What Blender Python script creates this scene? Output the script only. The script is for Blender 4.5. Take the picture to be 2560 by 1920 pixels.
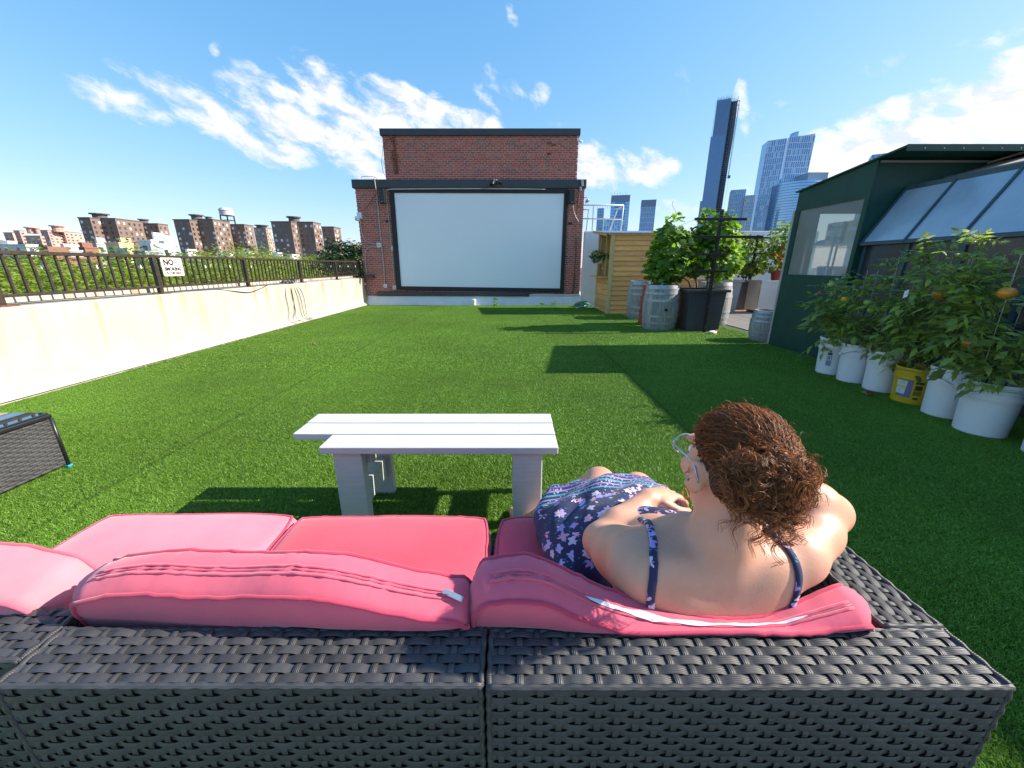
import bpy, bmesh, math, random
import numpy as np
from mathutils import Vector, Matrix, noise
from mathutils.bvhtree import BVHTree
R = math.radians
for o in list(bpy.data.objects): bpy.data.objects.remove(o)
SC = bpy.context.scene
COL = SC.collection
# ------------------------------------------------------------------ camera
CAMH = 1.22; PITCH = 17.25; FPX = 950.0
cam = bpy.data.cameras.new('camera'); cam.sensor_width = 36; cam.lens = 36*FPX/2560
cam.clip_start = .05; cam.clip_end = 6000
camo = bpy.data.objects.new('camera', cam); COL.objects.link(camo)
camo.location = (0, 0, CAMH); camo.rotation_euler = (R(90-PITCH), 0, 0)
SC.camera = camo
# ------------------------------------------------------------------ light
SUN_EL = 32.8; SUN_AZ = 3.0       # azimuth measured from +X towards +Y
SKY_STRENGTH = .15; SUN_STRENGTH = 4.5; EXPOSURE = 1.02
S = Vector((math.cos(R(SUN_EL))*math.cos(R(SUN_AZ)), math.cos(R(SUN_EL))*math.sin(R(SUN_AZ)), math.sin(R(SUN_EL))))
sl = bpy.data.lights.new('sun', 'SUN'); sl.energy = SUN_STRENGTH; sl.angle = R(.55); sl.color = (1, .92, .79)
so = bpy.data.objects.new('sun', sl); COL.objects.link(so); so.location = (20, 0, 20)
so.rotation_euler = S.to_track_quat('Z', 'Y').to_euler()
SC.view_settings.view_transform = 'Standard'; SC.view_settings.look = 'None'
SC.view_settings.exposure = EXPOSURE; SC.view_settings.gamma = 1
SC.view_settings.use_curve_mapping = False
SC.render.engine = 'CYCLES'; SC.cycles.max_bounces = 5; SC.cycles.diffuse_bounces = 2; SC.cycles.glossy_bounces = 3; SC.cycles.transmission_bounces = 4; SC.cycles.transparent_max_bounces = 8

def ray(px, py):
    p = R(PITCH); u = (px-1280)/FPX; v = (960-py)/FPX
    return Vector((u, math.cos(p)+v*math.sin(p), v*math.cos(p)-math.sin(p)))
def G(px, py, z=0.0):
    d = ray(px, py); return Vector((0, 0, CAMH))+d*((z-CAMH)/d.z)
def AT(px, py, Y):
    d = ray(px, py); return Vector((0, 0, CAMH))+d*(Y/d.y)
def ATX(px, py, X):
    d = ray(px, py); return Vector((0, 0, CAMH))+d*(X/d.x)

class NT:
    # tiny node-tree helper
    def __init__(s, nt): s.nt = nt; s.n = nt.nodes; s.l = nt.links
    def node(s, t, **k):
        n = s.n.new(t)
        for a, b in k.items():
            setattr(n, a, b)
        return n
    def set(s, inp, v):
        if hasattr(v, 'is_output'): s.l.new(v, inp)
        else: inp.default_value = v
    def math(s, op, a, b=None, c=None, clamp=False):
        n = s.node('ShaderNodeMath', operation=op); n.use_clamp = clamp
        s.set(n.inputs[0], a)
        if b is not None: s.set(n.inputs[1], b)
        if c is not None: s.set(n.inputs[2], c)
        return n.outputs[0]
    def dot(s, a, vec):
        n = s.node('ShaderNodeVectorMath', operation='DOT_PRODUCT'); s.set(n.inputs[0], a); n.inputs[1].default_value = vec
        return n.outputs['Value']
    def noise(s, vec, scale, detail=5, rough=.55, dist=0, out='Fac'):
        n = s.node('ShaderNodeTexNoise'); n.inputs['Scale'].default_value = scale; n.inputs['Detail'].default_value = detail
        n.inputs['Roughness'].default_value = rough; n.inputs['Distortion'].default_value = dist
        if vec is not None: s.l.new(vec, n.inputs['Vector'])
        return n.outputs[out]
    def ramp(s, fac, stops, interp='LINEAR'):
        n = s.node('ShaderNodeValToRGB'); cr = n.color_ramp; cr.interpolation = interp
        while len(cr.elements) > 1: cr.elements.remove(cr.elements[-1])
        for i, (p, c) in enumerate(stops):
            e = cr.elements[0] if i == 0 else cr.elements.new(p)
            e.position = p; e.color = (*c, 1) if len(c) == 3 else c
        s.set(n.inputs[0], fac); return n.outputs[0]
    def mix(s, fac, a, b, blend='MIX'):
        n = s.node('ShaderNodeMix', data_type='RGBA', blend_type=blend)
        s.set(n.inputs[0], fac)
        s.set(n.inputs[6], a if hasattr(a, 'is_output') else (*a[:3], 1)); s.set(n.inputs[7], b if hasattr(b, 'is_output') else (*b[:3], 1))
        return n.outputs[2]
    def sstep(s, x, a, b):
        n = s.node('ShaderNodeMapRange', interpolation_type='SMOOTHSTEP'); s.set(n.inputs[0], x)
        n.inputs[1].default_value = a; n.inputs[2].default_value = b
        return n.outputs[0]
    def bump(s, h, strength=.3, dist=.01, normal=None):
        n = s.node('ShaderNodeBump'); n.inputs['Strength'].default_value = strength; n.inputs['Distance'].default_value = dist
        s.l.new(h, n.inputs['Height'])
        if normal is not None: s.l.new(normal, n.inputs['Normal'])
        return n.outputs[0]
    def mapping(s, vec, scale=(1, 1, 1), rot=(0, 0, 0), loc=(0, 0, 0)):
        n = s.node('ShaderNodeMapping'); n.inputs['Scale'].default_value = scale; n.inputs['Rotation'].default_value = rot; n.inputs['Location'].default_value = loc
        s.l.new(vec, n.inputs[0]); return n.outputs[0]

# ------------------------------------------------------------------ sky with clouds
def make_world():
    w = bpy.data.worlds.new('World'); SC.world = w; w.use_nodes = True
    t = NT(w.node_tree); t.n.clear()
    out = t.node('ShaderNodeOutputWorld'); bg = t.node('ShaderNodeBackground')
    bg.inputs[1].default_value = SKY_STRENGTH
    sky = t.node('ShaderNodeTexSky', sky_type='NISHITA'); sky.sun_disc = False
    sky.sun_elevation = R(SUN_EL); sky.sun_rotation = R(90-SUN_AZ); sky.air_density = 1.0; sky.dust_density = .55; sky.ozone_density = 2.2; sky.altitude = 20
    sep = t.node('ShaderNodeSeparateColor'); t.l.new(sky.outputs[0], sep.inputs[0]); cmb = t.node('ShaderNodeCombineColor')
    for i, (k, g) in enumerate(((.58, 1.0), (1.10, .63), (1.85, .42))): t.l.new(t.math('MULTIPLY', t.math('POWER', sep.outputs[i], g), k), cmb.inputs[i])
    d = t.node('ShaderNodeTexCoord').outputs['Generated']
    # clouds seen in this part of the sky: px, py (photo), half length, half height, tilt, weight
    C = [(335,262,135,36,20,.85),(470,250,150,42,24,.9),(560,300,170,50,24,.95),(700,365,150,36,14,.85),(760,290,170,70,22,1.0),(870,345,150,60,18,1.0),
         (820,225,120,60,28,.95),(905,205,90,22,30,.6),(690,190,90,22,28,.55),(990,265,160,50,18,.95),(1130,290,120,30,14,.8),(930,420,110,50,20,.85),(1000,330,130,60,0,1.0),
         (1265,225,28,60,-60,.7),(1340,245,34,22,-30,.75),(1085,225,20,18,0,.5),(1145,248,18,14,0,.4),(1215,250,40,24,40,.45),
         (1470,400,50,34,0,.8),(1490,440,60,40,10,.85),(1600,395,60,34,0,.75),(1645,425,50,38,10,.8),(1580,435,50,26,0,.7),
         (1862,262,20,60,-25,.8),(1885,285,34,14,5,.6),(1965,256,32,14,0,.45),(1880,382,45,13,6,.35),(1700,520,70,16,3,.6),(1850,500,40,26,0,.45),
         (2060,410,100,60,-10,1.2),(2160,380,130,75,-18,1.3),(2300,330,190,80,-22,1.35),(2470,280,190,90,-25,1.4),(2560,240,170,100,-20,1.4),(2640,330,200,120,0,1.0),(2345,205,28,9,-12,.4),
         (1690,210,34,22,40,.3),(525,102,14,18,40,.5),(1286,35,16,40,-20,.45),(2480,100,240,34,-16,.28),(2250,150,200,26,-14,.2),(210,320,170,16,12,.25),(1400,300,36,14,0,.2),
         (-250,330,200,60,10,.9),(2950,250,260,110,-10,1.0),(-600,150,260,70,20,.9),(3300,-100,300,90,20,.9),(1200,-700,300,70,10,.8),(400,-900,260,80,30,.8)]
    up = Vector((0, 0, 1)); tot = None
    warp = t.node('ShaderNodeVectorMath', operation='MULTIPLY_ADD')
    nz = t.node('ShaderNodeTexNoise'); nz.inputs['Scale'].default_value = 7; nz.inputs['Detail'].default_value = 4; t.l.new(d, nz.inputs['Vector'])
    sub = t.node('ShaderNodeVectorMath', operation='SUBTRACT'); t.l.new(nz.outputs['Color'], sub.inputs[0]); sub.inputs[1].default_value = (.5, .5, .5)
    t.l.new(sub.outputs[0], warp.inputs[0]); warp.inputs[1].default_value = (.06, .06, .06); t.l.new(d, warp.inputs[2])
    dw = warp.outputs[0]
    for px, py, a, b, tilt, wt in C:
        r0 = ray(px, py); k = r0.length; c = r0.normalized()
        # local screen axes at that direction
        ex = (ray(px+1, py).normalized()-c).normalized(); ey = (ray(px, py-1).normalized()-c); ey = (ey-ey.dot(ex)*ex).normalized()
        ca, sa = math.cos(R(-tilt)), math.sin(R(-tilt))
        ax = (ex*ca+ey*sa); ay = (-ex*sa+ey*ca)
        sx = a*1.3*(ray(px+1, py).normalized()-c).length; sy = b*1.45*(ray(px, py+1).normalized()-c).length
        q = t.node('ShaderNodeVectorMath', operation='SUBTRACT'); t.l.new(dw, q.inputs[0]); q.inputs[1].default_value = c
        u = t.dot(q.outputs[0], ax/sx); v = t.dot(q.outputs[0], ay/sy); w3 = t.dot(q.outputs[0], c*1.6)
        s = t.math('MULTIPLY_ADD', u, u, t.math('MULTIPLY', v, v)); s = t.math('MULTIPLY_ADD', w3, w3, s)
        s = t.math('MAXIMUM', t.math('MULTIPLY_ADD', s, -wt, wt), 0)
        tot = s if tot is None else t.math('MAXIMUM', tot, s)
    # streaky fractal breakup, stretched along the drift
    m = t.mapping(t.mapping(dw, rot=(0, R(-22), 0)), scale=(1, 1, 2.1))
    f = t.noise(m, 11, 10, .62)
    dens = t.math('ADD', tot, t.math('MULTIPLY', t.math('SUBTRACT', f, .50), 3.4))
    al = t.math('MULTIPLY', t.sstep(dens, .2, 1.1), t.sstep(tot, .0, .35))
    # simple self shading: lower density towards the sun = brighter
    off = t.node('ShaderNodeVectorMath', operation='ADD'); t.l.new(m, off.inputs[0]); off.inputs[1].default_value = (S*.035)[:]
    f2 = t.noise(off.outputs[0], 11, 7, .62)
    sh = t.sstep(t.math('SUBTRACT', f2, f), -.05, .13)
    cc = t.ramp(sh, [(0, (3.65, 3.66, 3.68)), (1, (2.8, 3.0, 3.25))])
    col = t.mix(t.math('MULTIPLY', al, .95), cmb.outputs[0], cc)
    t.l.new(col, bg.inputs[0]); t.l.new(bg.outputs[0], out.inputs[0])
    w.cycles.sampling_method = 'MANUAL'; w.cycles.sample_map_resolution = 512
make_world()

# ------------------------------------------------------------------ helpers
class MB:
    # collects faces; build() links them as one mesh object
    def __init__(s): s.v = []; s.f = []; s.m = []
    def add(s, vs, fs, mi=0):
        b = len(s.v); s.v += [tuple(v) for v in vs]; s.f += [tuple(i+b for i in f) for f in fs]; s.m += [mi]*len(fs); return s
    def box(s, x0, x1, y0, y1, z0, z1, mi=0):
        return s.add([(x, y, z) for z in (z0, z1) for y in (y0, y1) for x in (x0, x1)],
                     [(0,2,3,1),(4,5,7,6),(0,1,5,4),(2,6,7,3),(1,3,7,5),(0,4,6,2)], mi)
    def obox(s, c, ax, ay, az, mi=0):
        c = Vector(c); ax = Vector(ax); ay = Vector(ay); az = Vector(az)
        return s.add([c+ax*i+ay*j+az*k for k in (-1, 1) for j in (-1, 1) for i in (-1, 1)],
                     [(0,2,3,1),(4,5,7,6),(0,1,5,4),(2,6,7,3),(1,3,7,5),(0,4,6,2)], mi)
    def bar(s, a, b, w, h, up=(0, 0, 1), mi=0):
        a = Vector(a); b = Vector(b); d = (b-a); L = d.length; d = d/L; up = Vector(up)
        if abs(d.dot(up)) > .95: up = Vector((0, 1, 0)) if abs(d.y) < .9 else Vector((1, 0, 0))
        sx = d.cross(up).normalized(); sz = sx.cross(d)
        return s.obox((a+b)/2, d*L/2, sx*w/2, sz*h/2, mi)
    def prism(s, poly, ext, mi=0):
        # poly: 3d points, ext: extrusion vector
        n = len(poly); ext = Vector(ext); p = [Vector(q) for q in poly]
        return s.add(p+[q+ext for q in p], [tuple(range(n))[::-1], tuple(range(n, 2*n))]+[(i, (i+1) % n, n+(i+1) % n, n+i) for i in range(n)], mi)
    def tube(s, pts, r, n=8, cap=True, mi=0, closed=False):
        pts = [Vector(p) for p in pts]; m = len(pts); rs = r if isinstance(r, (list, tuple)) else [r]*m
        up = None; vs = []
        for i, p in enumerate(pts):
            if closed: d = (pts[(i+1) % m]-pts[i-1])
            else: d = (pts[min(i+1, m-1)]-pts[max(i-1, 0)])
            d = d.normalized() if d.length > 1e-9 else Vector((0, 0, 1))
            if up is None: up = Vector((0, 0, 1)) if abs(d.z) < .9 else Vector((1, 0, 0))
            sx = d.cross(up)
            if sx.length < 1e-6: sx = d.orthogonal()
            sx.normalize(); up = sx.cross(d).normalized()
            for k in range(n):
                a = 2*math.pi*k/n; vs.append(p+(sx*math.cos(a)+up*math.sin(a))*rs[i])
        fs = [(i*n+k, i*n+(k+1) % n, ((i+1) % m)*n+(k+1) % n, ((i+1) % m)*n+k) for i in range(m if closed else m-1) for k in range(n)]
        if cap and not closed: fs += [tuple(range(n))[::-1], tuple(range((m-1)*n, m*n))]
        return s.add(vs, fs, mi)
    def lathe(s, prof, n=24, c=(0, 0, 0), cap=True, mi=0, axis=None):
        c = Vector(c); vs = []; q = Vector((0, 0, 1)).rotation_difference(Vector(axis)) if axis else None
        for r, z in prof:
            for k in range(n):
                a = 2*math.pi*k/n; v = Vector((r*math.cos(a), r*math.sin(a), z)); vs.append(c+(q @ v if q else v))
        m = len(prof)
        fs = [(i*n+k, i*n+(k+1) % n, (i+1)*n+(k+1) % n, (i+1)*n+k) for i in range(m-1) for k in range(n)]
        if cap: fs += [tuple(range(n))[::-1], tuple(range((m-1)*n, m*n))]
        return s.add(vs, fs, mi)
    def build(s, name, mat, parent=None, smooth=False, bevel=0, world=True, label=None, angle=None):
        me = bpy.data.meshes.new(name); off = wloc(parent) if (parent and world) else Vector((0, 0, 0))
        me.from_pydata([(a-off.x, b-off.y, c-off.z) for a, b, c in s.v], [], s.f)
        for mt in (mat if isinstance(mat, (list, tuple)) else [mat]): me.materials.append(mt)
        if any(s.m): me.polygons.foreach_set('material_index', s.m)
        if smooth: me.polygons.foreach_set('use_smooth', [True]*len(me.polygons))
        me.update()
        if smooth and angle: me.set_sharp_from_angle(angle=R(angle))
        return link(name, me, parent, bevel, label)
def wloc(o):
    v = Vector((0, 0, 0))
    while o is not None: v += o.location; o = o.parent
    return v
def link(name, me, parent=None, bevel=0, label=None):
    o = bpy.data.objects.new(name, me); COL.objects.link(o); o.parent = parent
    if bevel:
        b = o.modifiers.new('bevel', 'BEVEL'); b.width = bevel; b.segments = 2; b.limit_method = 'ANGLE'; b.angle_limit = R(40); b.harden_normals = False
    if label: o['label'] = label
    return o
def tag(o, label=None, cat=None, group=None, kind=None):
    if label: o['label'] = label
    if cat: o['category'] = cat
    if group: o['group'] = group
    if kind: o['kind'] = kind
    return o
def thing(name, label, cat, loc=(0, 0, 0), rz=0, group=None):
    o = bpy.data.objects.new(name, None); COL.objects.link(o); o.location = loc; o.rotation_euler.z = rz
    o.empty_display_size = .2
    return tag(o, label, cat, group)
def copy_tree(o, parent=None, loc=None, rz=None):
    c = o.copy(); COL.objects.link(c); c.parent = parent
    if loc is not None: c.location = loc
    if rz is not None: c.rotation_euler.z = rz
    for ch in list(o.children): copy_tree(ch, c)
    return c
def text_mesh(txt, size, mat, name, parent, matrix, extrude=.0015, bold=.0, align='CENTER'):
    cu = bpy.data.curves.new('txt', 'FONT'); cu.body = txt; cu.size = size; cu.extrude = extrude; cu.offset = bold
    cu.align_x = align; cu.align_y = 'CENTER'; cu.resolution_u = 3
    to = bpy.data.objects.new('txt', cu); COL.objects.link(to)
    dg = bpy.context.evaluated_depsgraph_get(); me = bpy.data.meshes.new_from_object(to.evaluated_get(dg))
    bpy.data.objects.remove(to); me.transform(matrix); me.materials.clear(); me.materials.append(mat)
    if parent is not None: me.transform(Matrix.Translation(-wloc(parent)))
    return link(name, me, parent)
def basis(o, x, y):
    x = Vector(x).normalized(); y = Vector(y).normalized(); z = x.cross(y)
    return Matrix(((x.x, y.x, z.x, o[0]), (x.y, y.y, z.y, o[1]), (x.z, y.z, z.z, o[2]), (0, 0, 0, 1)))

# ------------------------------------------------------------------ materials
def hexc(h):
    h = h.lstrip('#'); c = [int(h[i:i+2], 16)/255 for i in (0, 2, 4)]
    return tuple(((x+.055)/1.055)**2.4 if x > .04045 else x/12.92 for x in c)
def MAT(name, col, rough=.6, var=.12, scale=6, bump=0, bscale=60, metal=0, col2=None, spec=.5, coords='Object', stretch=None, rnd=0, trans=0, detail=5, sheen=0, alpha=1, coat=0):
    m = bpy.data.materials.new(name); m.use_nodes = True; t = NT(m.node_tree); bs = t.n['Principled BSDF']; out = t.n['Material Output']
    vec = t.node('ShaderNodeTexCoord').outputs[coords]
    if stretch: vec = t.mapping(vec, scale=stretch)
    f = t.noise(vec, scale, detail, .6)
    c1 = tuple(x*(1-var) for x in col); c2 = col2 or tuple(min(1, x*(1+var)) for x in col)
    c = t.ramp(f, [(.3, c1), (.7, c2)])
    if rnd:
        oi = t.node('ShaderNodeObjectInfo'); gi = t.node('ShaderNodeNewGeometry')
        r = t.math('FRACT', t.math('ADD', oi.outputs['Random'], gi.outputs['Random Per Island']))
        k = t.math('MULTIPLY_ADD', r, 2*rnd, 1-rnd)
        mm = t.node('ShaderNodeVectorMath', operation='SCALE'); t.l.new(c, mm.inputs[0]); t.l.new(k, mm.inputs['Scale']); c = mm.outputs[0]
    t.l.new(c, bs.inputs['Base Color'])
    bs.inputs['Roughness'].default_value = rough; bs.inputs['Metallic'].default_value = metal; bs.inputs['Specular IOR Level'].default_value = spec
    if sheen: bs.inputs['Sheen Weight'].default_value = sheen; bs.inputs['Sheen Roughness'].default_value = .6
    if coat: bs.inputs['Coat Weight'].default_value = coat
    if alpha < 1: bs.inputs['Alpha'].default_value = alpha
    if bump:
        t.l.new(t.bump(t.noise(vec, bscale, 4, .6), bump, .01), bs.inputs['Normal'])
    if trans:
        tr = t.node('ShaderNodeBsdfTranslucent'); mx = t.node('ShaderNodeMixShader'); mx.inputs[0].default_value = trans
        hs = t.node('ShaderNodeHueSaturation'); hs.inputs['Hue'].default_value = .485; hs.inputs['Value'].default_value = 1.9; hs.inputs['Saturation'].default_value = 1.1
        t.l.new(c, hs.inputs['Color']); t.l.new(hs.outputs[0], tr.inputs[0])
        t.l.new(bs.outputs[0], mx.inputs[1]); t.l.new(tr.outputs[0], mx.inputs[2]); t.l.new(mx.outputs[0], out.inputs[0])
    return m
def GLASS(name, tint=(.9, .95, 1), rough=.02, mixf=.75, refl=(.8, .9, 1), fog=0):
    # thin pane: mostly transparent plus mirror reflection
    m = bpy.data.materials.new(name); m.use_nodes = True; t = NT(m.node_tree); out = t.n['Material Output']; t.n.remove(t.n['Principled BSDF'])
    tr = t.node('ShaderNodeBsdfTransparent'); tr.inputs[0].default_value = (*tint, 1)
    gl = t.node('ShaderNodeBsdfGlossy'); gl.inputs[0].default_value = (*refl, 1); gl.inputs['Roughness'].default_value = rough
    ge = t.node('ShaderNodeNewGeometry'); dp = t.node('ShaderNodeVectorMath', operation='DOT_PRODUCT'); t.l.new(ge.outputs['Normal'], dp.inputs[0]); t.l.new(ge.outputs['Incoming'], dp.inputs[1])
    fre = t.math('MULTIPLY_ADD', t.math('POWER', t.math('SUBTRACT', 1.0, t.math('ABSOLUTE', dp.outputs['Value'])), 5.0), .9, .08)
    mx = t.node('ShaderNodeMixShader'); t.l.new(t.math('ADD', fre, max(0, .8-mixf), clamp=True), mx.inputs[0])
    if fog:
        df = t.node('ShaderNodeBsdfDiffuse'); df.inputs[0].default_value = (.74, .79, .78, 1); tl = t.node('ShaderNodeBsdfTranslucent'); tl.inputs[0].default_value = (.74, .79, .78, 1); m2 = t.node('ShaderNodeMixShader'); m2.inputs[0].default_value = .5; m3 = t.node('ShaderNodeMixShader'); m3.inputs[0].default_value = fog
        t.l.new(df.outputs[0], m2.inputs[1]); t.l.new(tl.outputs[0], m2.inputs[2]); t.l.new(tr.outputs[0], m3.inputs[1]); t.l.new(m2.outputs[0], m3.inputs[2]); t.l.new(m3.outputs[0], mx.inputs[1])
    else: t.l.new(tr.outputs[0], mx.inputs[1])
    t.l.new(gl.outputs[0], mx.inputs[2]); t.l.new(mx.outputs[0], out.inputs[0])
    return m
BLACK = MAT('black_metal', (.018, .018, .02), .45, .2, 20)
BLACKPL = MAT('black_plastic', (.015, .015, .017), .35, .15, 30)
GREYMETAL = MAT('galvanised', (.42, .43, .44), .45, .1, 12, metal=.7)
WHITEPL = MAT('white_plastic', (.8, .81, .82), .4, .03, 9)
# ------------------------------------------------------------------ ground, roof, turf
rng = random.Random(7)
STREET_Z = -16.0
ROOFPAINT = MAT('roof_coating', (.46, .45, .43), .8, .2, 1.5, bump=.2, bscale=60)
ASPH = MAT('street_asphalt', (.07, .075, .07), .9, .3, .02)
m = MB(); m.box(-3000, 3000, -3000, 3500, STREET_Z-1, STREET_Z); tag(m.build('ground', ASPH), kind='structure')
OURBRICK = MAT('own_building_brick', (.2, .12, .09), .85, .2, 1)
m = MB(); m.box(-5.1, 16, -6, 20, STREET_Z+.004, -.03); tag(m.build('roof_slab', [ROOFPAINT, OURBRICK]), kind='structure')
def turf_mats():
    m = bpy.data.materials.new('turf_blade'); m.use_nodes = True; t = NT(m.node_tree); bs = t.n['Principled BSDF']; out = t.n['Material Output']
    gi = t.node('ShaderNodeNewGeometry'); oi = t.node('ShaderNodeObjectInfo')
    c = t.ramp(gi.outputs['Random Per Island'], [(0, (.062, .150, .012)), (.45, (.130, .280, .021)), (.8, (.20, .39, .036)), (1, (.36, .50, .12))])
    big = t.noise(gi.outputs['Position'], .55, 6, .65); sep = t.node('ShaderNodeSeparateXYZ'); t.l.new(gi.outputs['Position'], sep.inputs[0])
    seam = t.sstep(t.math('ABSOLUTE', t.math('SUBTRACT', t.math('FRACT', t.math('ADD', t.math('DIVIDE', sep.outputs[0], 3.66), .13)), .5)), .0, .006)
    roll = t.math('MULTIPLY', t.math('FLOOR', t.math('ADD', t.math('DIVIDE', sep.outputs[0], 3.66), .63)), .06)
    k = t.math('MULTIPLY', t.math('ADD', t.math('MULTIPLY_ADD', big, 1.1, .45), roll), t.math('MULTIPLY_ADD', seam, .35, .65))
    s = t.node('ShaderNodeVectorMath', operation='SCALE'); t.l.new(c, s.inputs[0]); t.l.new(k, s.inputs['Scale'])
    t.l.new(s.outputs[0], bs.inputs['Base Color']); bs.inputs['Roughness'].default_value = .42; bs.inputs['Specular IOR Level'].default_value = .35
    tr = t.node('ShaderNodeBsdfTranslucent'); t.l.new(s.outputs[0], tr.inputs[0]); mx = t.node('ShaderNodeMixShader'); mx.inputs[0].default_value = .25
    t.l.new(bs.outputs[0], mx.inputs[1]); t.l.new(tr.outputs[0], mx.inputs[2]); t.l.new(mx.outputs[0], out.inputs[0])
    return m
TURFBLADE = turf_mats()
TURFBASE = MAT('turf_backing', (.04, .09, .014), .9, .35, 30, bump=.6, bscale=300)
TX0, TX1, TY0, TY1 = -4.66, 4.62, -.6, 12.44
m = MB(); m.add([(TX0, TY0, 0), (TX1, TY0, 0), (TX1, 9.4, 0), (4.62, 9.4, 0), (4.62, TY1, 0), (TX0, TY1, 0), (TX0, TY0, -.026), (TX1, TY0, -.026), (TX1, TY1, -.026), (TX0, TY1, -.026)], [(0, 1, 4, 5), (0, 6, 7, 1), (1, 7, 8, 4), (4, 8, 9, 5), (5, 9, 6, 0)])
tag(m.build('turf', TURFBASE), kind='structure')
def blade_patch(n, size, seed, hmin, hmax, w):
    r = np.random.default_rng(seed)
    x = (r.random(n)-.5)*size; y = (r.random(n)-.5)*size; a = r.random(n)*2*np.pi; h = hmin+(hmax-hmin)*r.random(n); w = w*(.7+.6*r.random(n))
    la = r.random(n)*2*np.pi; lean = (.25+.95*r.random(n))*h
    px, py = np.cos(a), np.sin(a); lx, ly = np.cos(la)*lean, np.sin(la)*lean
    V = np.zeros((n, 5, 3))
    V[:, 0] = np.stack([x-px*w/2, y-py*w/2, 0*x], 1); V[:, 1] = np.stack([x+px*w/2, y+py*w/2, 0*x], 1)
    V[:, 2] = np.stack([x+px*w*.45+lx*.35, y+py*w*.45+ly*.35, h*.6], 1); V[:, 3] = np.stack([x-px*w*.45+lx*.35, y-py*w*.45+ly*.35, h*.6], 1)
    V[:, 4] = np.stack([x+lx, y+ly, h*.92], 1)
    me = bpy.data.meshes.new('turf_tuft'); me.vertices.add(n*5); me.vertices.foreach_set('co', V.reshape(-1))
    b = (np.arange(n)*5)[:, None]
    F = np.concatenate([b+np.array([[0, 1, 2, 3]]), b+np.array([[3, 2, 4]])], 1).reshape(-1)
    me.loops.add(n*7); me.loops.foreach_set('vertex_index', F.astype(np.int32))
    me.polygons.add(n*2); ls = np.stack([np.arange(n)*7, np.arange(n)*7+4], 1).reshape(-1); me.polygons.foreach_set('loop_start', ls.astype(np.int32))
    me.update(calc_edges=True); me.materials.append(TURFBLADE); return me
def turf_field(name, pts, me, rs):
    src = bpy.data.objects.new('turf_tuft_source', me)
    pm = bpy.data.meshes.new(name); pm.from_pydata(pts, [], []); o = link(name, pm)
    g = bpy.data.node_groups.new(name, 'GeometryNodeTree'); g.interface.new_socket('Geometry', in_out='INPUT', socket_type='NodeSocketGeometry'); g.interface.new_socket('Geometry', in_out='OUTPUT', socket_type='NodeSocketGeometry')
    gi = g.nodes.new('NodeGroupInput'); go = g.nodes.new('NodeGroupOutput'); ip = g.nodes.new('GeometryNodeInstanceOnPoints'); oi = g.nodes.new('GeometryNodeObjectInfo')
    oi.inputs[0].default_value = src; oi.inputs['As Instance'].default_value = True
    rv = g.nodes.new('FunctionNodeRandomValue'); rv.data_type = 'INT'
    ii = [s for s in rv.inputs if s.type == 'INT']; ii[0].default_value = 0; ii[1].default_value = 3
    ro = [s for s in rv.outputs if s.type == 'INT'][0]
    mu = g.nodes.new('ShaderNodeMath'); mu.operation = 'MULTIPLY'; mu.inputs[1].default_value = math.pi/2
    cx = g.nodes.new('ShaderNodeCombineXYZ')
    L = g.links.new; L(gi.outputs[0], ip.inputs['Points']); L(oi.outputs['Geometry'], ip.inputs['Instance']); L(ro, mu.inputs[0]); L(mu.outputs[0], cx.inputs[2]); L(cx.outputs[0], ip.inputs['Rotation']); L(ip.outputs[0], go.inputs[0])
    md = o.modifiers.new('tufts', 'NODES'); md.node_group = g
    return o
PT = .5
nearp, farp = [], []
y = TY0+PT/2
while y < TY1-.2:
    x = TX0+PT/2
    while x < TX1-.15:
        (nearp if y < 4.2 else farp).append((min(x, TX1-PT/2), min(y, TY1-PT/2), .0)); x += PT
    y += PT
tag(turf_field('turf_blades', nearp, blade_patch(24000, PT+.02, 1, .012, .023, .0021), 1), 'short green artificial turf blades covering the roof near the sofa', 'turf', kind='stuff')
tag(turf_field('turf_blades', farp, blade_patch(8500, PT+.02, 2, .016, .030, .0040), 2), 'short green artificial turf blades covering the roof towards the screen', 'turf', kind='stuff')

# ------------------------------------------------------------------ parapet wall and railing
def parapet_mat():
    m = bpy.data.materials.new('parapet_paint'); m.use_nodes = True; t = NT(m.node_tree); bs = t.n['Principled BSDF']
    v = t.node('ShaderNodeTexCoord').outputs['Object']
    base = t.ramp(t.noise(v, 1.2, 6, .6), [(.3, (.44, .40, .33)), (.7, (.51, .48, .42))])
    st = t.noise(t.mapping(v, scale=(.3, 2.6, .14)), 1.6, 5, .55)
    st2 = t.noise(t.mapping(v, scale=(1, 9, .6)), 1.2, 5, .6)
    sep = t.node('ShaderNodeSeparateXYZ'); t.l.new(v, sep.inputs[0])
    top = t.sstep(sep.outputs[2], .05, .95)
    f = t.math('MULTIPLY', t.math('MULTIPLY', t.sstep(st, .50, .68), top), t.math('MULTIPLY_ADD', st2, 1.2, .1))
    c = t.mix(f, base, (.40, .23, .08))
    dirt = t.sstep(t.noise(v, 3.5, 6, .7), .62, .78)
    c = t.mix(t.math('MULTIPLY', dirt, .3), c, (.5, .46, .4))
    t.l.new(c, bs.inputs['Base Color']); bs.inputs['Roughness'].default_value = .7
    t.l.new(t.bump(t.noise(v, 18, 6, .65), .25, .01), bs.inputs['Normal'])
    return m
PARAPET = parapet_mat(); RUST = MAT('rusted_plate', (.22, .07, .03), .85, .4, 30, bump=.4)
PX = -4.72
pw = thing('parapet_wall', 'long cream painted parapet wall with rust streaks along the turf edge', 'wall', (PX, 6, 0))
m = MB()
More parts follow.
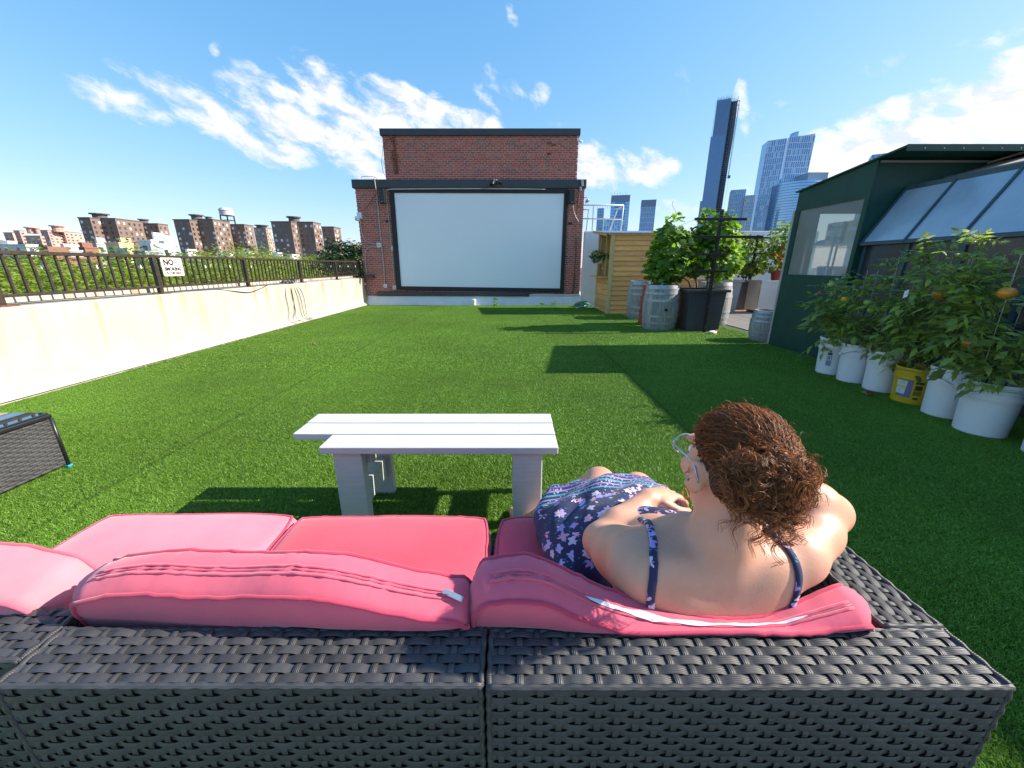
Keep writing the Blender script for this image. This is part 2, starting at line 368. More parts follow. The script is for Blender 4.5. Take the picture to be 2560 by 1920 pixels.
prof = [(-4.63, -.02), (-4.635, .012), (-4.70, .085), (-4.722, .12), (-4.725, .40), (-4.72, .835), (-4.735, .852), (-5.0, .872), (-5.003, .93), (-5.01, .935), (-5.13, .935), (-5.14, .93), (-5.14, -.02)]
ys = [-1.0+i*.35 for i in range(39)]+[12.58]
vs = []
for yy in ys:
    for i, (a, z) in enumerate(prof):
        w = .006*noise.noise(Vector((yy*.8, z*2, 1.5))) if 3 < i < 7 else .004*noise.noise(Vector((yy*2.2, i, 0)))
        vs.append((a+w, yy, z+(.004*noise.noise(Vector((yy, i, 4))) if i not in (0, len(prof)-1) else 0)))
n = len(prof); fs = [(i*n+k, (i+1)*n+k, (i+1)*n+k+1, i*n+k+1) for i in range(len(ys)-1) for k in range(n-1)]
fs += [tuple(range(n)), tuple(range((len(ys)-1)*n, len(ys)*n))[::-1]]
m.add(vs, fs); m.build('wall_body', PARAPET, pw)
m = MB(); m.add([(-4.618, yy, .036+.006*noise.noise(Vector((yy*1.7, 0, 9)))) for yy in ys]+[(-4.70, yy, .1) for yy in ys], [(i, i+1, len(ys)+i+1, len(ys)+i) for i in range(len(ys)-1)])
o = m.build('base_flashing', PARAPET, pw); sd = o.modifiers.new('thick', 'SOLIDIFY'); sd.thickness = .006

RAILM = MAT('railing_paint', (.022, .019, .017), .5, .35, 25, bump=.15, col2=(.06, .038, .026))
rl = thing('metal_railing', 'black painted metal railing with square balusters on top of parapet wall', 'railing', (-4.84, 6, .86))
RX = -4.84; RY0, RY1 = 1.8, 12.64
m = MB(); m.box(RX-.026, RX+.026, RY0, RY1, 1.325, 1.362); m.build('top_rail', RAILM, rl, bevel=.005)
m = MB(); m.box(RX-.02, RX+.02, RY0, RY1, .932, .962); m.build('bottom_rail', RAILM, rl, bevel=.004)
posts = [1.82, 3.66, 5.38, 7.2, 9.05, 10.9, 12.62]
for yy in posts:
    m = MB(); m.box(RX-.027, RX+.027, yy-.027, yy+.027, .862, 1.364); m.build('post', RAILM, rl, bevel=.004)
    m = MB(); m.box(RX-.07, RX+.09, yy-.075, yy+.075, .856, .866); m.build('base_plate', RUST, rl, bevel=.002)
me0 = None; yy = RY0+.11
while yy < RY1-.03:
    if min(abs(yy-p) for p in posts) > .04:
        if me0 is None:
            m = MB(); m.box(-.0095, .0095, -.0095, .0095, .096, .467); bo = m.build('baluster', RAILM, rl, world=False); me0 = bo.data
        else: bo = link('baluster', me0, rl)
        bo.location = (0, yy-6, 0); bo.rotation_euler.z = rng.uniform(-.06, .06)
    yy += .111
# string lights hung along the railing
sg = thing('string_lights', 'thin black wire of small clear bulbs hung along the metal railing', 'string lights', (RX-.04, 3, 1.2))
m = MB(); pts = []; bulbs = []
yy = 2.2
while yy < 12.4:
    for k in range(8):
        f = k/8; pts.append((RX-.038, yy+f*1.1, 1.31-.34*f*(1-f)-.01))
        if k in (2, 6): bulbs.append(pts[-1])
    yy += 1.1
m.tube(pts, .003, 5); m.build('wire', BLACKPL, sg)
BULB = MAT('bulb_glass', (.75, .78, .78), .1, .05, 5, spec=.8)
for b in bulbs:
    m = MB(); m.lathe([(.003, 0), (.007, -.003), (.007, -.018), (.011, -.026), (.014, -.037), (.011, -.05), (.003, -.055)], 10, b); m.build('bulb', BULB, sg, smooth=True)
# NO SMOKING sign
sgn = thing('no_smoking_sign', 'white no smoking sign with red border tied to the railing', 'sign', (-4.80, 5.63, 1.09))
SIGNW = MAT('sign_white', (.8, .78, .76), .35, .04, 4); SIGNR = MAT('sign_red', (.5, .02, .05), .4, .1, 9); SIGNK = MAT('sign_black', (.03, .02, .025), .4, .1, 9)
sx = -4.805; y0, y1, z0, z1 = 5.455, 5.80, 1.085, 1.33
def rrect(y0, y1, z0, z1, r, n=5):
    pts = []
    for cy, cz, a0 in ((y1-r, z1-r, 0), (y0+r, z1-r, 90), (y0+r, z0+r, 180), (y1-r, z0+r, 270)):
        for k in range(n+1):
            a = R(a0+90*k/n); pts.append((cy+r*math.cos(a), cz+r*math.sin(a)))
    return pts
m = MB(); m.prism([(sx, a, b) for a, b in rrect(y0, y1, z0, z1, .02)], (.004, 0, 0)); m.build('plate', SIGNW, sgn)
m = MB(); a = rrect(y0+.008, y1-.008, z0+.008, z1-.008, .018); b = rrect(y0+.014, y1-.014, z0+.014, z1-.014, .014); n = len(a)
m.add([(sx+.0055, p, q) for p, q in a]+[(sx+.0055, p, q) for p, q in b], [(i, (i+1) % n, n+(i+1) % n, n+i) for i in range(n)]); m.build('border', SIGNR, sgn)
def sign_txt(t, s, yy, zz, mat, bold): text_mesh(t, s, mat, 'lettering', sgn, basis((sx+.0055, yy, zz), (0, 1, 0), (0, 0, 1)), .0006, bold)
sign_txt('NO', .105, 5.572, 1.266, SIGNK, .0045); sign_txt('SMOKING', .062, 5.627, 1.178, SIGNK, .003); sign_txt('IN THIS AREA', .039, 5.627, 1.124, SIGNK, .0016)
m = MB(); m.box(sx+.005, sx+.0062, 5.515, 5.637, 1.214, 1.2175); m.build('underline', SIGNR, sgn)
m = MB(); cy, cz = 5.705, 1.267; pts = [(cy+math.cos(2*math.pi*k/24), cz+math.sin(2*math.pi*k/24)) for k in range(24)]
for rr in (0,):
    vs = [(sx+.0056, cy+(p-cy)*.043, cz+(q-cz)*.043) for p, q in pts]+[(sx+.0056, cy+(p-cy)*.035, cz+(q-cz)*.035) for p, q in pts]
    m.add(vs, [(i, (i+1) % 24, 24+(i+1) % 24, 24+i) for i in range(24)])
m.bar((sx+.0066, cy-.027, cz+.027), (sx+.0066, cy+.027, cz-.027), .001, .006); m.build('prohibition_ring', SIGNR, sgn)
m = MB(); m.box(sx+.005, sx+.006, cy-.026, cy+.014, cz-.005, cz+.003); m.tube([(sx+.0056, cy+.018, cz+.002), (sx+.0056, cy+.024, cz+.012), (sx+.0056, cy+.02, cz+.02)], .0012, 5); m.build('cigarette', SIGNK, sgn)
# cables lying on the parapet
CABLE = MAT('black_cable', (.02, .02, .022), .5, .1, 9)
def cable(name, label, pts, r=.006, mat=None, cat='cable', sub=6, group=None, wob=.0):
    P = [Vector(p) for p in pts]; out = []
    for i in range(len(P)-1):
        a, b, c, d = P[max(i-1, 0)], P[i], P[i+1], P[min(i+2, len(P)-1)]
        for k in range(sub):
            t = k/sub; out.append(.5*((2*b)+(c-a)*t+(2*a-5*b+4*c-d)*t*t+(3*b-a-3*c+d)*t**3)+Vector((noise.noise(Vector((i+t, 1, r*900)))*wob, noise.noise(Vector((i+t, 5, r*900)))*wob, noise.noise(Vector((i+t, 9, r*700)))*wob)))
    out.append(P[-1]); m = MB(); m.tube(out, r, 6); return tag(m.build(name, mat or CABLE, smooth=True), label, cat, group)
cable('cable', 'black cable running along the parapet top below the sign', [(-4.78, 3.2, .866), (-4.79, 4.0, .868), (-4.77, 4.9, .866), (-4.80, 5.9, .87), (-4.78, 7.3, .866), (-4.79, 8.6, .87)], .006)
cable('cable', 'black cable sagging in a loop over the parapet face', [(-4.80, 5.9, .868), (-4.74, 6.25, .864), (-4.713, 6.7, .80), (-4.71, 7.0, .77), (-4.713, 7.3, .81), (-4.74, 7.6, .864)], .006)
for k, (a, b, zz) in enumerate([(8.3, 8.0, .02), (8.4, 8.3, .02), (8.45, 8.55, .02), (8.5, 8.65, .02), (8.42, 8.15, .05), (8.55, 8.75, .03)]):
    cable('dropped_cable', 'one of several dark cables spilling down the parapet onto the turf', [(-4.86, a+.1, .872), (-4.76, a, .862), (-4.708, (a+b)/2-.05+.03*k, .66), (-4.70, (2*b+a)/3+.02*k, .3), (-4.665, b, .12), (-4.60, b+.15, zz+.03)], .0055, group='cables hanging down the parapet', wob=.02)
m = MB()
for k in range(5):
    m.tube([(-4.86+.09*math.cos(a/3+k)*(1+.2*k), 8.5+.16*math.sin(a/3+k)+.05*k, .885+.012*k+.01*math.sin(a+k)) for a in range(20)], .005, 5, closed=False)
tag(m.build('cable_coil', CABLE, smooth=True), 'tangled coil of dark cable on top of the parapet at a railing post', 'cable')
# ------------------------------------------------------------------ brick bulkhead with screen
BRICK = bpy.data.materials.new('brick'); BRICK.use_nodes = True
def brick_mat():
    t = NT(BRICK.node_tree); bs = t.n['Principled BSDF']; oi = t.node('ShaderNodeObjectInfo'); gi = t.node('ShaderNodeNewGeometry')
    r = t.math('FRACT', t.math('ADD', oi.outputs['Random'], gi.outputs['Random Per Island']))
    c = t.ramp(r, [(0, (.22, .10, .09)), (.18, (.36, .075, .055)), (.5, (.56, .085, .055)), (.8, (.68, .12, .07)), (1, (.44, .15, .12))])
    n = t.noise(gi.outputs['Position'], 30, 5, .7); c = t.mix(.35, c, t.ramp(n, [(.3, (.12, .04, .035)), (.7, (.58, .13, .09))]))
    t.l.new(c, bs.inputs['Base Color']); bs.inputs['Roughness'].default_value = .85
    t.l.new(t.bump(t.noise(gi.outputs['Position'], 120, 4, .7), .4, .005), bs.inputs['Normal'])
brick_mat()
MORTAR = MAT('mortar', (.60, .50, .41), .9, .12, 5, bump=.5, bscale=200, coords='Object')
COPING = MAT('coping_metal', (.045, .05, .06), .5, .15, 3)
bb = thing('brick_bulkhead', 'red brick stair bulkhead with dark metal coping behind the projection screen', 'building', (-1.2, 12.7, 0))
CO = .0588; BL = .1765
allb = []   # (distance, wall index, box)
def brick_face(wi, x0, x1, z0, z1, Y, skip=None):
    i = 0; z = z0
    while z+CO*.5 < z1:
        header = (i % 6 == 3); L = BL/2 if header else BL
        off = 0 if header else (0 if i % 2 == 0 else BL/2)
        x = x0-off-(0 if not header else BL/4)
        while x < x1-.005:
            a, b = max(x+.0085, x0), min(x+L-.0085, x1); x += L
            if b-a < .03: continue
            c = ((a+b)/2, Y, z+CO/2)
            if skip and skip(a, b, z): continue
            d = rng.uniform(-.0025, .0025)
            allb.append(((Vector(c)-Vector((0, 0, CAMH))).length, wi, (a, b, Y-.009+d, Y+.01, z+.0082, z+CO-.0082)))
        z += CO; i += 1
def brick_side(wi, X, sgn_, y0, y1, z0, z1):
    i = 0; z = z0
    while z+CO*.5 < z1:
        y = y0-(0 if i % 2 == 0 else BL/2)
        while y < y1-.005:
            a, b = max(y+.0065, y0+.012), min(y+BL-.0065, y1); y += BL
            if b-a < .03: continue
            allb.append((99, wi, (X-.01, X+.009, a, b, z+.006, z+CO-.006) if sgn_ > 0 else (X-.009, X+.01, a, b, z+.006, z+CO-.006)))
        z += CO; i += 1
LX0, LX1, LZ0, LZ1 = -4.74, 2.19, .30, 3.46
UX0, UX1, UY, UZ0, UZ1 = -3.93, 2.02, 13.2, 3.46, 4.98
m = MB(); m.box(LX0+.01, LX1-.01, 12.7, 17.5, -.02, LZ1); lw = m.build('lower_wall', MORTAR, bb)
m = MB(); m.box(UX0+.01, UX1-.01, UY, 17.4, LZ1-.2, UZ1); uw = m.build('upper_wall', MORTAR, bb)
brick_face(0, LX0, LX1, LZ0, LZ1, 12.7, skip=lambda a, b, z: a > -3.6 and b < 1.64 and z > .45 and z < 3.36)
brick_face(1, UX0, UX1, UZ0+.1, UZ1, UY)
brick_side(0, LX1-.01, 1, 12.7, 15.5, LZ0, LZ1); brick_side(0, LX0+.01, -1, 12.7, 15.5, LZ0, LZ1)
brick_side(1, UX1-.01, 1, UY, 15.5, UZ0+.1, UZ1); brick_side(1, UX0+.01, -1, UY, 15.5, UZ0+.1, UZ1)
allb.sort(key=lambda q: q[0])
bmesh_cache = {}
for k, (d, wi, bx) in enumerate(allb[:296]):
    a, b, y0, y1, z0, z1 = bx; key = (round(b-a, 3))
    par = (lw, uw)[wi]
    if key not in bmesh_cache:
        mm = MB(); mm.box(-(b-a)/2, (b-a)/2, -.0095, .0095, -(z1-z0)/2, (z1-z0)/2); o = mm.build('brick', BRICK, par, world=False); bmesh_cache[key] = o.data
    else: o = link('brick', bmesh_cache[key], par)
    o.location = Vector(((a+b)/2, (y0+y1)/2, (z0+z1)/2))-wloc(par)
for wi, par in ((0, lw), (1, uw)):
    mm = MB()
    for d, w, bx in allb[296:]:
        if w == wi: mm.box(*bx)
    tag(mm.build('bricks', BRICK, par), kind='stuff')
def coping(x0, x1, y0, y1, z0, z1, nm='coping'):
    m = MB(); m.box(x0, x1, y0, y1, z0, z1); return m.build(nm, COPING, bb, bevel=.008)
coping(-4.80, 2.23, 12.63, 17.5, LZ1-.005, 3.69); coping(-3.975, 2.06, 13.12, 17.45, UZ1-.004, 5.155)
# plinth + dark ledge
WHITEP = MAT('white_roof_paint', (.68, .68, .67), .6, .08, 4, bump=.2, bscale=30)
m = MB(); m.add([(-4.66, 12.46, -.02), (2.25, 12.46, -.02), (2.25, 12.5, .05), (-4.66, 12.5, .05), (2.25, 12.60, .29), (-4.66, 12.60, .29), (-4.66, 12.69, .30), (2.25, 12.69, .30), (-4.66, 12.69, -.02), (2.25, 12.69, -.02)], [(0, 1, 2, 3), (3, 2, 4, 5), (5, 4, 7, 6), (0, 3, 5, 6, 8), (1, 9, 7, 4, 2), (6, 7, 9, 8)])
m.build('white_plinth', WHITEP, bb)
m = MB(); m.prism([(-4.36, 12.56, .305), (.55, 12.56, .28), (.55, 12.56, .40), (-4.36, 12.56, .43)], (0, .135, 0)); m.build('ledge_flashing', COPING, bb, bevel=.004)
m = MB(); m.box(.56, 2.2, 12.585, 12.69, .303, .345); m.build('white_ledge', WHITEP, bb, bevel=.004)
m = MB(); m.box(-4.7, -4.42, 12.55, 12.69, .86, .95); m.build('end_flashing', COPING, bb)
# projection screen
SCR = MAT('screen_paint', (.84, .87, .90), .55, .015, 1.2, bump=.03, bscale=8)
FRM = MAT('screen_frame_paint', (.014, .013, .016), .6, .2, 10)
ps = thing('projection_screen', 'large white outdoor movie screen board with black frame on brick wall', 'screen', (-1, 12.66, .5))
m = MB(); m.prism([(-3.59, 12.665, .58), (1.56, 12.665, .52), (1.59, 12.665, 3.345), (-3.57, 12.665, 3.36)], (0, .02, 0)); m.build('screen_board', SCR, ps)
m = MB(); m.prism([(-3.70, 12.635, 3.33), (1.70, 12.635, 3.31), (1.70, 12.635, 3.44), (-3.70, 12.635, 3.45)], (0, .048, 0)); m.build('frame_bar', FRM, ps, bevel=.004)
m = MB(); m.prism([(-3.74, 12.635, .48), (1.68, 12.635, .40), (1.68, 12.635, .525), (-3.74, 12.635, .60)], (0, .048, 0)); m.build('frame_bar', FRM, ps, bevel=.004)
m = MB(); m.prism([(-3.735, 12.636, .60), (-3.58, 12.636, .60), (-3.555, 12.636, 3.33), (-3.70, 12.636, 3.33)], (0, .046, 0)); m.build('frame_bar', FRM, ps, bevel=.004)
m = MB(); m.prism([(1.55, 12.636, .525), (1.675, 12.636, .525), (1.695, 12.636, 3.31), (1.575, 12.636, 3.31)], (0, .046, 0)); m.build('frame_bar', FRM, ps, bevel=.004)
# speakers
def speaker(x, z, yaw, label):
    t = thing('loudspeaker', label, 'loudspeaker', (x, 12.55, z), R(yaw), 'loudspeakers beside the screen')
    m = MB(); m.prism([(-.085, -.07, -.2), (.085, -.07, -.2), (.075, .07, -.2), (-.075, .07, -.2)], (0, 0, .4)); m.build('cabinet', BLACKPL, t, world=False, bevel=.012)
    m = MB(); m.box(-.072, .072, -.077, -.0705, -.185, .185); m.build('grille', BLACK, t, world=False, bevel=.004)
    m = MB(); m.box(-.02, .02, -.0795, -.0772, -.165, -.15); m.build('badge', GREYMETAL, t, world=False)
    m = MB(); m.bar((0, .06, 0), (0, .14, 0), .03, .05); m.bar((-.1, .07, -.2), (-.1, .07, .2), .01, .03); m.build('bracket', BLACK, t, world=False)
speaker(-3.88, 3.22, -8, 'black loudspeaker by the upper corner of the screen nearest the railing')
speaker(1.80, 3.2, 0, 'black loudspeaker by the upper corner of the screen nearest the wooden bar')
# conduits and boxes
COND = MAT('conduit_paint', (.45, .40, .37), .5, .12, 6); YW = 12.66
def conduit(label, pts, r=.014, mat=None): cable('conduit', label, pts, r, mat or COND, 'conduit', 4)
conduit('tall grey conduit running down the brick wall from coping near the left speaker', [(-4.12, YW-.03, 3.7), (-4.09, YW-.06, 3.66), (-4.08, YW-.06, 3.45), (-4.08, YW, 3.3), (-4.09, YW, 2.4), (-4.08, YW, 1.3), (-4.09, YW, .93), (-4.10, YW, .64)], .017)
conduit('grey conduit hugging the screen frame down to an outlet box', [(1.0, YW-.04, 3.42), (-.2, YW-.05, 3.425), (-1.2, YW-.05, 3.43), (-3.3, YW-.05, 3.42), (-3.70, YW-.05, 3.40), (-3.79, YW-.03, 3.30), (-3.79, YW, 2.6), (-3.78, YW, 1.75), (-3.79, YW, .6)], .012)
conduit('curved grey conduit from white flood light box down to junction box', [(-4.67, YW, 2.6), (-4.66, YW, 2.2), (-4.58, YW, 1.98), (-4.42, YW, 1.89), (-4.2, YW, 1.88)], .014)
conduit('curved grey conduit bending from junction box down to parapet', [(-4.2, YW, 1.81), (-4.42, YW, 1.80), (-4.58, YW, 1.7), (-4.64, YW, 1.5), (-4.65, YW, 1.2), (-4.65, YW-.02, .95)], .014)
conduit('brown conduit beside the right speaker down to the plinth', [(2.06, YW, 3.46), (2.02, YW, 3.2), (2.0, YW, 2.4), (2.0, YW, 1.4), (1.98, YW, .7), (1.97, YW-.02, .36)], .014, MAT('brown_pipe', (.16, .07, .05), .5, .2, 8))
cable('cable', 'white cable dangling from the right speaker', [(1.84, YW-.06, 3.02), (1.88, YW-.02, 2.86), (1.93, YW-.02, 2.72), (1.98, YW-.03, 2.62), (2.05, YW-.03, 2.52)], .007, WHITEPL)
cable('cable', 'black cable looping over the coping above the conduit', [(-4.5, 12.66, 3.72), (-4.45, 12.62, 3.755), (-4.2, 12.6, 3.76), (-4.02, 12.6, 3.70), (-4.0, 12.61, 3.5), (-4.1, YW-.02, 3.3), (-4.5, YW-.01, 2.85)], .006)
cable('cable', 'black cable trailing along the white ledge under the screen', [(-.2, 12.555, .29), (.25, 12.5, .33), (.9, 12.52, .4), (1.5, 12.56, .37), (1.95, 12.6, .42), (2.02, 12.64, 1.0)], .008)
cable('cable', 'dark cable dangling at the top corner of the upper brick wall', [(-3.5, 13.17, 4.95), (-3.86, 13.16, 4.8), (-3.99, 13.15, 4.3), (-3.98, 13.15, 4.0), (-3.93, 13.17, 3.9)], .006)
def jbox(label, x, z, w, h, mat=WHITEPL, d=.05, rnd=False):
    t = thing('junction_box', label, 'electrical box', (x, 12.69, z))
    m = MB(); m.box(x-w/2, x+w/2, 12.69-d, 12.69, z-h/2, z+h/2); m.build('box_body', mat, t, bevel=.006)
    m = MB(); m.box(x-w*.3, x+w*.3, 12.69-d-.006, 12.69-d-.0005, z-h*.3, z+h*.3); m.build('cover', GREYMETAL, t, bevel=.002)
jbox('white junction box joining two curved conduits on brick wall', -4.17, 1.845, .12, .13)
jbox('small beige switch box on the conduit beside the screen', -3.77, 1.75, .08, .14, COND)
jbox('round white cover low on the brick wall under the tall conduit', -4.09, .61, .11, .11)
jbox('metal outlet box at the foot of the screen frame', -3.79, .56, .13, .14, GREYMETAL)
t = thing('flood_light', 'white flood light box on the brick wall edge near the railing', 'flood light', (-4.68, 12.6, 2.64))
m = MB(); m.box(-4.74, -4.60, 12.6, 12.69, 2.60, 2.78); m.build('housing', WHITEPL, t, bevel=.01)
m = MB(); m.lathe([(.03, 0), (.075, .02), (.08, .1), (.06, .13)], 16, (-4.70, 12.53, 2.53)); m.build('lamp_head', WHITEPL, t, smooth=True)
t = thing('twin_spotlight', 'pair of black spotlights with white arms on the coping above the screen', 'spotlight', (-.5, 12.6, 3.55))
m = MB(); m.box(-.56, -.44, 12.58, 12.63, 3.6, 3.68); m.tube([(-.5, 12.58, 3.64), (-.5, 12.52, 3.67), (-.56, 12.5, 3.62)], .012, 6); m.tube([(-.5, 12.58, 3.64), (-.46, 12.5, 3.66), (-.42, 12.48, 3.6)], .012, 6); m.build('arm', GREYMETAL, t)
for (a, b) in (((-.55, 12.52, 3.62), (-.3, -.5, -.8)), ((-.44, 12.50, 3.6), (.5, -.6, -.5))):
    m = MB(); m.lathe([(.03, -.03), (.04, 0), (.06, .10), (.07, .15), (.062, .15), (.045, .1)], 14, a, axis=b); m.build('lamp_head', BLACKPL, t, smooth=True)
def small_cam(label, x, y, z, ax):
    t = thing('security_camera', label, 'camera', (x, y, z))
    m = MB(); m.lathe([(.045, 0), (.045, .012)], 12, (x-.06, y, z), axis=(1, 0, 0)); m.tube([(x-.05, y, z), (x, y-.02, z-.02)], .012, 6); m.build('mount', WHITEPL, t)
    m = MB(); m.lathe([(.02, -.06), (.032, -.05), (.034, .05), (.03, .06)], 14, (x+.03, y-.03, z-.03), axis=ax); m.build('camera_body', WHITEPL, t, smooth=True)
small_cam('small white security camera at the top corner of the upper brick wall', 2.03, 13.15, 4.85, (1, -.3, -.6))
t = thing('wall_light', 'small gooseneck wall light on the brick corner beside the white wall', 'wall light', (2.2, 12.75, 3.1))
m = MB(); m.tube([(2.19, 12.75, 3.2), (2.26, 12.74, 3.22), (2.3, 12.72, 3.16)], .012, 6); m.build('arm', GREYMETAL, t)
m = MB(); m.lathe([(.02, .07), (.05, .05), (.08, 0), (.075, 0), (.045, .045)], 14, (2.3, 12.7, 3.09), axis=(-.5, .3, .8)); m.build('lamp_shade', GREYMETAL, t, smooth=True)
t = thing('spotlight', 'small silver spotlight on the coping end above the right speaker', 'spotlight', (2.08, 12.6, 3.5))
m = MB(); m.obox((2.09, 12.58, 3.58), (.03, 0, .01), (0, .03, 0), (-.015, 0, .09)); m.build('lamp_head', GREYMETAL, t, bevel=.006)
m = MB(); m.obox((2.05, 12.585, 3.42), (.025, 0, .006), (0, .03, 0), (-.01, 0, .06)); m.build('arm', GREYMETAL, t, bevel=.006)
for (x, z, lb) in ((-3.84, 2.54, 'rusty bracket on brick between conduit and screen frame near the left speaker'), (1.80, 2.48, 'rusty bracket on brick under the right speaker')):
    m = MB(); m.box(x-.06, x+.06, 12.66, 12.69, z-.03, z+.03); m.bar((x-.03, 12.67, z), (x-.03, 12.6, z), .015, .015); m.bar((x+.03, 12.67, z), (x+.03, 12.6, z), .015, .015)
    tag(m.build('bracket', BLACK), lb, 'bracket')
# old bracket/pipe on upper wall and rust marks
t = thing('wall_bracket', 'rusty vertical bracket bars on the upper brick wall', 'bracket', (-3.6, 13.15, 4.0))
for x in (-3.66, -3.6, -3.56):
    m = MB(); m.tube([(x, 13.17, 4.93 if x > -3.64 else 4.6), (x+.02, 13.16, 4.4), (x+.03, 13.17, 3.95)], .014, 6); m.build('bar', RUST, t)
m = MB(); m.box(-3.68, -3.52, 13.15, 13.188, 4.36, 4.44); m.box(-3.66, -3.54, 13.15, 13.188, 4.82, 4.9); m.build('clamp', RUST, t)
for x, z, lb in ((1.13, 4.78, 'rusty anchor plate nearest the upper coping on the upper brick wall'), (1.13, 4.5, 'lowest rusty anchor plate on the upper brick wall'), (1.27, 4.74, 'rusty anchor plate beside the topmost one, nearer the brick corner')):
    m = MB(); m.box(x-.06, x+.06, 13.175, 13.188, z-.025, z+.025); tag(m.build('rusty_anchor', RUST), lb, 'anchor plate', 'anchor plates on the upper wall')
# drain pipe on plinth, weeds
t = thing('roof_drain_box', 'white capped vent pipe on the plinth under the screen', 'vent pipe', (-1.22, 12.42, 0))
m = MB(); m.lathe([(.06, 0), (.06, .14), (.07, .145), (.07, .2), (.05, .21)], 16, (-1.22, 12.42, 0)); m.build('pipe', WHITEPL, t, smooth=True, angle=40)
m = MB(); m.box(-1.42, -1.02, 12.38, 12.455, -.005, .03); m.build('base', WHITEP, t, bevel=.006)
# ------------------------------------------------------------------ white wall + pipe guard behind the bar
m = MB(); m.box(2.26, 9.5, 12.6, 12.85, -.02, 2.25)
tag(m.build('white_wall', MAT('white_wall_paint', (.72, .72, .74), .6, .06, 2, bump=.15, bscale=20), bevel=.01), 'plain white painted wall between the brick bulkhead and wooden bar', 'wall')
t = thing('pipe_guard', 'white pipe guard rail on top of the white wall', 'guard rail', (2.8, 13, 2.25)); PIPE = MAT('white_pipe', (.75, .75, .75), .45, .05, 4)
for a, b in (((2.2, 12.75, 3.0), (3.42, 12.75, 3.0)), ((2.2, 12.75, 2.62), (3.4, 12.75, 2.6)), ((2.5, 12.75, 2.25), (2.5, 12.75, 3.0)), ((3.4, 12.75, 2.25), (3.42, 12.75, 3.0)), ((3.05, 12.77, 2.25), (3.25, 12.77, 2.9)), ((3.25, 12.77, 2.9), (3.4, 12.77, 2.97)), ((2.32, 12.77, 2.25), (2.36, 12.77, 2.88)), ((2.2, 12.77, 2.88), (2.38, 12.77, 2.88))):
    m = MB(); m.tube([a, b], .019, 8); m.build('pipe', PIPE, t, smooth=True)
# ------------------------------------------------------------------ wooden bar shed
def pine_mat(name, c1, c2, axis):
    m = bpy.data.materials.new(name); m.use_nodes = True; t = NT(m.node_tree); bs = t.n['Principled BSDF']
    oi = t.node('ShaderNodeObjectInfo'); v = t.node('ShaderNodeTexCoord').outputs['Object']
    add = t.node('ShaderNodeVectorMath', operation='ADD'); t.l.new(v, add.inputs[0])
    cx = t.node('ShaderNodeCombineXYZ'); k = t.math('MULTIPLY', oi.outputs['Random'], 37.0)
    for i in range(3): t.l.new(k, cx.inputs[i])
    t.l.new(cx.outputs[0], add.inputs[1])
    sc = {'x': (.7, 9, 9), 'z': (9, 9, .7), 'y': (9, .7, 9)}[axis]
    g = t.noise(t.mapping(add.outputs[0], scale=sc), 5, 6, .6, 1.2)
    c = t.ramp(g, [(.3, c1), (.7, c2)])
    kn = t.node('ShaderNodeTexVoronoi'); kn.inputs['Scale'].default_value = 3.2; t.l.new(add.outputs[0], kn.inputs['Vector'])
    c = t.mix(t.sstep(kn.outputs['Distance'], .10, .05), c, (c1[0]*.35, c1[1]*.3, c1[2]*.3))
    s = t.node('ShaderNodeVectorMath', operation='SCALE'); t.l.new(c, s.inputs[0]); t.l.new(t.math('MULTIPLY_ADD', oi.outputs['Random'], .3, .85), s.inputs['Scale'])
    t.l.new(s.outputs[0], bs.inputs['Base Color']); bs.inputs['Roughness'].default_value = .6
    t.l.new(t.bump(g, .15, .004), bs.inputs['Normal'])
    return m
PINE = pine_mat('pine_siding', (.66, .29, .075), (.84, .46, .15), 'x'); PINEY = pine_mat('pine_boards', (.66, .29, .075), (.84, .46, .15), 'y'); POSTW = pine_mat('treated_post', (.42, .32, .12), (.56, .45, .20), 'z')
bar = thing('wooden_bar', 'small pine bar shed with lap siding and corrugated metal roof', 'shed', (3.5, 10.9, 0))
SX0, SX1, SY0, SY1 = 2.49, 4.75, 10.2, 11.65
me0 = None
for i in range(16):
    z = .005+i*.1225
    mm = MB(); L = SX1-SX0-.085
    mm.add([(0, -.042, -.004), (L, -.042, -.004), (L, -.006, .134), (0, -.006, .134), (0, 0, -.004), (L, 0, -.004), (L, 0, .134), (0, 0, .134)], [(0, 1, 2, 3), (4, 7, 6, 5), (0, 4, 5, 1), (3, 2, 6, 7), (0, 3, 7, 4), (1, 5, 6, 2)])
    if me0 is None: o = mm.build('siding_board', PINE, bar, world=False, bevel=.002); me0 = o.data
    else:
        o = link('siding_board', me0, bar, bevel=.002)
    o.location = (SX0+.085-3.5, SY0+.0-10.9+rng.uniform(-.002, .002), z); o.rotation_euler.y = rng.uniform(-.0015, .0015)
m = MB(); m.box(SX0, SX0+.085, SY0-.055, SY0+.06, 0, 1.985); m.build('corner_post', POSTW, bar, bevel=.004)
m = MB(); m.box(SX0, SX0+.08, SY1-.06, SY1+.02, 0, 2.1); m.build('corner_post', POSTW, bar, bevel=.004)
m = MB(); m.box(SX0+.02, SX0+.07, SY0+.55, SY0+.6, .95, 2.08); m.build('stud', POSTW, bar, bevel=.003)
for i in range(6):
    m = MB(); m.box(SX0+.01, SX0+.03, SY0+.062, SY1-.062, .01+i*.152, .155+i*.152); m.build('front_board', PINEY, bar, bevel=.003)
m = MB(); m.box(SX0-.2, SX0+.32, SY0+.07, SY1+.1, .925, .955); m.build('bar_counter', PINEY, bar, bevel=.004)
m = MB(); m.box(SX0+.05, SX1, SY1-.03, SY1, 0, 2.08); m.build('back_wall', PINE, bar)
m = MB(); m.box(SX1-.03, SX1, SY0+.01, SY1-.04, 0, 1.98); m.build('side_wall', PINEY, bar)
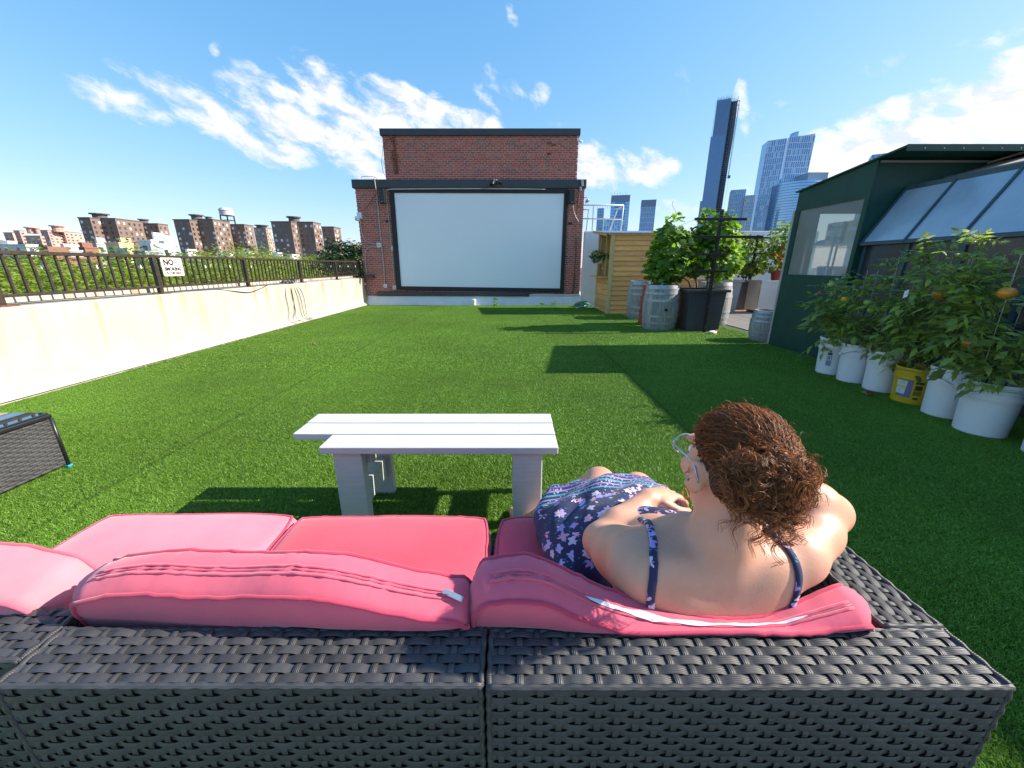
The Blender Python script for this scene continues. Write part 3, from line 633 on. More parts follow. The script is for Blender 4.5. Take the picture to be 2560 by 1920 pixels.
m = MB(); m.prism([(SX0-.05, SY0-.04, 1.955), (SX1+.02, SY0-.04, 1.955), (SX1+.02, SY0-.04, 2.0), (SX0-.05, SY0-.04, 2.0)], (0, .03, 0)); m.build('fascia', PINE, bar, bevel=.003)
m = MB(); m.prism([(SX0-.16, SY0-.08, 1.94), (SX0-.16, SY1+.12, 2.125), (SX0-.16, SY1+.12, 2.175), (SX0-.16, SY0-.08, 2.0)], (.03, 0, 0)); m.build('fascia', PINEY, bar, bevel=.003)
m = MB(); nx = 240; vs = []
for j, (yy, zz) in enumerate(((SY0-.12, 2.005), (SY1+.16, 2.185))):
    for i in range(nx+1):
        x = SX0-.18+(SX1+.08-SX0+.18)*i/nx; vs.append((x, yy, zz+.009*math.sin(2*math.pi*i/6)))
m.add(vs, [(i, i+1, nx+2+i, nx+1+i) for i in range(nx)]); o = m.build('corrugated_roof', MAT('corrugated_zinc', (.55, .6, .65), .35, .08, 4, metal=.8), bar, smooth=True); sd = o.modifiers.new('t', 'SOLIDIFY'); sd.thickness = .003
t = thing('beer_tap', 'chrome tap standing on the pine bar counter', 'tap', (2.6, 10.95, .955)); m = MB(); m.tube([(2.6, 10.95, .955), (2.6, 10.95, 1.12), (2.56, 10.95, 1.15), (2.47, 10.95, 1.15)], .018, 8); m.build('spout', GREYMETAL, t, smooth=True); m = MB(); m.lathe([(.012, 0), (.02, .04), (.014, .1)], 10, (2.6, 10.95, 1.14)); m.build('handle', BLACKPL, t, smooth=True)
# ------------------------------------------------------------------ leaves
def leaf_mat(name, c1, c2, trans=.35, rough=.5):
    return MAT(name, c1, rough, .25, 9, col2=c2, rnd=.45, trans=trans, coords='Object')
GRAPE = leaf_mat('grape_leaf', (.095, .20, .022), (.16, .30, .04), .45)
TOM = leaf_mat('tomato_leaf', (.17, .25, .05), (.29, .38, .085), .4, .55)
TOMY = leaf_mat('tomato_leaf_young', (.16, .24, .06), (.26, .34, .10), .35)
DRY = leaf_mat('dry_leaf', (.16, .12, .06), (.26, .2, .11), .2, .8)
STEM = MAT('green_stem', (.10, .15, .05), .6, .25, 20); WOODY = MAT('vine_wood', (.12, .075, .045), .85, .3, 25, bump=.4)
def fan_leaf(size, lobes=5, depth=.3, cup=.18, seed=0):
    # lobed leaf blade lying in xy, stalk at origin, tip along +x
    r = random.Random(seed); n = lobes*2+1; vs = [(size*.42, 0, size*cup*.3)]; rim = []
    for i in range(n+1):
        a = -150+300*i/n; f = 1 if i % 2 else (1-depth)
        rr = size*.55*f*(1.05-.12*abs(a)/150)*r.uniform(.92, 1.08)
        x, y = size*.42+rr*math.cos(R(a)), rr*math.sin(R(a)); rim.append((x, y, -cup*(y*y)/size-cup*.4*max(0, x-size*.5)**2/size+r.uniform(-.02, .02)*size))
    vs += rim+[(0, 0, 0)]; k = len(rim)
    fs = [(0, i+1, i+2) for i in range(k-1)]+[(0, k, k+1), (0, k+1, 1)]
    return vs, fs
def place(vs, M): return [tuple(M @ Vector(v)) for v in vs]
def rand_rot(r, pos, out, droop=.5):
    # leaf whose tip points outward/down with random spin
    d = (out+Vector((r.gauss(0, .6), r.gauss(0, .6), -droop+r.gauss(0, .4)))).normalized()
    up = (Vector((0, 0, 1))*.9+out*.5+Vector((r.gauss(0, .5), r.gauss(0, .5), r.gauss(0, .3))))
    y = up.cross(d)
    if y.length < 1e-3: y = d.orthogonal()
    y.normalize(); z = d.cross(y)
    return Matrix(((d.x, y.x, z.x, pos.x), (d.y, y.y, z.y, pos.y), (d.z, y.z, z.z, pos.z), (0, 0, 0, 1)))
LEAFV = [fan_leaf(1, 5, .3, .2, s) for s in range(4)]
def vine(thing_, blobs, nleaf, size, mat, seed, nobj=0, canes=()):
    r = random.Random(seed); tot = sum(b[3]*b[4]*b[5] for b in blobs); L = []
    for (x, y, z, a, b, c) in blobs:
        for _ in range(int(nleaf*a*b*c/tot)):
            while True:
                p = Vector((r.uniform(-1, 1), r.uniform(-1, 1), r.uniform(-1, 1)))
                if .25 < p.length < 1: break
            p = p*(p.length**-.45) if p.length > 0 else p
            pos = Vector((x+p.x*a, y+p.y*b, z+p.z*c)); L.append((pos, rand_rot(r, pos, Vector((p.x, p.y, p.z*.4)), .6), size*r.uniform(.6, 1.25)))
    L.sort(key=lambda q: (q[0]-Vector((0, 0, CAMH))).length)
    L = L[::1]
    shared = []
    for s in range(4):
        mm = MB(); mm.add(*LEAFV[s]); me = bpy.data.meshes.new('leaf'); me.from_pydata(mm.v, [], mm.f); me.polygons.foreach_set('use_smooth', [True]*len(mm.f)); me.materials.append(mat); shared.append(me)
    off = wloc(thing_)
    for k, (pos, M, s) in enumerate(L[:nobj]):
        o = link('leaf', shared[k % 4], thing_); o.matrix_local = Matrix.Translation(-off) @ M @ Matrix.Scale(s, 4)
    mm = MB()
    for k, (pos, M, s) in enumerate(L[nobj:]):
        v, f = LEAFV[k % 4]; mm.add(place(v, M @ Matrix.Scale(s, 4)), f)
    if mm.v: tag(mm.build('foliage', mat, thing_, smooth=True), kind='stuff')
# ------------------------------------------------------------------ big planters with trellis and grape vine
DARKPOT = MAT('planter_resin', (.055, .06, .07), .45, .12, 5); GREYPOT = MAT('planter_grey', (.16, .17, .18), .5, .12, 5); SOIL = MAT('potting_soil', (.05, .035, .025), .95, .4, 40, bump=.8, bscale=80)
def planter(name, label, cx, cy, s0, s1, h, mat, group=None):
    t = thing(name, label, 'planter', (cx, cy, 0), 0, group)
    def sq(s, z): return [(-s, -s, z), (s, -s, z), (s, s, z), (-s, s, z)]
    m = MB(); vs = sq(s0, .015)+sq(s1-.02, h-.05)+sq(s1+.03, h-.05)+sq(s1+.03, h)+sq(s1-.03, h)+sq(s1-.05, h-.09)
    fs = [(3, 2, 1, 0)]+[(i*4+k, i*4+(k+1) % 4, i*4+4+(k+1) % 4, i*4+4+k) for i in range(5) for k in range(4)]
    m.add(vs, fs); m.build('pot', mat, t, world=False, bevel=.006)
    m = MB(); m.add(sq(s1-.048, h-.088), [(0, 1, 2, 3)]); m.build('soil', SOIL, t, world=False)
    return t
planter('square_planter', 'large dark grey square tapered planter beside the wine barrel', 3.665, 7.62, .31, .365, .80, DARKPOT)
def trellis(label, x, y, zb, zt, bars, ztrim=.03):
    t = thing('trellis_post', label, 'trellis', (x, y, zb))
    m = MB(); m.box(x-.024, x+.024, y-.012, y+.036, zb, zt); m.build('upright', BLACK, t, bevel=.003)
    for (z, a, b) in bars:
        m = MB(); m.box(a, b, y-.034, y-.013, z-.022, z+.022); m.build('crossbar', BLACK, t, bevel=.003)
    for i in range(6):
        m = MB(); m.lathe([(.006, 0), (.006, .003)], 8, (x, y-.0125, zb+.1+i*(zt-zb-.2)/5), axis=(0, -1, 0)); m.build('bolt', GREYMETAL, t)
    return t
trellis('black metal trellis post with four crossbars on the dark grey planter', 3.655, 7.195, .02, 2.16, [(2.0, 3.18, 4.09), (1.71, 3.19, 4.43), (1.42, 3.33, 3.82), (1.13, 3.32, 3.90)])
gv = thing('grape_vine', 'bright green grape vine climbing over the dark grey planter', 'vine', (3.66, 7.65, .71))
vine(gv, [(3.08, 7.75, 1.45, .40, .42, .48), (3.0, 7.8, 1.15, .36, .4, .25), (3.55, 7.85, 1.5, .42, .38, .45), (3.95, 7.8, 1.75, .38, .36, .40), (4.1, 7.8, 1.3, .32, .34, .36), (3.05, 7.75, 1.95, .13, .16, .26), (2.92, 7.72, 1.8, .2, .2, .2), (3.66, 7.75, 2.1, .14, .14, .2), (4.05, 7.8, 2.1, .18, .18, .14)], 2100, .12, GRAPE, 3, 290)
for k, (bx, by, tx, ty, tz) in enumerate([(3.5, 7.6, 3.0, 7.75, 1.5), (3.6, 7.7, 3.4, 7.8, 1.8), (3.75, 7.65, 4.0, 7.8, 1.9), (3.8, 7.7, 4.2, 7.8, 1.4), (3.45, 7.75, 2.95, 7.8, 1.2)]):
    m = MB(); P = [Vector((bx, by, .70)).lerp(Vector((tx, ty, tz)), f)+Vector((.05*math.sin(f*7+k), .04*math.cos(f*5+k), .05*math.sin(f*9))) for f in [i/9 for i in range(10)]]
    m.tube(P, [.014-.009*i/9 for i in range(10)], 6); m.build('cane', WOODY, gv, smooth=True)
m = MB(); m.tube([(3.02+.05*math.sin(i*.6), 7.72, 2.05+.035*i) for i in range(10)], .004, 5); m.build('tendril', STEM, gv)
# second group of planters behind on the deck
planter('square_planter', 'grey square planter on the far deck beside the steel counter', 6.72, 11.4, .27, .32, .84, GREYPOT)
planter('square_planter', 'pale grey square planter on the deck behind the wine barrel', 5.75, 10.9, .36, .42, .86, MAT('planter_pale', (.33, .33, .33), .5, .1, 4))
trellis('black trellis post on the far grey planter', 6.68, 11.04, .05, 2.03, [(1.95, 6.2, 7.15), (1.55, 6.45, 6.95), (1.15, 6.3, 7.1)])
trellis('black trellis post behind the steel counter', 7.35, 10.98, .05, 2.2, [(1.95, 7.05, 7.6), (1.5, 7.1, 7.6)])
gv2 = thing('grape_vine', 'leafy vine growing from the pale grey planter on the deck', 'vine', (5.75, 10.9, .78))
vine(gv2, [(5.2, 10.3, 1.55, .55, .5, .5), (5.75, 10.8, 1.5, .55, .5, .55), (5.0, 9.9, 1.9, .4, .4, .4)], 900, .12, GRAPE, 5)
m = MB(); [m.tube([(5.75+.06*k, 10.9, .77), (5.6+.2*k, 10.7, 1.1), (5.3+.3*k, 10.5, 1.5)], [.014, .01, .006], 6) for k in range(3)]; m.build('cane', WOODY, gv2)
gv3 = thing('grape_vine', 'thin yellow green vine growing from the far grey planter', 'vine', (6.72, 11.4, .76))
vine(gv3, [(6.7, 11.3, 1.55, .55, .45, .5), (6.2, 11.2, 1.9, .4, .3, .25), (6.6, 11.3, 1.15, .5, .4, .22)], 900, .11, leaf_mat('vine_pale', (.10, .17, .03), (.19, .27, .06), .4), 6)
m = MB(); [m.tube([(6.72+.06*k, 11.4, .75), (6.6+.1*k, 11.35, 1.1), (6.5+.2*k, 11.3, 1.5)], [.012, .01, .006], 6) for k in range(3)]; m.build('cane', WOODY, gv3)
gv4 = thing('climbing_bean', 'tall climbing plant in a red pot on the steel counter', 'plant', (7.0, 10.45, .86))
vine(gv4, [(7.05, 10.5, 1.9, .34, .35, .42), (6.8, 10.45, 1.45, .36, .3, .35), (7.1, 10.4, 1.5, .3, .3, .3)], 800, .09, leaf_mat('bean_leaf', (.10, .19, .025), (.2, .3, .05), .45), 8)
m = MB(); m.lathe([(.0, .0), (.11, 0), (.15, .22), (.16, .225), (.16, .25), (.14, .25)], 16, (7.0, 10.45, .862), cap=False); m.build('pot', MAT('red_pot', (.32, .03, .03), .4, .1, 6), gv4, smooth=True, angle=40)
m = MB(); r2 = random.Random(4)
for _ in range(60):
    p = Vector((6.8+r2.gauss(0, .16), 10.2+r2.gauss(0, .1), 1.5+r2.gauss(0, .16))); m.add(place(LEAFV[0][0], rand_rot(r2, p, Vector((0, -1, 0)), .2) @ Matrix.Scale(.05, 4)), LEAFV[0][1])
tag(m.build('flowers', MAT('red_flower', (.55, .09, .02), .6, .2, 9, trans=.3), gv4), kind='stuff')
cable('trellis_wire', 'thin wire strung between the trellis posts', [(3.0, 7.6, 1.9), (3.62, 7.2, 2.1), (4.6, 8.6, 2.02), (5.6, 9.9, 2.1), (6.68, 11.0, 2.0)], .0025, CABLE, 'wire')
# ------------------------------------------------------------------ deck and far roof things
DECKM = pine_mat('grey_deck', (.17, .15, .14), (.26, .235, .22), 'y')
m = MB(); m.box(4.66, 9.6, 6.3, 12.3, -.028, -.012); dk = tag(m.build('deck', MAT('deck_gap', (.04, .035, .03), .9)), kind='structure')
me0 = None; x = 4.66
while x < 9.5:
    if me0 is None: mm = MB(); mm.box(0, .137, 6.3, 10.1, -.012, .012); o = mm.build('board', DECKM, dk, bevel=.002); me0 = o.data; o.location = (x, 0, 0)
    else: o = link('board', me0, dk, bevel=.002); o.location = (x, 0, 0)
    x += .143
PAVE = MAT('clay_paver', (.42, .27, .2), .8, .15, 6, rnd=.2); me0 = None
for i in range(16):
    for j in range(7):
        if me0 is None: mm = MB(); mm.box(0, .296, 0, .296, -.012, .012); o = mm.build('paver', PAVE, dk, bevel=.003); me0 = o.data
        else: o = link('paver', me0, dk, bevel=.003)
        o.location = (4.68+.303*i, 10.12+.303*j, 0)
STEEL = MAT('brushed_steel', (.5, .5, .5), .35, .1, 3, metal=.85, stretch=(1, 1, 25))
t = thing('steel_counter', 'stainless steel outdoor kitchen counter on the deck', 'counter', (7.4, 10.5, .012))
m = MB(); m.box(6.5, 8.4, 10.22, 10.8, .08, .82); m.build('cabinet', STEEL, t, bevel=.005); m = MB(); m.box(6.46, 8.44, 10.18, 10.84, .82, .86); m.build('countertop', STEEL, t, bevel=.005); m = MB(); m.box(6.55, 8.35, 10.28, 10.76, .013, .08); m.build('kick_plate', BLACK, t)
m = MB(); m.box(9.62, 9.85, 5.8, 12.58, -.02, 1.0); m.box(9.6, 9.87, 5.8, 12.58, 1.0, 1.04); tag(m.build('parapet_wall', WHITEP), 'low white parapet wall at the far side of the deck', 'wall')
# ------------------------------------------------------------------ wine barrels
def wood_grey():
    m = bpy.data.materials.new('weathered_oak'); m.use_nodes = True; t = NT(m.node_tree); bs = t.n['Principled BSDF']
    oi = t.node('ShaderNodeObjectInfo'); v = t.node('ShaderNodeTexCoord').outputs['Object']
    ad = t.node('ShaderNodeVectorMath', operation='ADD'); t.l.new(v, ad.inputs[0]); cx = t.node('ShaderNodeCombineXYZ'); t.l.new(t.math('MULTIPLY', oi.outputs['Random'], 50), cx.inputs[2]); t.l.new(t.math('MULTIPLY', oi.outputs['Random'], 31), cx.inputs[0]); t.l.new(cx.outputs[0], ad.inputs[1])
    g = t.noise(t.mapping(ad.outputs[0], scale=(14, 14, 1.3)), 4, 6, .65)
    c = t.ramp(g, [(.25, (.15, .14, .13)), (.5, (.30, .29, .275)), (.75, (.46, .44, .41))])
    st = t.sstep(t.noise(ad.outputs[0], 5, 5, .7), .55, .75); c = t.mix(t.math('MULTIPLY', st, .4), c, (.16, .13, .10))
    s = t.node('ShaderNodeVectorMath', operation='SCALE'); t.l.new(c, s.inputs[0]); t.l.new(t.math('MULTIPLY_ADD', oi.outputs['Random'], .5, .75), s.inputs['Scale']); t.l.new(s.outputs[0], bs.inputs['Base Color'])
    bs.inputs['Roughness'].default_value = .8; t.l.new(t.bump(g, .3, .005), bs.inputs['Normal']); return m
OAK = wood_grey(); HOOP = MAT('barrel_hoop', (.30, .33, .37), .5, .2, 7, metal=.5, col2=(.42, .45, .48))
def barrel(label, x, y, h, r0, r1, rz, group='wine barrels beside the planters', n=22, tilt=0):
    t = thing('wine_barrel', label, 'barrel', (x, y, 0), R(rz), group)
    def rad(f): return r0+(r1-r0)*(1-(2*f-1)**2)
    mm = MB(); K = 10; w = math.pi/n*.965; vs = []
    for i in range(K+1):
        f = i/K; rr = rad(f)
        for a, q in ((-w, 1), (-w/2, 1.003), (w/2, 1.003), (w, 1), (w, .91), (-w, .91)): vs.append((rr*q*math.cos(a), rr*q*math.sin(a), .004+h*f))
    fs = [(i*6+k, i*6+(k+1) % 6, i*6+6+(k+1) % 6, i*6+6+k) for i in range(K) for k in range(6)]+[(5, 4, 3, 2, 1, 0), tuple(range(K*6, K*6+6))]
    mm.add(vs, fs); o = mm.build('stave', OAK, t, world=False); 
    for k in range(1, n):
        o2 = link('stave', o.data, t); o2.rotation_euler.z = 2*math.pi*k/n
    for f0, f1 in ((.0, .085), (.155, .20), (.30, .355), (.645, .70), (.80, .845), (.915, 1.0)):
        mm = MB(); z0, z1 = .004+h*f0, .004+h*f1
        mm.lathe([(rad(f0)+.0005, z0), (rad(f0)+.006, z0), (rad((f0+f1)/2)+.0065, (z0+z1)/2), (rad(f1)+.006, z1), (rad(f1)+.0005, z1)], 40, cap=False); mm.build('hoop', HOOP, t, world=False, smooth=True, angle=40)
    mm = MB(); mm.lathe([(.0, h-.035), (r0*.93, h-.035)], 32, cap=False); mm.lathe([(0, .03), (r0*.93, .03)], 32, cap=False); mm.build('barrel_head', OAK, t, world=False)
    return t
b1 = barrel('weathered grey wine barrel with a bung hole beside the dark planter', 2.95, 7.66, .87, .295, .34, 0)
m = MB(); m.lathe([(.028, 0), (.028, .006), (.02, .006), (.018, -.01)], 16, (2.93, 7.66-.345, .42), axis=(0, -1, 0)); m.build('bung_hole', BLACKPL, b1)
m = MB(); m.tube([(2.86+.018*i, 7.55+.01*i, .845+.06*math.sin(math.pi*i/9)) for i in range(10)], .012, 7); m.build('hose_handle', WHITEPL, b1, smooth=True)
barrel('grey wine barrel standing by the pine siding of the bar', 3.12, 9.3, .88, .295, .34, 8)
barrel('sun dappled wine barrel between the dark planter and the deck', 4.38, 8.42, .89, .295, .345, 3)
barrel('small silver grey keg barrel beside the green shed corner', 4.26, 6.37, .52, .20, .245, 5, n=16)
RED = MAT('red_enamel', (.38, .02, .018), .4, .15, 6)
t = thing('red_drum', 'red ribbed metal drum squeezed between two wine barrels', 'drum', (2.955, 8.3, 0)); m = MB()
m.lathe([(.19, .0), (.205, .01), (.195, .27), (.21, .28), (.21, .30), (.185, .31), (.182, .56), (.198, .57), (.198, .59), (.172, .60), (.17, .81), (.18, .82), (.18, .84), (.16, .84), (.155, .8)], 28, (2.955, 8.3, 0)); m.build('drum_body', RED, t, smooth=True, angle=35)
m = MB(); m.lathe([(.0, .79), (.156, .80)], 20, (2.955, 8.3, 0), cap=False); m.build('lid', RED, t)
# ------------------------------------------------------------------ hose, hanging basket, litter
t = thing('garden_hose', 'coiled green garden hose lying by the white plinth and bar', 'hose', (2.2, 11.6, 0)); m = MB()
for k in range(7):
    rr = .28-.022*k; m.tube([(2.18+rr*1.05*math.cos(a*.35), 11.9+rr*.8*math.sin(a*.35), .03+.022*k+.02*math.sin(a*.7+k)) for a in range(19)], .012, 6)
m.build('green_coil', MAT('hose_green', (.01, .12, .06), .4, .15, 9), t, smooth=True)
m = MB(); m.tube([(1.9+.9*f+.1*math.sin(f*7), 11.35+.35*math.sin(f*5.5), .035+.05*math.sin(f*3.1)) for f in [i/26 for i in range(27)]], .013, 7); m.build('pale_loop', MAT('hose_pale', (.5, .62, .6), .4, .1, 9), t, smooth=True)
t = thing('hanging_basket', 'hanging flower basket with small yellow flowers under the bar eave', 'hanging basket', (2.42, 10.95, 1.25))
m = MB(); m.lathe([(.04, 0), (.09, .02), (.12, .13), (.125, .14), (.115, .14), (.1, .1)], 18, (2.42, 10.95, 1.28)); m.build('pot', WHITEPL, t, smooth=True)
m = MB(); [m.tube([(2.42+.11*math.cos(a), 10.95+.11*math.sin(a), 1.42), (2.42, 10.95, 1.95)], .003, 4) for a in (0, 2.1, 4.2)]; m.tube([(2.42, 10.95, 1.95), (2.42, 10.95, 2.06)], .005, 5); m.build('hanger', GREYMETAL, t)
vine(t, [(2.38, 10.9, 1.50, .26, .2, .13), (2.28, 10.9, 1.42, .14, .14, .1)], 420, .05, leaf_mat('basket_leaf', (.05, .11, .03), (.1, .18, .05)), 12)
m = MB(); r2 = random.Random(9)
for _ in range(70):
    p = Vector((2.36+r2.gauss(0, .13), 10.88+r2.gauss(0, .1), 1.55+r2.gauss(0, .05))); m.add(place(LEAFV[1][0], rand_rot(r2, p, Vector((0, -.5, .5)), -.4) @ Matrix.Scale(.035, 4)), LEAFV[1][1])
tag(m.build('flowers', MAT('yellow_flower', (.7, .5, .03), .6, .1, 9), t), kind='stuff')
t = thing('plastic_bottle', 'crumpled white plastic bottle with orange cap lying at the dark planter', 'bottle', (3.74, 7.02, .0)); m = MB(); m.lathe([(.0, -.07), (.03, -.068), (.034, 0), (.03, .05), (.014, .07), (.013, .09)], 12, (3.72, 7.02, .045), axis=(-.9, -.3, .1)); m.build('bottle_body', WHITEPL, t, smooth=True); m = MB(); m.obox((3.79, 7.05, .055), (.03, .01, .02), (0, .025, 0), (-.01, 0, .02)); m.build('orange_carton', MAT('carton', (.55, .28, .1), .6), t, bevel=.004)
DRYM = MAT('dead_leaf', (.30, .15, .09), .8, .3, 30)
def dead_leaf(label, x, y, s, seed):
    r = random.Random(seed); mm = MB()
    for k in range(3):
        v, f = fan_leaf(s, 5, .35, .5, seed+k); mm.add(place(v, Matrix.Translation((x, y, .035)) @ Matrix.Rotation(r.uniform(0, 6), 4, 'Z') @ Matrix.Rotation(r.uniform(-.6, .3), 4, 'Y')), f)
    tag(mm.build('dead_leaf', DRYM), label, 'leaf')
dead_leaf('curled brown dead leaf on the turf between a white and the yellow bucket', 3.50, 3.50, .09, 3); dead_leaf('small dry leaf on the turf in front of the pine siding', 2.85, 9.75, .08, 5); dead_leaf('small reddish leaf on the open turf near the parapet', -3.2, 6.0, .06, 8)
for k, (x, y) in enumerate([(-.55, 12.3), (-.5, 12.28), (.95, 12.33), (1.35, 12.36)]):
    t = thing('weed', 'small green weed sprouting at the foot of the white plinth', 'weed', (x, y, 0), 0, 'weeds along the plinth'); r2 = random.Random(k); mm = MB()
    for _ in range(14):
        p = Vector((x+r2.gauss(0, .04), y+r2.gauss(0, .03), r2.uniform(.03, .12+.1*(k < 2)))); mm.add(place(LEAFV[2][0], rand_rot(r2, p, Vector((r2.gauss(0, 1), r2.gauss(0, 1), .3)), -.2) @ Matrix.Scale(.06, 4)), LEAFV[2][1])
    mm.build('leaves', GRAPE, t); mm = MB(); mm.tube([(x, y, 0), (x+.01, y, .12)], .004, 5); mm.build('stem', STEM, t)
# ------------------------------------------------------------------ green canvas shed
GREEN = MAT('green_canvas', (.002, .048, .033), .55, .18, 5, bump=.12, bscale=140)
SHEDTRIM = MAT('steel_trim', (.45, .43, .40), .45, .1, 6, metal=.3)
sh = thing('green_shed', 'dark green canvas shed with clear vinyl window and awning beside tomato plants', 'shed', (5.3, 5.45, 0))
GX = 4.15; GY0, GY1 = 4.86, 6.06
def roofz(y): return 2.25+(GY1-y)*.1125
WY0, WY1, WZ0, WZ1 = 4.92, 5.97, 1.10, 1.98
m = MB()
m.box(GX, GX+.03, GY0, GY1, 0, WZ0); m.box(GX, GX+.03, WY1, GY1, WZ0, WZ1); m.box(GX, GX+.03, GY0, WY0, WZ0, WZ1)
m.prism([(GX, GY0, WZ1), (GX, GY1, WZ1), (GX, GY1, roofz(GY1)-.01), (GX, GY0, roofz(GY0)-.01)], (.03, 0, 0))
m.build('side_wall', GREEN, sh)
m = MB(); m.box(GX+.032, 7.2, GY0, GY0+.03, 0, roofz(GY0)-.015); m.build('front_wall', GREEN, sh)
m = MB(); m.box(GX+.032, 7.2, GY1-.03, GY1, 0, 1.0); m.box(GX+.032, 7.2, GY1-.03, GY1, 1.95, roofz(GY1)-.015); m.box(GX+.032, 4.5, GY1-.03, GY1, 1.0, 1.95); m.box(6.6, 7.2, GY1-.03, GY1, 1.0, 1.95); m.build('rear_wall', GREEN, sh)
m = MB(); m.box(7.17, 7.2, GY0+.03, GY1-.03, 0, .6); m.box(7.17, 7.2, GY0+.03, GY1-.03, 2.0, 2.2); m.build('end_wall', GREEN, sh)
VIN = GLASS('clear_vinyl', (.86, .92, .9), .1, .80, (.55, .62, .68), .42)
m = MB(); m.add([(GX+.015, WY0-.01, WZ0-.01), (GX+.015, WY1+.01, WZ0-.01), (GX+.015, WY1+.01, WZ1+.01), (GX+.015, WY0-.01, WZ1+.01)], [(0, 1, 2, 3)]); m.build('window_pane', VIN, sh)
m = MB(); m.add([(4.49, GY1-.015, .99), (6.61, GY1-.015, .99), (6.61, GY1-.015, 1.96), (4.49, GY1-.015, 1.96)], [(0, 1, 2, 3)]); m.build('rear_window_pane', VIN, sh)
AWY = 4.52
m = MB(); m.prism([(GX-.03, AWY, roofz(AWY)-.012), (GX-.03, GY1+.04, roofz(GY1+.04)-.012), (GX-.03, GY1+.04, roofz(GY1+.04)+.006), (GX-.03, AWY, roofz(AWY)+.006)], (3.1, 0, 0)); m.build('roof_canvas', GREEN, sh)
m = MB(); m.box(GX-.03, 7.25, AWY-.012, AWY-.001, roofz(AWY)-.055, roofz(AWY)+.008); m.build('awning_valance', GREEN, sh)
for i in range(14):
    m = MB(); m.lathe([(.007, 0), (.007, .004)], 8, (4.3+.2*i, AWY-.0125, roofz(AWY)-.03), axis=(0, -1, 0)); m.build('grommet', GREYMETAL, sh)
FB = MAT('frame_bar_grey', (.22, .22, .21), .5, .1, 5)
m = MB(); m.bar((GX+.02, GY0-.02, roofz(GY0)-.04), (7.1, GY0-.02, roofz(GY0)-.04), .022, .022); m.build('awning_bar', FB, sh)
for x in (5.35, 6.5):
    m = MB(); m.bar((x, GY0-.04, roofz(GY0)-.06), (x+.15, AWY+.03, roofz(AWY)-.03), .02, .02); m.build('awning_strut', FB, sh)
m = MB(); m.box(GX-.012, GX+.02, GY1+.002, GY1+.035, 0, 2.0); m.build('corner_trim', SHEDTRIM, sh, bevel=.003)
m = MB(); m.bar((GX-.004, GY0-.006, 1.5), (GX-.004, GY0-.006, roofz(GY0)-.02), .012, .012); m.build('edge_piping', GREEN, sh)
# shelf with boxes inside
rk = thing('wire_shelf', 'chrome wire shelf seen through the vinyl window of the green shed', 'shelf', (4.5, 5.45, 0)); CHR = MAT('chrome_wire', (.62, .63, .62), .3, .05, 5, metal=.6)
for x in (4.3, 4.75):
    for y in (4.98, 5.42, 5.9):
        m = MB(); m.tube([(x, y, 0), (x, y, 1.83 if y < 5 else 1.62)], .013, 8); m.build('upright', CHR, rk, smooth=True)
for z in (.5, 1.05, 1.50):
    m = MB()
    for x in (4.29, 4.76): m.tube([(x, 4.97, z), (x, 5.91, z)], .006, 5); m.tube([(x, 4.97, z-.03), (x, 5.91, z-.03)], .005, 5); m.tube([(x, 4.97+.94*i/24, z-.03*(i % 2)) for i in range(25)], .003, 4)
    for k in range(24): m.tube([(4.29, 4.98+.04*k, z), (4.76, 4.98+.04*k, z)], .002, 4)
    m.build('wire_shelf_board', CHR, rk)
CARD = MAT('white_carton', (.66, .68, .7), .6, .04, 4); CARDY = MAT('carton_yellow', (.75, .62, .05), .6); CARDR = MAT('carton_red', (.4, .06, .08), .6); CARDT = MAT('carton_ink', (.10, .14, .2), .6)
def carton(label, y0, y1, z0, logo, grp='cartons on the wire shelf'):
    t = thing('carton', label, 'box', (4.5, (y0+y1)/2, z0), 0, grp)
    m = MB(); m.box(4.36, 4.7, y0, y1, z0, z0+.135); m.build('box_body', CARD, t, bevel=.003)
    m = MB(); yb = y1-.06
    if logo is CARDY: m.box(4.3575, 4.359, yb-.045, yb+.03, z0+.07, z0+.115)
    else: m.box(4.3575, 4.359, yb-.03, yb+.03, z0+.055, z0+.07); m.box(4.3575, 4.359, yb-.03, yb+.03, z0+.085, z0+.1)
    m.build('printed_logo', logo, t)
    text_mesh('CAN LINERS', .038, CARDT, 'lettering', t, basis((4.358, (y0+yb)/2-.015, z0+.068), (0, -1, 0), (0, 0, 1)), .0004, .0006)
carton('white can liner carton with yellow logo, upper of two by the shelf end', 5.02, 5.33, 1.645, CARDY); carton('white can liner carton with yellow logo, lower of two on the shelf', 5.02, 5.33, 1.505, CARDY)
carton('white can liner carton with red stripes, upper of two on the shelf', 5.39, 5.66, 1.645, CARDR); carton('white can liner carton with red stripes, lower of two on the shelf', 5.39, 5.66, 1.505, CARDR)
t = thing('plastic_bag', 'pale blue folded plastic bag lying on the wire shelf', 'bag', (4.45, 5.78, 1.505)); m = MB(); m.lathe([(.0, .07), (.05, .06), (.10, .03), (.12, .0)][::-1], 12, (4.45, 5.79, 1.507)); m.build('bag_body', MAT('bag_blue', (.35, .5, .75), .4, .2, 20, bump=.5, bscale=30), t, smooth=True)
for k, (y, c, lb) in enumerate([(5.15, (.6, .35, .36), 'pink rimmed white tub on the lower shelf behind the window'), (5.4, (.55, .57, .6), 'white tub on the lower shelf behind the window'), (5.7, (.25, .38, .6), 'blue tub on the lower shelf behind the window')]):
    m = MB(); m.lathe([(.08, 0), (.095, .14), (.1, .145), (.1, .16), (.0, .162)], 18, (4.5, y, 1.055)); tag(m.build('tub', MAT('tub_%d' % k, c, .4), smooth=True, angle=40), lb, 'tub')
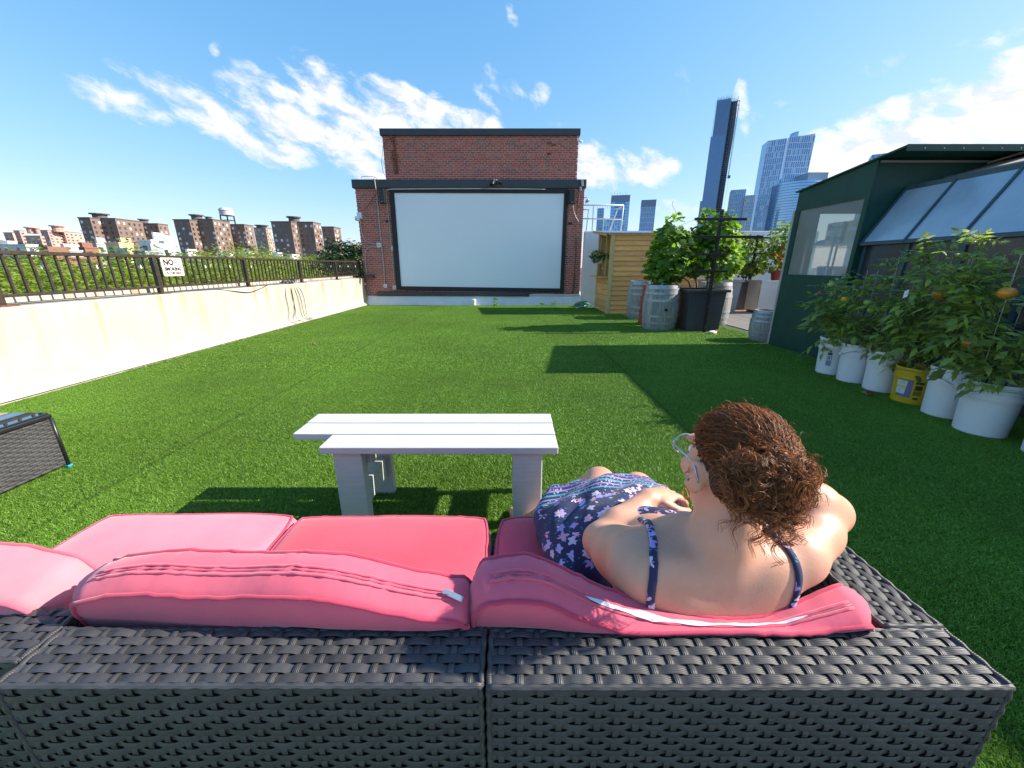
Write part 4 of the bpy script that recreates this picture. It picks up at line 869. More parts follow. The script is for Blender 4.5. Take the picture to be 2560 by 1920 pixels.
# ------------------------------------------------------------------ greenhouse with sloping glass
gh = thing('greenhouse', 'long lean-to greenhouse with sloping frosted panes behind the tomato buckets', 'greenhouse', (5, 2.2, 0))
FRG = MAT('greenhouse_frame', (.035, .075, .095), .45, .15, 8); E0, E1 = (4.2, 1.49), (4.54, 2.05); NP = 9; P0 = .535
YA = GY0-.008; YB = YA-P0*NP
def frosted():
    m = bpy.data.materials.new('frosted_pane'); m.use_nodes = True; t = NT(m.node_tree); bs = t.n['Principled BSDF']
    v = t.node('ShaderNodeTexCoord').outputs['Object']; f = t.noise(v, 3, 6, .6)
    t.l.new(t.ramp(f, [(.3, (.26, .36, .47)), (.75, (.38, .47, .55))]), bs.inputs['Base Color']); bs.inputs['Roughness'].default_value = .22; bs.inputs['Specular IOR Level'].default_value = .9
    t.l.new(t.math('MULTIPLY_ADD', f, .25, .08), bs.inputs['Roughness']); t.l.new(t.bump(t.noise(v, 180, 3, .6), .05, .004), bs.inputs['Normal']); return m
FROST = frosted(); DARKPANE = MAT('dark_pane', (.035, .042, .045), .2, .4, 3, spec=.6)
dv = Vector((E1[0]-E0[0], 0, E1[1]-E0[1])); nv = Vector((-dv.z, 0, dv.x)).normalized()
for i in range(NP):
    a, b = YA-P0*i-.012, YA-P0*(i+1)+.012
    m = MB(); m.prism([(E0[0], a, E0[1]), (E0[0], b, E0[1]), (E1[0], b, E1[1]), (E1[0], a, E1[1])], nv*.008); m.build('glass_pane', FROST, gh)
    m = MB(); m.box(4.245, 4.25, b, a, .72, 1.46); m.build('side_pane', DARKPANE, gh); m = MB(); m.box(4.245, 4.255, b, a, .03, .69); m.build('kick_panel', MAT('kick_grey', (.09, .1, .1), .6) if i == 0 else bpy.data.materials['kick_grey'], gh)
for i in range(NP+1):
    y = YA-P0*i-(.014 if i == 0 else 0)
    m = MB(); m.bar(Vector((E0[0]-.02, y, E0[1]-.03))+nv*.012, Vector((E1[0]+.006, y, E1[1]+.01))+nv*.012, .024, .026, up=nv); m.build('rafter', FRG, gh, bevel=.003)
    m = MB(); m.box(4.225, 4.275, y-.02, y+.02, 0, 1.47); m.build('post', FRG, gh, bevel=.003)
m = MB(); m.box(4.17, 4.235, YB-.02, YA, 1.452, 1.487); m.build('eave_rail', FRG, gh, bevel=.003)
m = MB(); m.box(4.53, 4.575, YB-.02, YA, 2.045, 2.10); m.build('ridge_rail', FRG, gh, bevel=.004)
m = MB(); m.box(4.23, 4.27, YB, YA-.03, .695, .715); m.build('mid_rail', FRG, gh)
m = MB(); m.prism([(4.577, YA, 2.05), (4.577, YA, 2.075), (6.4, YA, 2.594), (6.4, YA, 2.565)], (0, YB-YA, 0)); m.build('beige_roof', MAT('beige_membrane', (.52, .45, .36), .7, .12, 2.5, bump=.2, bscale=12), gh)
for k in range(3):
    m = MB(); x = 4.95+.42*k; z = 2.075+(x-4.577)*.2847; m.box(x, x+.012, YB, YA, z+.002, z+.012); m.build('roof_seam', FB, gh)
m = MB(); m.box(6.3, 6.4, YB, YA, 0, 2.56); m.build('back_wall', FRG, gh); m = MB(); m.box(4.28, 6.3, YB, YB+.03, 0, 2.05); m.build('end_wall', FRG, gh)
# ------------------------------------------------------------------ buckets with tomato plants
WBUCK = bpy.data.materials.new('white_bucket'); WBUCK.use_nodes = True
def bucket_mat():
    t = NT(WBUCK.node_tree); bs = t.n['Principled BSDF']; v = t.node('ShaderNodeTexCoord').outputs['Object']; oi = t.node('ShaderNodeObjectInfo')
    ad = t.node('ShaderNodeVectorMath', operation='ADD'); t.l.new(v, ad.inputs[0]); cx = t.node('ShaderNodeCombineXYZ'); t.l.new(t.math('MULTIPLY', oi.outputs['Random'], 40), cx.inputs[2]); t.l.new(cx.outputs[0], ad.inputs[1])
    s = t.sstep(t.noise(ad.outputs[0], 9, 6, .75), .63, .72); c = t.mix(t.math('MULTIPLY', s, .35), (.74, .76, .78), (.42, .42, .42))
    t.l.new(c, bs.inputs['Base Color']); bs.inputs['Roughness'].default_value = .38; bs.inputs['Subsurface Weight'].default_value = 0
bucket_mat()
YBUCK = MAT('yellow_bucket', (.58, .40, .012), .4, .12, 5)
def bucket(x, y, h, r, rz, label, mat):
    t = thing('bucket', label, 'bucket', (x, y, 0), R(rz), 'buckets of tomato plants along the greenhouse')
    def rr(z): return r*(.885+.115*z/h)
    pr = [(rr(0)-.012, .004), (rr(0), .012), (rr(h*.70), h*.70), (rr(h*.70)+.012, h*.70), (rr(h*.76)+.012, h*.76), (rr(h*.78)+.003, h*.78), (rr(h*.83)+.003, h*.83), (rr(h*.84)+.008, h*.84), (rr(h*.86)+.008, h*.86), (rr(h*.87)+.002, h*.87), (rr(h*.93)+.002, h*.93), (rr(h*.94)+.009, h*.945), (rr(h)+.008, h), (rr(h)-.002, h+.001), (rr(h*.8)-.004, h*.8), (rr(h*.8)-.004, h*.7)]
    m = MB(); m.lathe(pr, 44, cap=False); m.build('pail', mat, t, world=False, smooth=True, angle=35)
    m = MB(); m.lathe([(0, h*.86), (rr(h*.86)-.004, h*.85)], 24, cap=False); m.build('soil', SOIL, t, world=False)
    for s in (-1, 1):
        m = MB(); m.obox((0, s*(r+.016), h*.73), (.018, 0, 0), (0, .008, 0), (0, 0, .018)); m.build('handle_ear', mat, t, world=False, bevel=.004)
    m = MB(); m.tube([((r+.012)*math.cos(a)*.98-.03, (r+.014)*math.sin(a), h*.73-(.10+.03)*math.sin((a+math.pi/2))*.6) for a in [math.pi/2+math.pi*i/16 for i in range(17)]], .0025, 5); m.build('wire_handle', GREYMETAL, t, world=False)
    return t
BUCK = [(3.77, 4.36, .43, .150, 20, 'white bucket with a printed warning label at the shed corner', WBUCK),
        (3.755, 4.03, .42, .150, 75, 'plain white bucket next to the one with printed warning label', WBUCK),
        (3.765, 3.71, .415, .150, 130, 'plain white bucket beside the yellow bucket on its shed side', WBUCK),
        (3.735, 3.36, .34, .158, 10, 'yellow bucket with a purple and white printed label', YBUCK),
        (3.68, 3.025, .42, .152, -40, 'scuffed white bucket beside the yellow bucket, away from the shed', WBUCK),
        (3.58, 2.68, .41, .158, 60, 'wide white bucket with torn rim between scuffed bucket and last bucket', WBUCK),
        (3.60, 2.27, .41, .155, 15, 'last white bucket of the row, farthest from the green shed', WBUCK)]
bk = [bucket(*b) for b in BUCK]
def on_bucket(i, ang, z, w, h, mat, name, off=.0012, n=6, taper=0):
    x, y, H_, r = BUCK[i][:4]; m = MB(); vs = []
    for zz in (z-h/2, z+h/2):
        ww = w*(1-taper if zz < z else 1)
        for k in range(n+1):
            a = R(ang)+(k/n-.5)*ww/r; q = r*(.885+.115*zz/H_)+off; vs.append((x+q*math.cos(a), y+q*math.sin(a), zz))
    m.add(vs, [(k, k+1, n+2+k, n+1+k) for k in range(n)]); t = bk[i]; 
    me = bpy.data.meshes.new(name); Mi = Matrix.Rotation(-t.rotation_euler.z, 4, 'Z') @ Matrix.Translation(-t.location)
    me.from_pydata([tuple(Mi @ Vector(v)) for v in m.v], [], m.f); me.materials.append(mat); return link(name, me, t)
INK = MAT('label_ink', (.04, .06, .14), .6, .2, 30); INKG = MAT('label_grey', (.22, .26, .4), .6, .4, 120)
va = 180+22
on_bucket(0, va+16, .285, .02, .02, INK, 'label_print'); on_bucket(0, va+16, .255, .045, .03, INK, 'label_print'); on_bucket(0, va+16, .205, .05, .05, INKG, 'label_print'); on_bucket(0, va+16, .145, .055, .06, INKG, 'label_print'); on_bucket(0, va+16, .205, .034, .034, WBUCK, 'label_print', .002); on_bucket(0, va+16, .205, .018, .02, INK, 'label_print', .0026)
LPUR = MAT('label_purple', (.17, .16, .28), .5, .1, 8); LWH = MAT('label_white', (.6, .66, .6), .5, .05, 8); LYE = MAT('label_yellow', (.55, .5, .08), .5); LBK = MAT('label_black', (.05, .035, .01), .5, .4, 60); LOL = MAT('label_olive', (.16, .13, .01), .6, .4, 150)
on_bucket(3, 196, .155, .12, .17, LPUR, 'label'); on_bucket(3, 188, .16, .085, .125, LWH, 'label_panel', .0022, taper=.15)
on_bucket(3, 233, .215, .055, .022, LBK, 'label_print'); on_bucket(3, 233, .17, .05, .045, LBK, 'label_print'); on_bucket(3, 233, .12, .055, .042, LOL, 'label_print'); on_bucket(3, 233, .07, .036, .02, LBK, 'label_print')
def bucket_text(i, ang, z, txt, size, mat):
    x, y, H_, r = BUCK[i][:4]; q = r*(.885+.115*z/H_)+.0034; a = R(ang); n = Vector((math.cos(a), math.sin(a), 0)); o = Vector((x, y, z))+n*q
    ob = text_mesh(txt, size, mat, 'lettering', None, basis(o, (-math.sin(a), math.cos(a), 0), (0, 0, 1)), .0002, .0006); t = bk[i]
    ob.data.transform(Matrix.Rotation(-t.rotation_euler.z, 4, 'Z') @ Matrix.Translation(-t.location)); ob.parent = t
bucket_text(3, 190, .20, 'IES', .036, LYE); bucket_text(3, 189, .163, 'AND', .032, LYE); bucket_text(3, 187, .13, 'IT', .026, LYE)

def compound_leaf(seed, L=.22):
    # tomato leaf: curved stalk with paired toothed leaflets
    r = random.Random(seed); mm = MB(); pts = [(L*f, .02*L*math.sin(f*5+seed), -.32*L*f*f) for f in [i/5 for i in range(6)]]
    mm.tube(pts, [.0025, .0022, .002, .0018, .0015, .001], 3, cap=False)
    def leaflet(o, ang, s, dz):
        ca, sa = math.cos(ang), math.sin(ang); prof = [(0, 0), (.18, .11), (.33, .25), (.46, .16), (.62, .20), (.78, .08), (1, 0)]
        c = [(o[0]+ca*s*t, o[1]+sa*s*t, o[2]-dz*s*t*t) for t, w in prof]
        Lf = [(x-sa*s*w, y+ca*s*w, z-.22*s*w-r.uniform(0, .03)*s) for (x, y, z), (t, w) in zip(c, prof)]; Rt = [(x+sa*s*w, y-ca*s*w, z-.22*s*w) for (x, y, z), (t, w) in zip(c, prof)]
        n = len(prof); mm.add(c+Lf+Rt, [(i, i+1, n+i+1, n+i) for i in range(n-1)]+[(i, 2*n+i, 2*n+i+1, i+1) for i in range(n-1)])
    for i, f in enumerate((.3, .55, .8)):
        p = pts[int(f*5)]
        for s in (-1, 1): leaflet(p, s*R(r.uniform(48, 75)), L*r.uniform(.30, .42)*(1.1-.2*f), r.uniform(.1, .7))
    leaflet(pts[5], r.uniform(-.2, .2), L*.45, .4)
    return mm
CL = []
for k, mt in enumerate((TOM, TOM, TOM, TOMY, DRY)):
    me = bpy.data.meshes.new('leaf'); q = compound_leaf(k+3); me.from_pydata(q.v, [], q.f); me.polygons.foreach_set('use_smooth', [True]*len(q.f)); me.materials.append(mt); CL.append(me)
TOMO = MAT('tomato_orange', (.62, .17, .01), .3, .3, 7, col2=(.70, .30, .02), coat=.3); TOMG = MAT('tomato_green', (.28, .36, .08), .35, .2, 7); TOMR = MAT('tomato_red', (.6, .08, .015), .3, .2, 7); TOMYE = MAT('tomato_yellow', (.68, .42, .03), .3, .2, 7)
TL = ['low tomato plant in the bucket with the warning label', 'tomato plant in the second bucket from the green shed', 'tall thin tomato plant in the bucket on the shed side of the yellow one', 'tomato plant growing in the yellow bucket', 'bushy tomato plant with a large orange fruit in the scuffed bucket', 'bushy tomato plant in the wide torn rim bucket', 'tomato plant in the last bucket of the row']
TH = [1.05, 1.18, 1.42, 1.5, 1.48, 1.38, 1.32]; TW = [.30, .28, .30, .30, .36, .40, .40]; TN = [80, 72, 92, 92, 120, 130, 120]
CAGE = MAT('cage_wire', (.35, .36, .34), .5, .1, 5, metal=.6); FR = {0: [(3.6, 4.56, .92, TOMR, .022), (3.58, 4.40, 1.02, TOMG, .035)], 1: [(3.56, 4.15, .88, TOMYE, .036)], 2: [(3.56, 3.87, .87, TOMG, .036), (3.55, 3.80, .80, TOMG, .032)], 4: [(3.52, 3.19, 1.0, TOMO, .062)], 5: [(3.42, 2.79, .67, TOMO, .05), (3.45, 2.72, 1.04, TOMO, .05)]}
for i, (bx, by, h, r0, *_r) in enumerate(BUCK):
    t = thing('tomato_plant', TL[i], 'tomato plant', (bx, by, h*.85), 0, 'tomato plants growing in buckets'); r = random.Random(40+i); off = wloc(t); H = TH[i]; W = TW[i]
    stems = []
    for s in range(4):
        a = r.uniform(0, 6.28); lx, ly = math.cos(a)*W*.6, math.sin(a)*W*.6; hh = H*r.uniform(.82, 1.0); ph = r.uniform(0, 6)
        P = [Vector((bx+r0*.3*math.cos(a)+lx*f**1.3+.03*math.sin(f*6+ph), by+r0*.3*math.sin(a)+ly*f**1.3+.03*math.cos(f*5+ph), h*.85+(hh-h*.85)*f)) for f in [q/12 for q in range(13)]]
        stems.append(P); m = MB(); m.tube(P, [.008-.005*q/12 for q in range(13)], 6); m.build('stem', STEM, t, smooth=True)
    for k in range(TN[i]):
        P = stems[k % 4]; f = r.uniform(.10, 1)**.8*12; q = min(int(f), 11); pos = P[q].lerp(P[q+1], f-q); a = r.uniform(0, 6.28)
        if r.random() < .45: a = math.pi+r.gauss(0, .9)
        outv = Vector((math.cos(a), math.sin(a), 0)); el = r.uniform(-.7, .5) if f < 9 else r.uniform(-.2, 1.0)
        sc = r.uniform(.75, 1.25)*(1 if f < 9.5 else .72); kind = (4 if r.random() < .3 else 0) if f < 2 else (3 if f > 10 and r.random() < .7 else r.randrange(3))
        x = (outv+Vector((0, 0, el))).normalized(); y = Vector((0, 0, 1)).cross(x).normalized(); z = x.cross(y); roll = Matrix.Rotation(r.gauss(0, .5), 4, 'X')
        Mx = Matrix(((x.x, y.x, z.x, pos.x), (x.y, y.y, z.y, pos.y), (x.z, y.z, z.z, pos.z), (0, 0, 0, 1))) @ roll @ Matrix.Scale(sc, 4)
        if i in (2, 3) and pos.x > 4.0: continue
        tip = Mx @ Vector((.24, 0, -.05))
        if tip.x > 4.16: Mx = Matrix.Translation((-(tip.x-4.14), 0, 0)) @ Mx
        o = link('leaf', CL[kind], t); o.matrix_local = Matrix.Translation(-off) @ Mx
    for (x, y, z, mt, rr) in FR.get(i, []):
        m = MB(); pr = [(0, -.8)]+[(math.cos(a)*(1+.0), .8*math.sin(a)) for a in [R(-60+15*q) for q in range(10)]]+[(.2, .72), (0, .66)]
        vs_ = [(p*rr, q*rr) for p, q in pr]; m.lathe(vs_, 20, (x, y, z), cap=False)
        m.v = [(x+(a-x)*(1+.05*math.sin(5*math.atan2(b-y, a-x))), y+(b-y)*(1+.05*math.sin(5*math.atan2(b-y, a-x))), c) for a, b, c in m.v]
        o = m.build('tomato', mt, t, smooth=True)
        m = MB(); m.tube([(x, y, z+rr*.66), (x+.02, y+.01, z+rr*.66+.05), (bx, by, z+rr+.12)], .003, 5); m.build('fruit_stalk', STEM, t)
    m = MB()
    for k in range(3): a = k*2.1+i; m.tube([(bx+r0*.7*math.cos(a), by+r0*.7*math.sin(a), h*.85), (bx+r0*.9*math.cos(a), by+r0*.9*math.sin(a), min(H, 1.3))], .0025, 5)
    for z in (.7, 1.0): m.tube([(bx+r0*.9*math.cos(a), by+r0*.9*math.sin(a), z) for a in [2*math.pi*q/20 for q in range(20)]], .0022, 4, closed=True)
    m.build('plant_cage', CAGE, t)
m = MB(); m.obox((3.56, 3.52, .98), (.004, .022, -.01), (.01, .01, .03), (.001, 0, .0)); tag(m.build('plant_tag', WHITEPL), 'small white plant tag hanging among tomato leaves', 'tag')
# ------------------------------------------------------------------ distant city (left)
def facade_mat(name, c, var=.1): return MAT(name, c, .85, var, .08, rnd=.05)
BRN = facade_mat('brown_brick_block', (.21, .145, .115)); BRN2 = facade_mat('tan_brick_block', (.36, .27, .2)); PINK = facade_mat('pink_brick_block', (.55, .33, .27)); WINDK = MAT('dark_window', (.05, .055, .07), .15, .3, .3, spec=.8, rnd=.5); WINLT = MAT('white_ac_window', (.6, .62, .66), .4, .2, 2, rnd=.4)
ROOFDK = MAT('tar_roof', (.12, .12, .12), .9)
def windows(par, X0, X1, Y0, Y1, z0, z1, fl=2.95, step=3.6, w=1.3, h=1.5, light=.3, seed=0):
    r = random.Random(seed); a, b = MB(), MB()
    z = z1-fl+.7
    while z > z0:
        x = X0+step*.45
        while x < X1-w*.5:
            (b if r.random() < light else a).box(x-w/2, x+w/2, Y0-.12, Y0-.02, z-h/2, z+h/2); x += step
        y = Y0+step*.45
        while y < Y1-w*.5:
            (b if r.random() < light else a).box(X1+.02, X1+.12, y-w/2, y+w/2, z-h/2, z+h/2); y += step
        z -= fl
    if a.v: tag(a.build('windows', WINDK, par), kind='stuff')
    if b.v: tag(b.build('air_conditioned_windows', WINLT, par), kind='stuff')
def wing(par, X0, X1, Y0, Y1, zt, mat, seed, **k):
    m = MB(); m.box(X0, X1, Y0, Y1, STREET_Z, zt); m.build('wing', mat, par)
    m = MB(); m.box(X0-.3, X1+.3, Y0-.3, Y1+.3, zt+.01, zt+.5); m.build('roof_edge', ROOFDK, par)
    windows(par, X0, X1, Y0, Y1, STREET_Z+20, zt, seed=seed, **k)
def stepped_block(label, segs, Ystart, mat, seed, tops, group='brown brick tower blocks on the skyline'):
    X0 = AT(segs[0][0], tops[0], Ystart).x; t = thing('tower_block', label, 'building', (X0, Ystart, STREET_Z), 0, group); Y = Ystart
    for k, (a, b, c) in enumerate(segs):
        xa = AT(a, tops[k], Y).x; q = AT(b, tops[k], Y); Y2 = ATX(c, tops[k]+2, q.x).y
        wing(t, xa if k == 0 else xa-.05, q.x, Y, max(Y2, Y+8), q.z, mat, seed+k); Y = Y2+.2
    return t
tb = stepped_block('wide brown brick tower block beside the pink apartment complex', [(195, 224, 250), (251, 287, 355), (356, 394, 418)], 255, BRN, 1, [545, 547, 560])
def roof_tank(par, px, py0, py1, w, Y, mat=None):
    c = AT(px, py1, Y); h = AT(px, py0, Y).z-c.z; m = MB(); m.lathe([(w*.8, -2), (w*.8, h*.75), (w*1.1, h*.8), (w*1.1, h)], 12, c); m.build('roof_house', mat or ROOFDK, par)
roof_tank(tb, 251, 534, 546, 4.6, 268); roof_tank(tb, 361, 548, 559, 3.0, 296)
tb = stepped_block('brown brick tower block standing under the water tower', [(433, 473, 493), (494, 531, 573), (575, 610, 632)], 260, BRN, 11, [550, 549, 562])
roof_tank(tb, 493, 537, 549, 3.8, 275); roof_tank(tb, 522, 542, 550, 2.2, 290)
tb = stepped_block('brown brick tower block nearest the brick bulkhead', [(677, 727, 742), (744, 782, 801), (804, 834, 851)], 265, BRN, 21, [555, 556, 568])
roof_tank(tb, 736, 542, 555, 4.2, 285)
tb = stepped_block('pale tan apartment tower between two brown tower blocks', [(634, 664, 678)], 420, BRN2, 31, [570]); roof_tank(tb, 655, 563, 571, 6, 430)
wt = thing('water_tower', 'grey water tower with legs rising above the brown tower blocks', 'water tower', AT(572, 562, 300)); c = AT(572, 562, 300)
m = MB(); m.lathe([(3.9, 6), (4.4, 6.3), (4.4, 9.4), (4.7, 9.5), (3.8, 11), (.6, 11.6)], 18, c); m.build('tank', MAT('tank_grey', (.5, .5, .5), .6, .15, .3), wt, smooth=True, angle=30)
for a in range(4): m = MB(); m.tube([c+Vector((4.2*math.cos(a*1.57+.6), 4.2*math.sin(a*1.57+.6), -8)), c+Vector((4*math.cos(a*1.57+.6), 4*math.sin(a*1.57+.6), 6.2))], .45, 6); m.build('leg', BLACK, wt)
m = MB(); [m.tube([c+Vector((4.1*math.cos(a*1.57+.6), 4.1*math.sin(a*1.57+.6), z)), c+Vector((4.1*math.cos((a+1)*1.57+.6), 4.1*math.sin((a+1)*1.57+.6), z))], .2, 5) for a in range(4) for z in (-1, 3)]; m.build('bracing', BLACK, wt)
pk = thing('apartment_complex', 'pink brick apartment complex stepping along the far skyline', 'building', AT(120, 620, 520)); 
for k, (a, b, c_, yt, Y) in enumerate([(8, 30, 36, 582, 470), (33, 48, 62, 577, 490), (62, 100, 110, 590, 465), (100, 118, 170, 576, 530), (128, 160, 205, 580, 545), (-60, -10, 6, 600, 480)]):
    q = AT(a, yt, Y); q2 = AT(b, yt, Y); Y2 = min(ATX(c_, yt, q2.x).y, Y+70); wing(pk, q.x, q2.x, Y, Y2, q2.z, PINK, 50+k, fl=3.6, step=5.5, w=2.4, h=1.6, light=.15)
for px, y0, y1, w in ((81, 568, 580, 6), (95, 570, 580, 3), (146, 564, 576, 7)): roof_tank(pk, px, y0, y1, w, 540, PINK)
# low-rise roofs behind the railing
def lowrise(label, px0, px1, ytop, Y, col, seed, win=True, roofc=None, depth=4, group='low buildings beyond the trees'):
    a, b = AT(px0, ytop, Y), AT(px1, ytop, Y); t = thing('low_building', label, 'building', (a.x, Y, STREET_Z), 0, group)
    mt = MAT('lowrise_%d' % seed, col, .8, .12, .3)
    m = MB(); m.box(a.x, b.x, Y, Y+depth, STREET_Z, a.z-.3); m.build('walls', mt, t)
    m = MB(); m.box(a.x-.15, b.x+.15, Y-.15, Y+depth+.15, a.z-.3, a.z); m.build('cornice', MAT('lowroof_%d' % seed, roofc or tuple(min(.85, x*1.15) for x in col), .8), t)
    r = random.Random(seed); m = MB(); m.box(a.x+(b.x-a.x)*.3, a.x+(b.x-a.x)*.45, Y+3, Y+6, a.z, a.z+1.2+r.random()); m.build('roof_hatch', mt, t)
    if win:
        m = MB(); z = a.z-2
        while z > max(a.z-14, STREET_Z+2):
            x = a.x+1.2
            while x < b.x-1: m.box(x-.5, x+.5, Y-.06, Y-.01, z-.8, z+.7); x += 2.3
            y = Y+1.4
            while y < Y+depth-1: m.box(b.x+.01, b.x+.06, y-.5, y+.5, z-.8, z+.7); y += 2.6
            z -= 3.1
        tag(m.build('windows', WINDK, t), kind='stuff')
lowrise('long white flat roofed building at the foot of the pink complex', -60, 62, 610, 150, (.6, .6, .58), 1)
lowrise('grey roofed low building beside the first tower block', 206, 240, 608, 140, (.38, .38, .36), 2)
lowrise('cream yellow house with teal mural below the first tower block', 262, 296, 606, 110, (.66, .53, .27), 3)
lowrise('red brown brick house behind the street trees', 156, 210, 617, 120, (.26, .11, .08), 4)
lowrise('bright white two storey house in front of the first tower block', 345, 376, 599, 95, (.75, .76, .78), 5)
lowrise('white annex attached beside the bright white house', 376, 398, 609, 94, (.75, .76, .78), 6)
lowrise('blue grey garage roof below the bright white house', 332, 362, 627, 80, (.34, .36, .42), 7, False)
lowrise('grey canopy roof building beside the red brown house', 100, 156, 624, 90, (.45, .45, .45), 8, False)
lowrise('low white flat roof under the second tower block', 430, 470, 640, 100, (.66, .66, .64), 10, False)
lowrise('long white low warehouse under the second tower block', 470, 650, 646, 115, (.66, .66, .65), 11, False)
lowrise('white house with dark windows under the third tower block', 694, 738, 655, 85, (.6, .6, .58), 12)
lowrise('grey warehouse roof under the third tower block', 640, 735, 641, 140, (.5, .5, .5), 13, False)
lowrise('brown brick parapet building close behind the railing end', 822, 848, 672, 40, (.33, .24, .2), 14, False)
lowrise('taller brown brick building close behind the railing end', 848, 880, 657, 44, (.33, .24, .2), 15, False)
lowrise('dull red brick building low behind the first railing section', 10, 140, 641, 60, (.24, .12, .09), 16, False)
wc = thing('white_chimney', 'white twin chimney stack on the long warehouse roof', 'chimney', AT(615, 650, 112)); c = AT(615, 648, 112)
m = MB(); m.box(c.x-1, c.x+1.2, 112, 114, c.z-3, AT(615, 628, 112).z); m.build('stack', WHITEP, wc); m = MB(); [m.lathe([(.35, 0), (.35, .7)], 10, (c.x-.5+k*.9, 113, AT(615, 628, 112).z)) for k in range(2)]; m.build('flue', GREYMETAL, wc)
mu = MB(); q0, q1 = AT(284, 620, 109.8), AT(322, 636, 109.8); mu.box(q0.x, q1.x, 109.7, 109.9, q1.z, q0.z); tag(mu.build('mural_wall', MAT('teal_mural', (.12, .45, .5), .7, .5, .6, col2=(.7, .7, .65))), 'teal and white painted mural wall beside the cream house', 'wall')
LL = ['beside the second tower block on its first block side', 'under the first wing of the second tower block', 'beside the white twin chimney', 'under the tan apartment tower', 'under the first wing of the third tower block', 'between the third tower block and bulkhead', 'over the grey canopy roof, arm towards the parapet end', 'over the grey canopy roof, arm towards the tower blocks']
for k, (px, py, s) in enumerate([(441, 630, 1), (482, 628, 1), (588, 630, 1), (664, 634, 1), (706, 635, -1), (829, 638, 1), (78, 618, -1), (100, 618, 1)]):
    Y = 75; q = AT(px, py, Y); t = thing('street_lamp', 'street lamp with curved arm '+LL[k], 'street lamp', (q.x-s*1.6, Y, STREET_Z), 0, 'street lamps along the road below')
    m = MB(); m.tube([(q.x-s*1.6, Y, STREET_Z), (q.x-s*1.6, Y, q.z-1.2), (q.x-s*1.3, Y, q.z-.3), (q.x-s*.5, Y, q.z), (q.x, Y, q.z-.05)], .09, 6); m.build('pole', GREYMETAL, t)
    m = MB(); m.obox((q.x+s*.35, Y, q.z-.08), (.45, 0, 0), (0, .16, 0), (0, 0, .09)); m.build('lamp_head', MAT('lamp_head', (.6, .6, .6), .5) if k == 0 else bpy.data.materials['lamp_head'], t, bevel=.03)
# ------------------------------------------------------------------ trees
TREEB = MAT('tree_bark', (.10, .075, .055), .9, .3, 4)
def tree_mats(): return [leaf_mat('locust_leaf', (.17, .24, .03), (.28, .35, .05), .45), leaf_mat('street_leaf', (.11, .19, .025), (.18, .27, .04), .4), leaf_mat('dark_leaf', (.02, .05, .015), (.04, .075, .02), .2)]
TM = tree_mats()
def crown_mesh(name, rx, rz, nclump, per, leaf, mat, seed):
    r = np.random.default_rng(seed); cl = []
    while len(cl) < nclump:
        p = r.uniform(-1, 1, 3); d = np.linalg.norm(p)
        if .35 < d < 1: cl.append(p/d*(d**.5)*np.array([rx, rx, rz]))
    V = []
    for c in cl:
        n = per; q = r.normal(0, 1, (n, 3))*np.array([.75, .75, .38])*rx*.17; out = c/np.linalg.norm(c)
        ctr = c+q; nrm = out*.4+np.array([0, 0, .9])+r.normal(0, .45, (n, 3)); nrm /= np.linalg.norm(nrm, axis=1)[:, None]
        tang = np.cross(nrm, r.normal(0, 1, (n, 3))); tang /= np.linalg.norm(tang, axis=1)[:, None]; bt = np.cross(nrm, tang); s = leaf*r.uniform(.6, 1.3, (n, 1))
        V.append(np.stack([ctr-tang*s, ctr-bt*s*.5, ctr+tang*s, ctr+bt*s*.5-nrm*s*.15], 1))
    V = np.concatenate(V); N = len(V); me = bpy.data.meshes.new(name); me.vertices.add(N*4); me.vertices.foreach_set('co', V.reshape(-1).astype(np.float32))
    me.loops.add(N*4); me.loops.foreach_set('vertex_index', np.arange(N*4, dtype=np.int32)); me.polygons.add(N); me.polygons.foreach_set('loop_start', np.arange(0, N*4, 4, dtype=np.int32)); me.update(calc_edges=True); me.materials.append(mat); return me
CR = [crown_mesh('crown', 4.6, 4.2, 170, 300, .095, TM[0], 1), crown_mesh('crown', 4.6, 4.4, 170, 300, .095, TM[0], 2), crown_mesh('crown', 4.8, 4.0, 160, 260, .11, TM[1], 3), crown_mesh('crown', 4.2, 5.0, 140, 170, .17, TM[2], 4)]
def tree(label, x, y, ztop, kind, sc, seed, group='street trees beyond the railing'):
    rz = (4.2, 4.4, 4.0, 5.0)[kind]*sc; t = thing('street_tree', label, 'tree', (x, y, STREET_Z), 0, group); cz = ztop-rz*1.06-STREET_Z; r = random.Random(seed)
    m = MB(); m.tube([(0, 0, 0), (.1, .05, cz*.5), (0, .1, cz+rz*.2)], [.32, .24, .1], 8)
    for k in range(6):
        a = k*1.05+seed; m.tube([(.05, .05, cz*.55+k*.3), (1.4*sc*math.cos(a), 1.4*sc*math.sin(a), cz-rz*.2), (3.2*sc*math.cos(a), 3.2*sc*math.sin(a), cz+rz*.25)], [.14, .09, .03], 6)
    m.build('trunk', TREEB, t, world=False)
    o = link('crown', CR[kind], t); o.location = (0, 0, cz); o.scale = (sc, sc, sc); o.rotation_euler.z = r.uniform(0, 6.28)
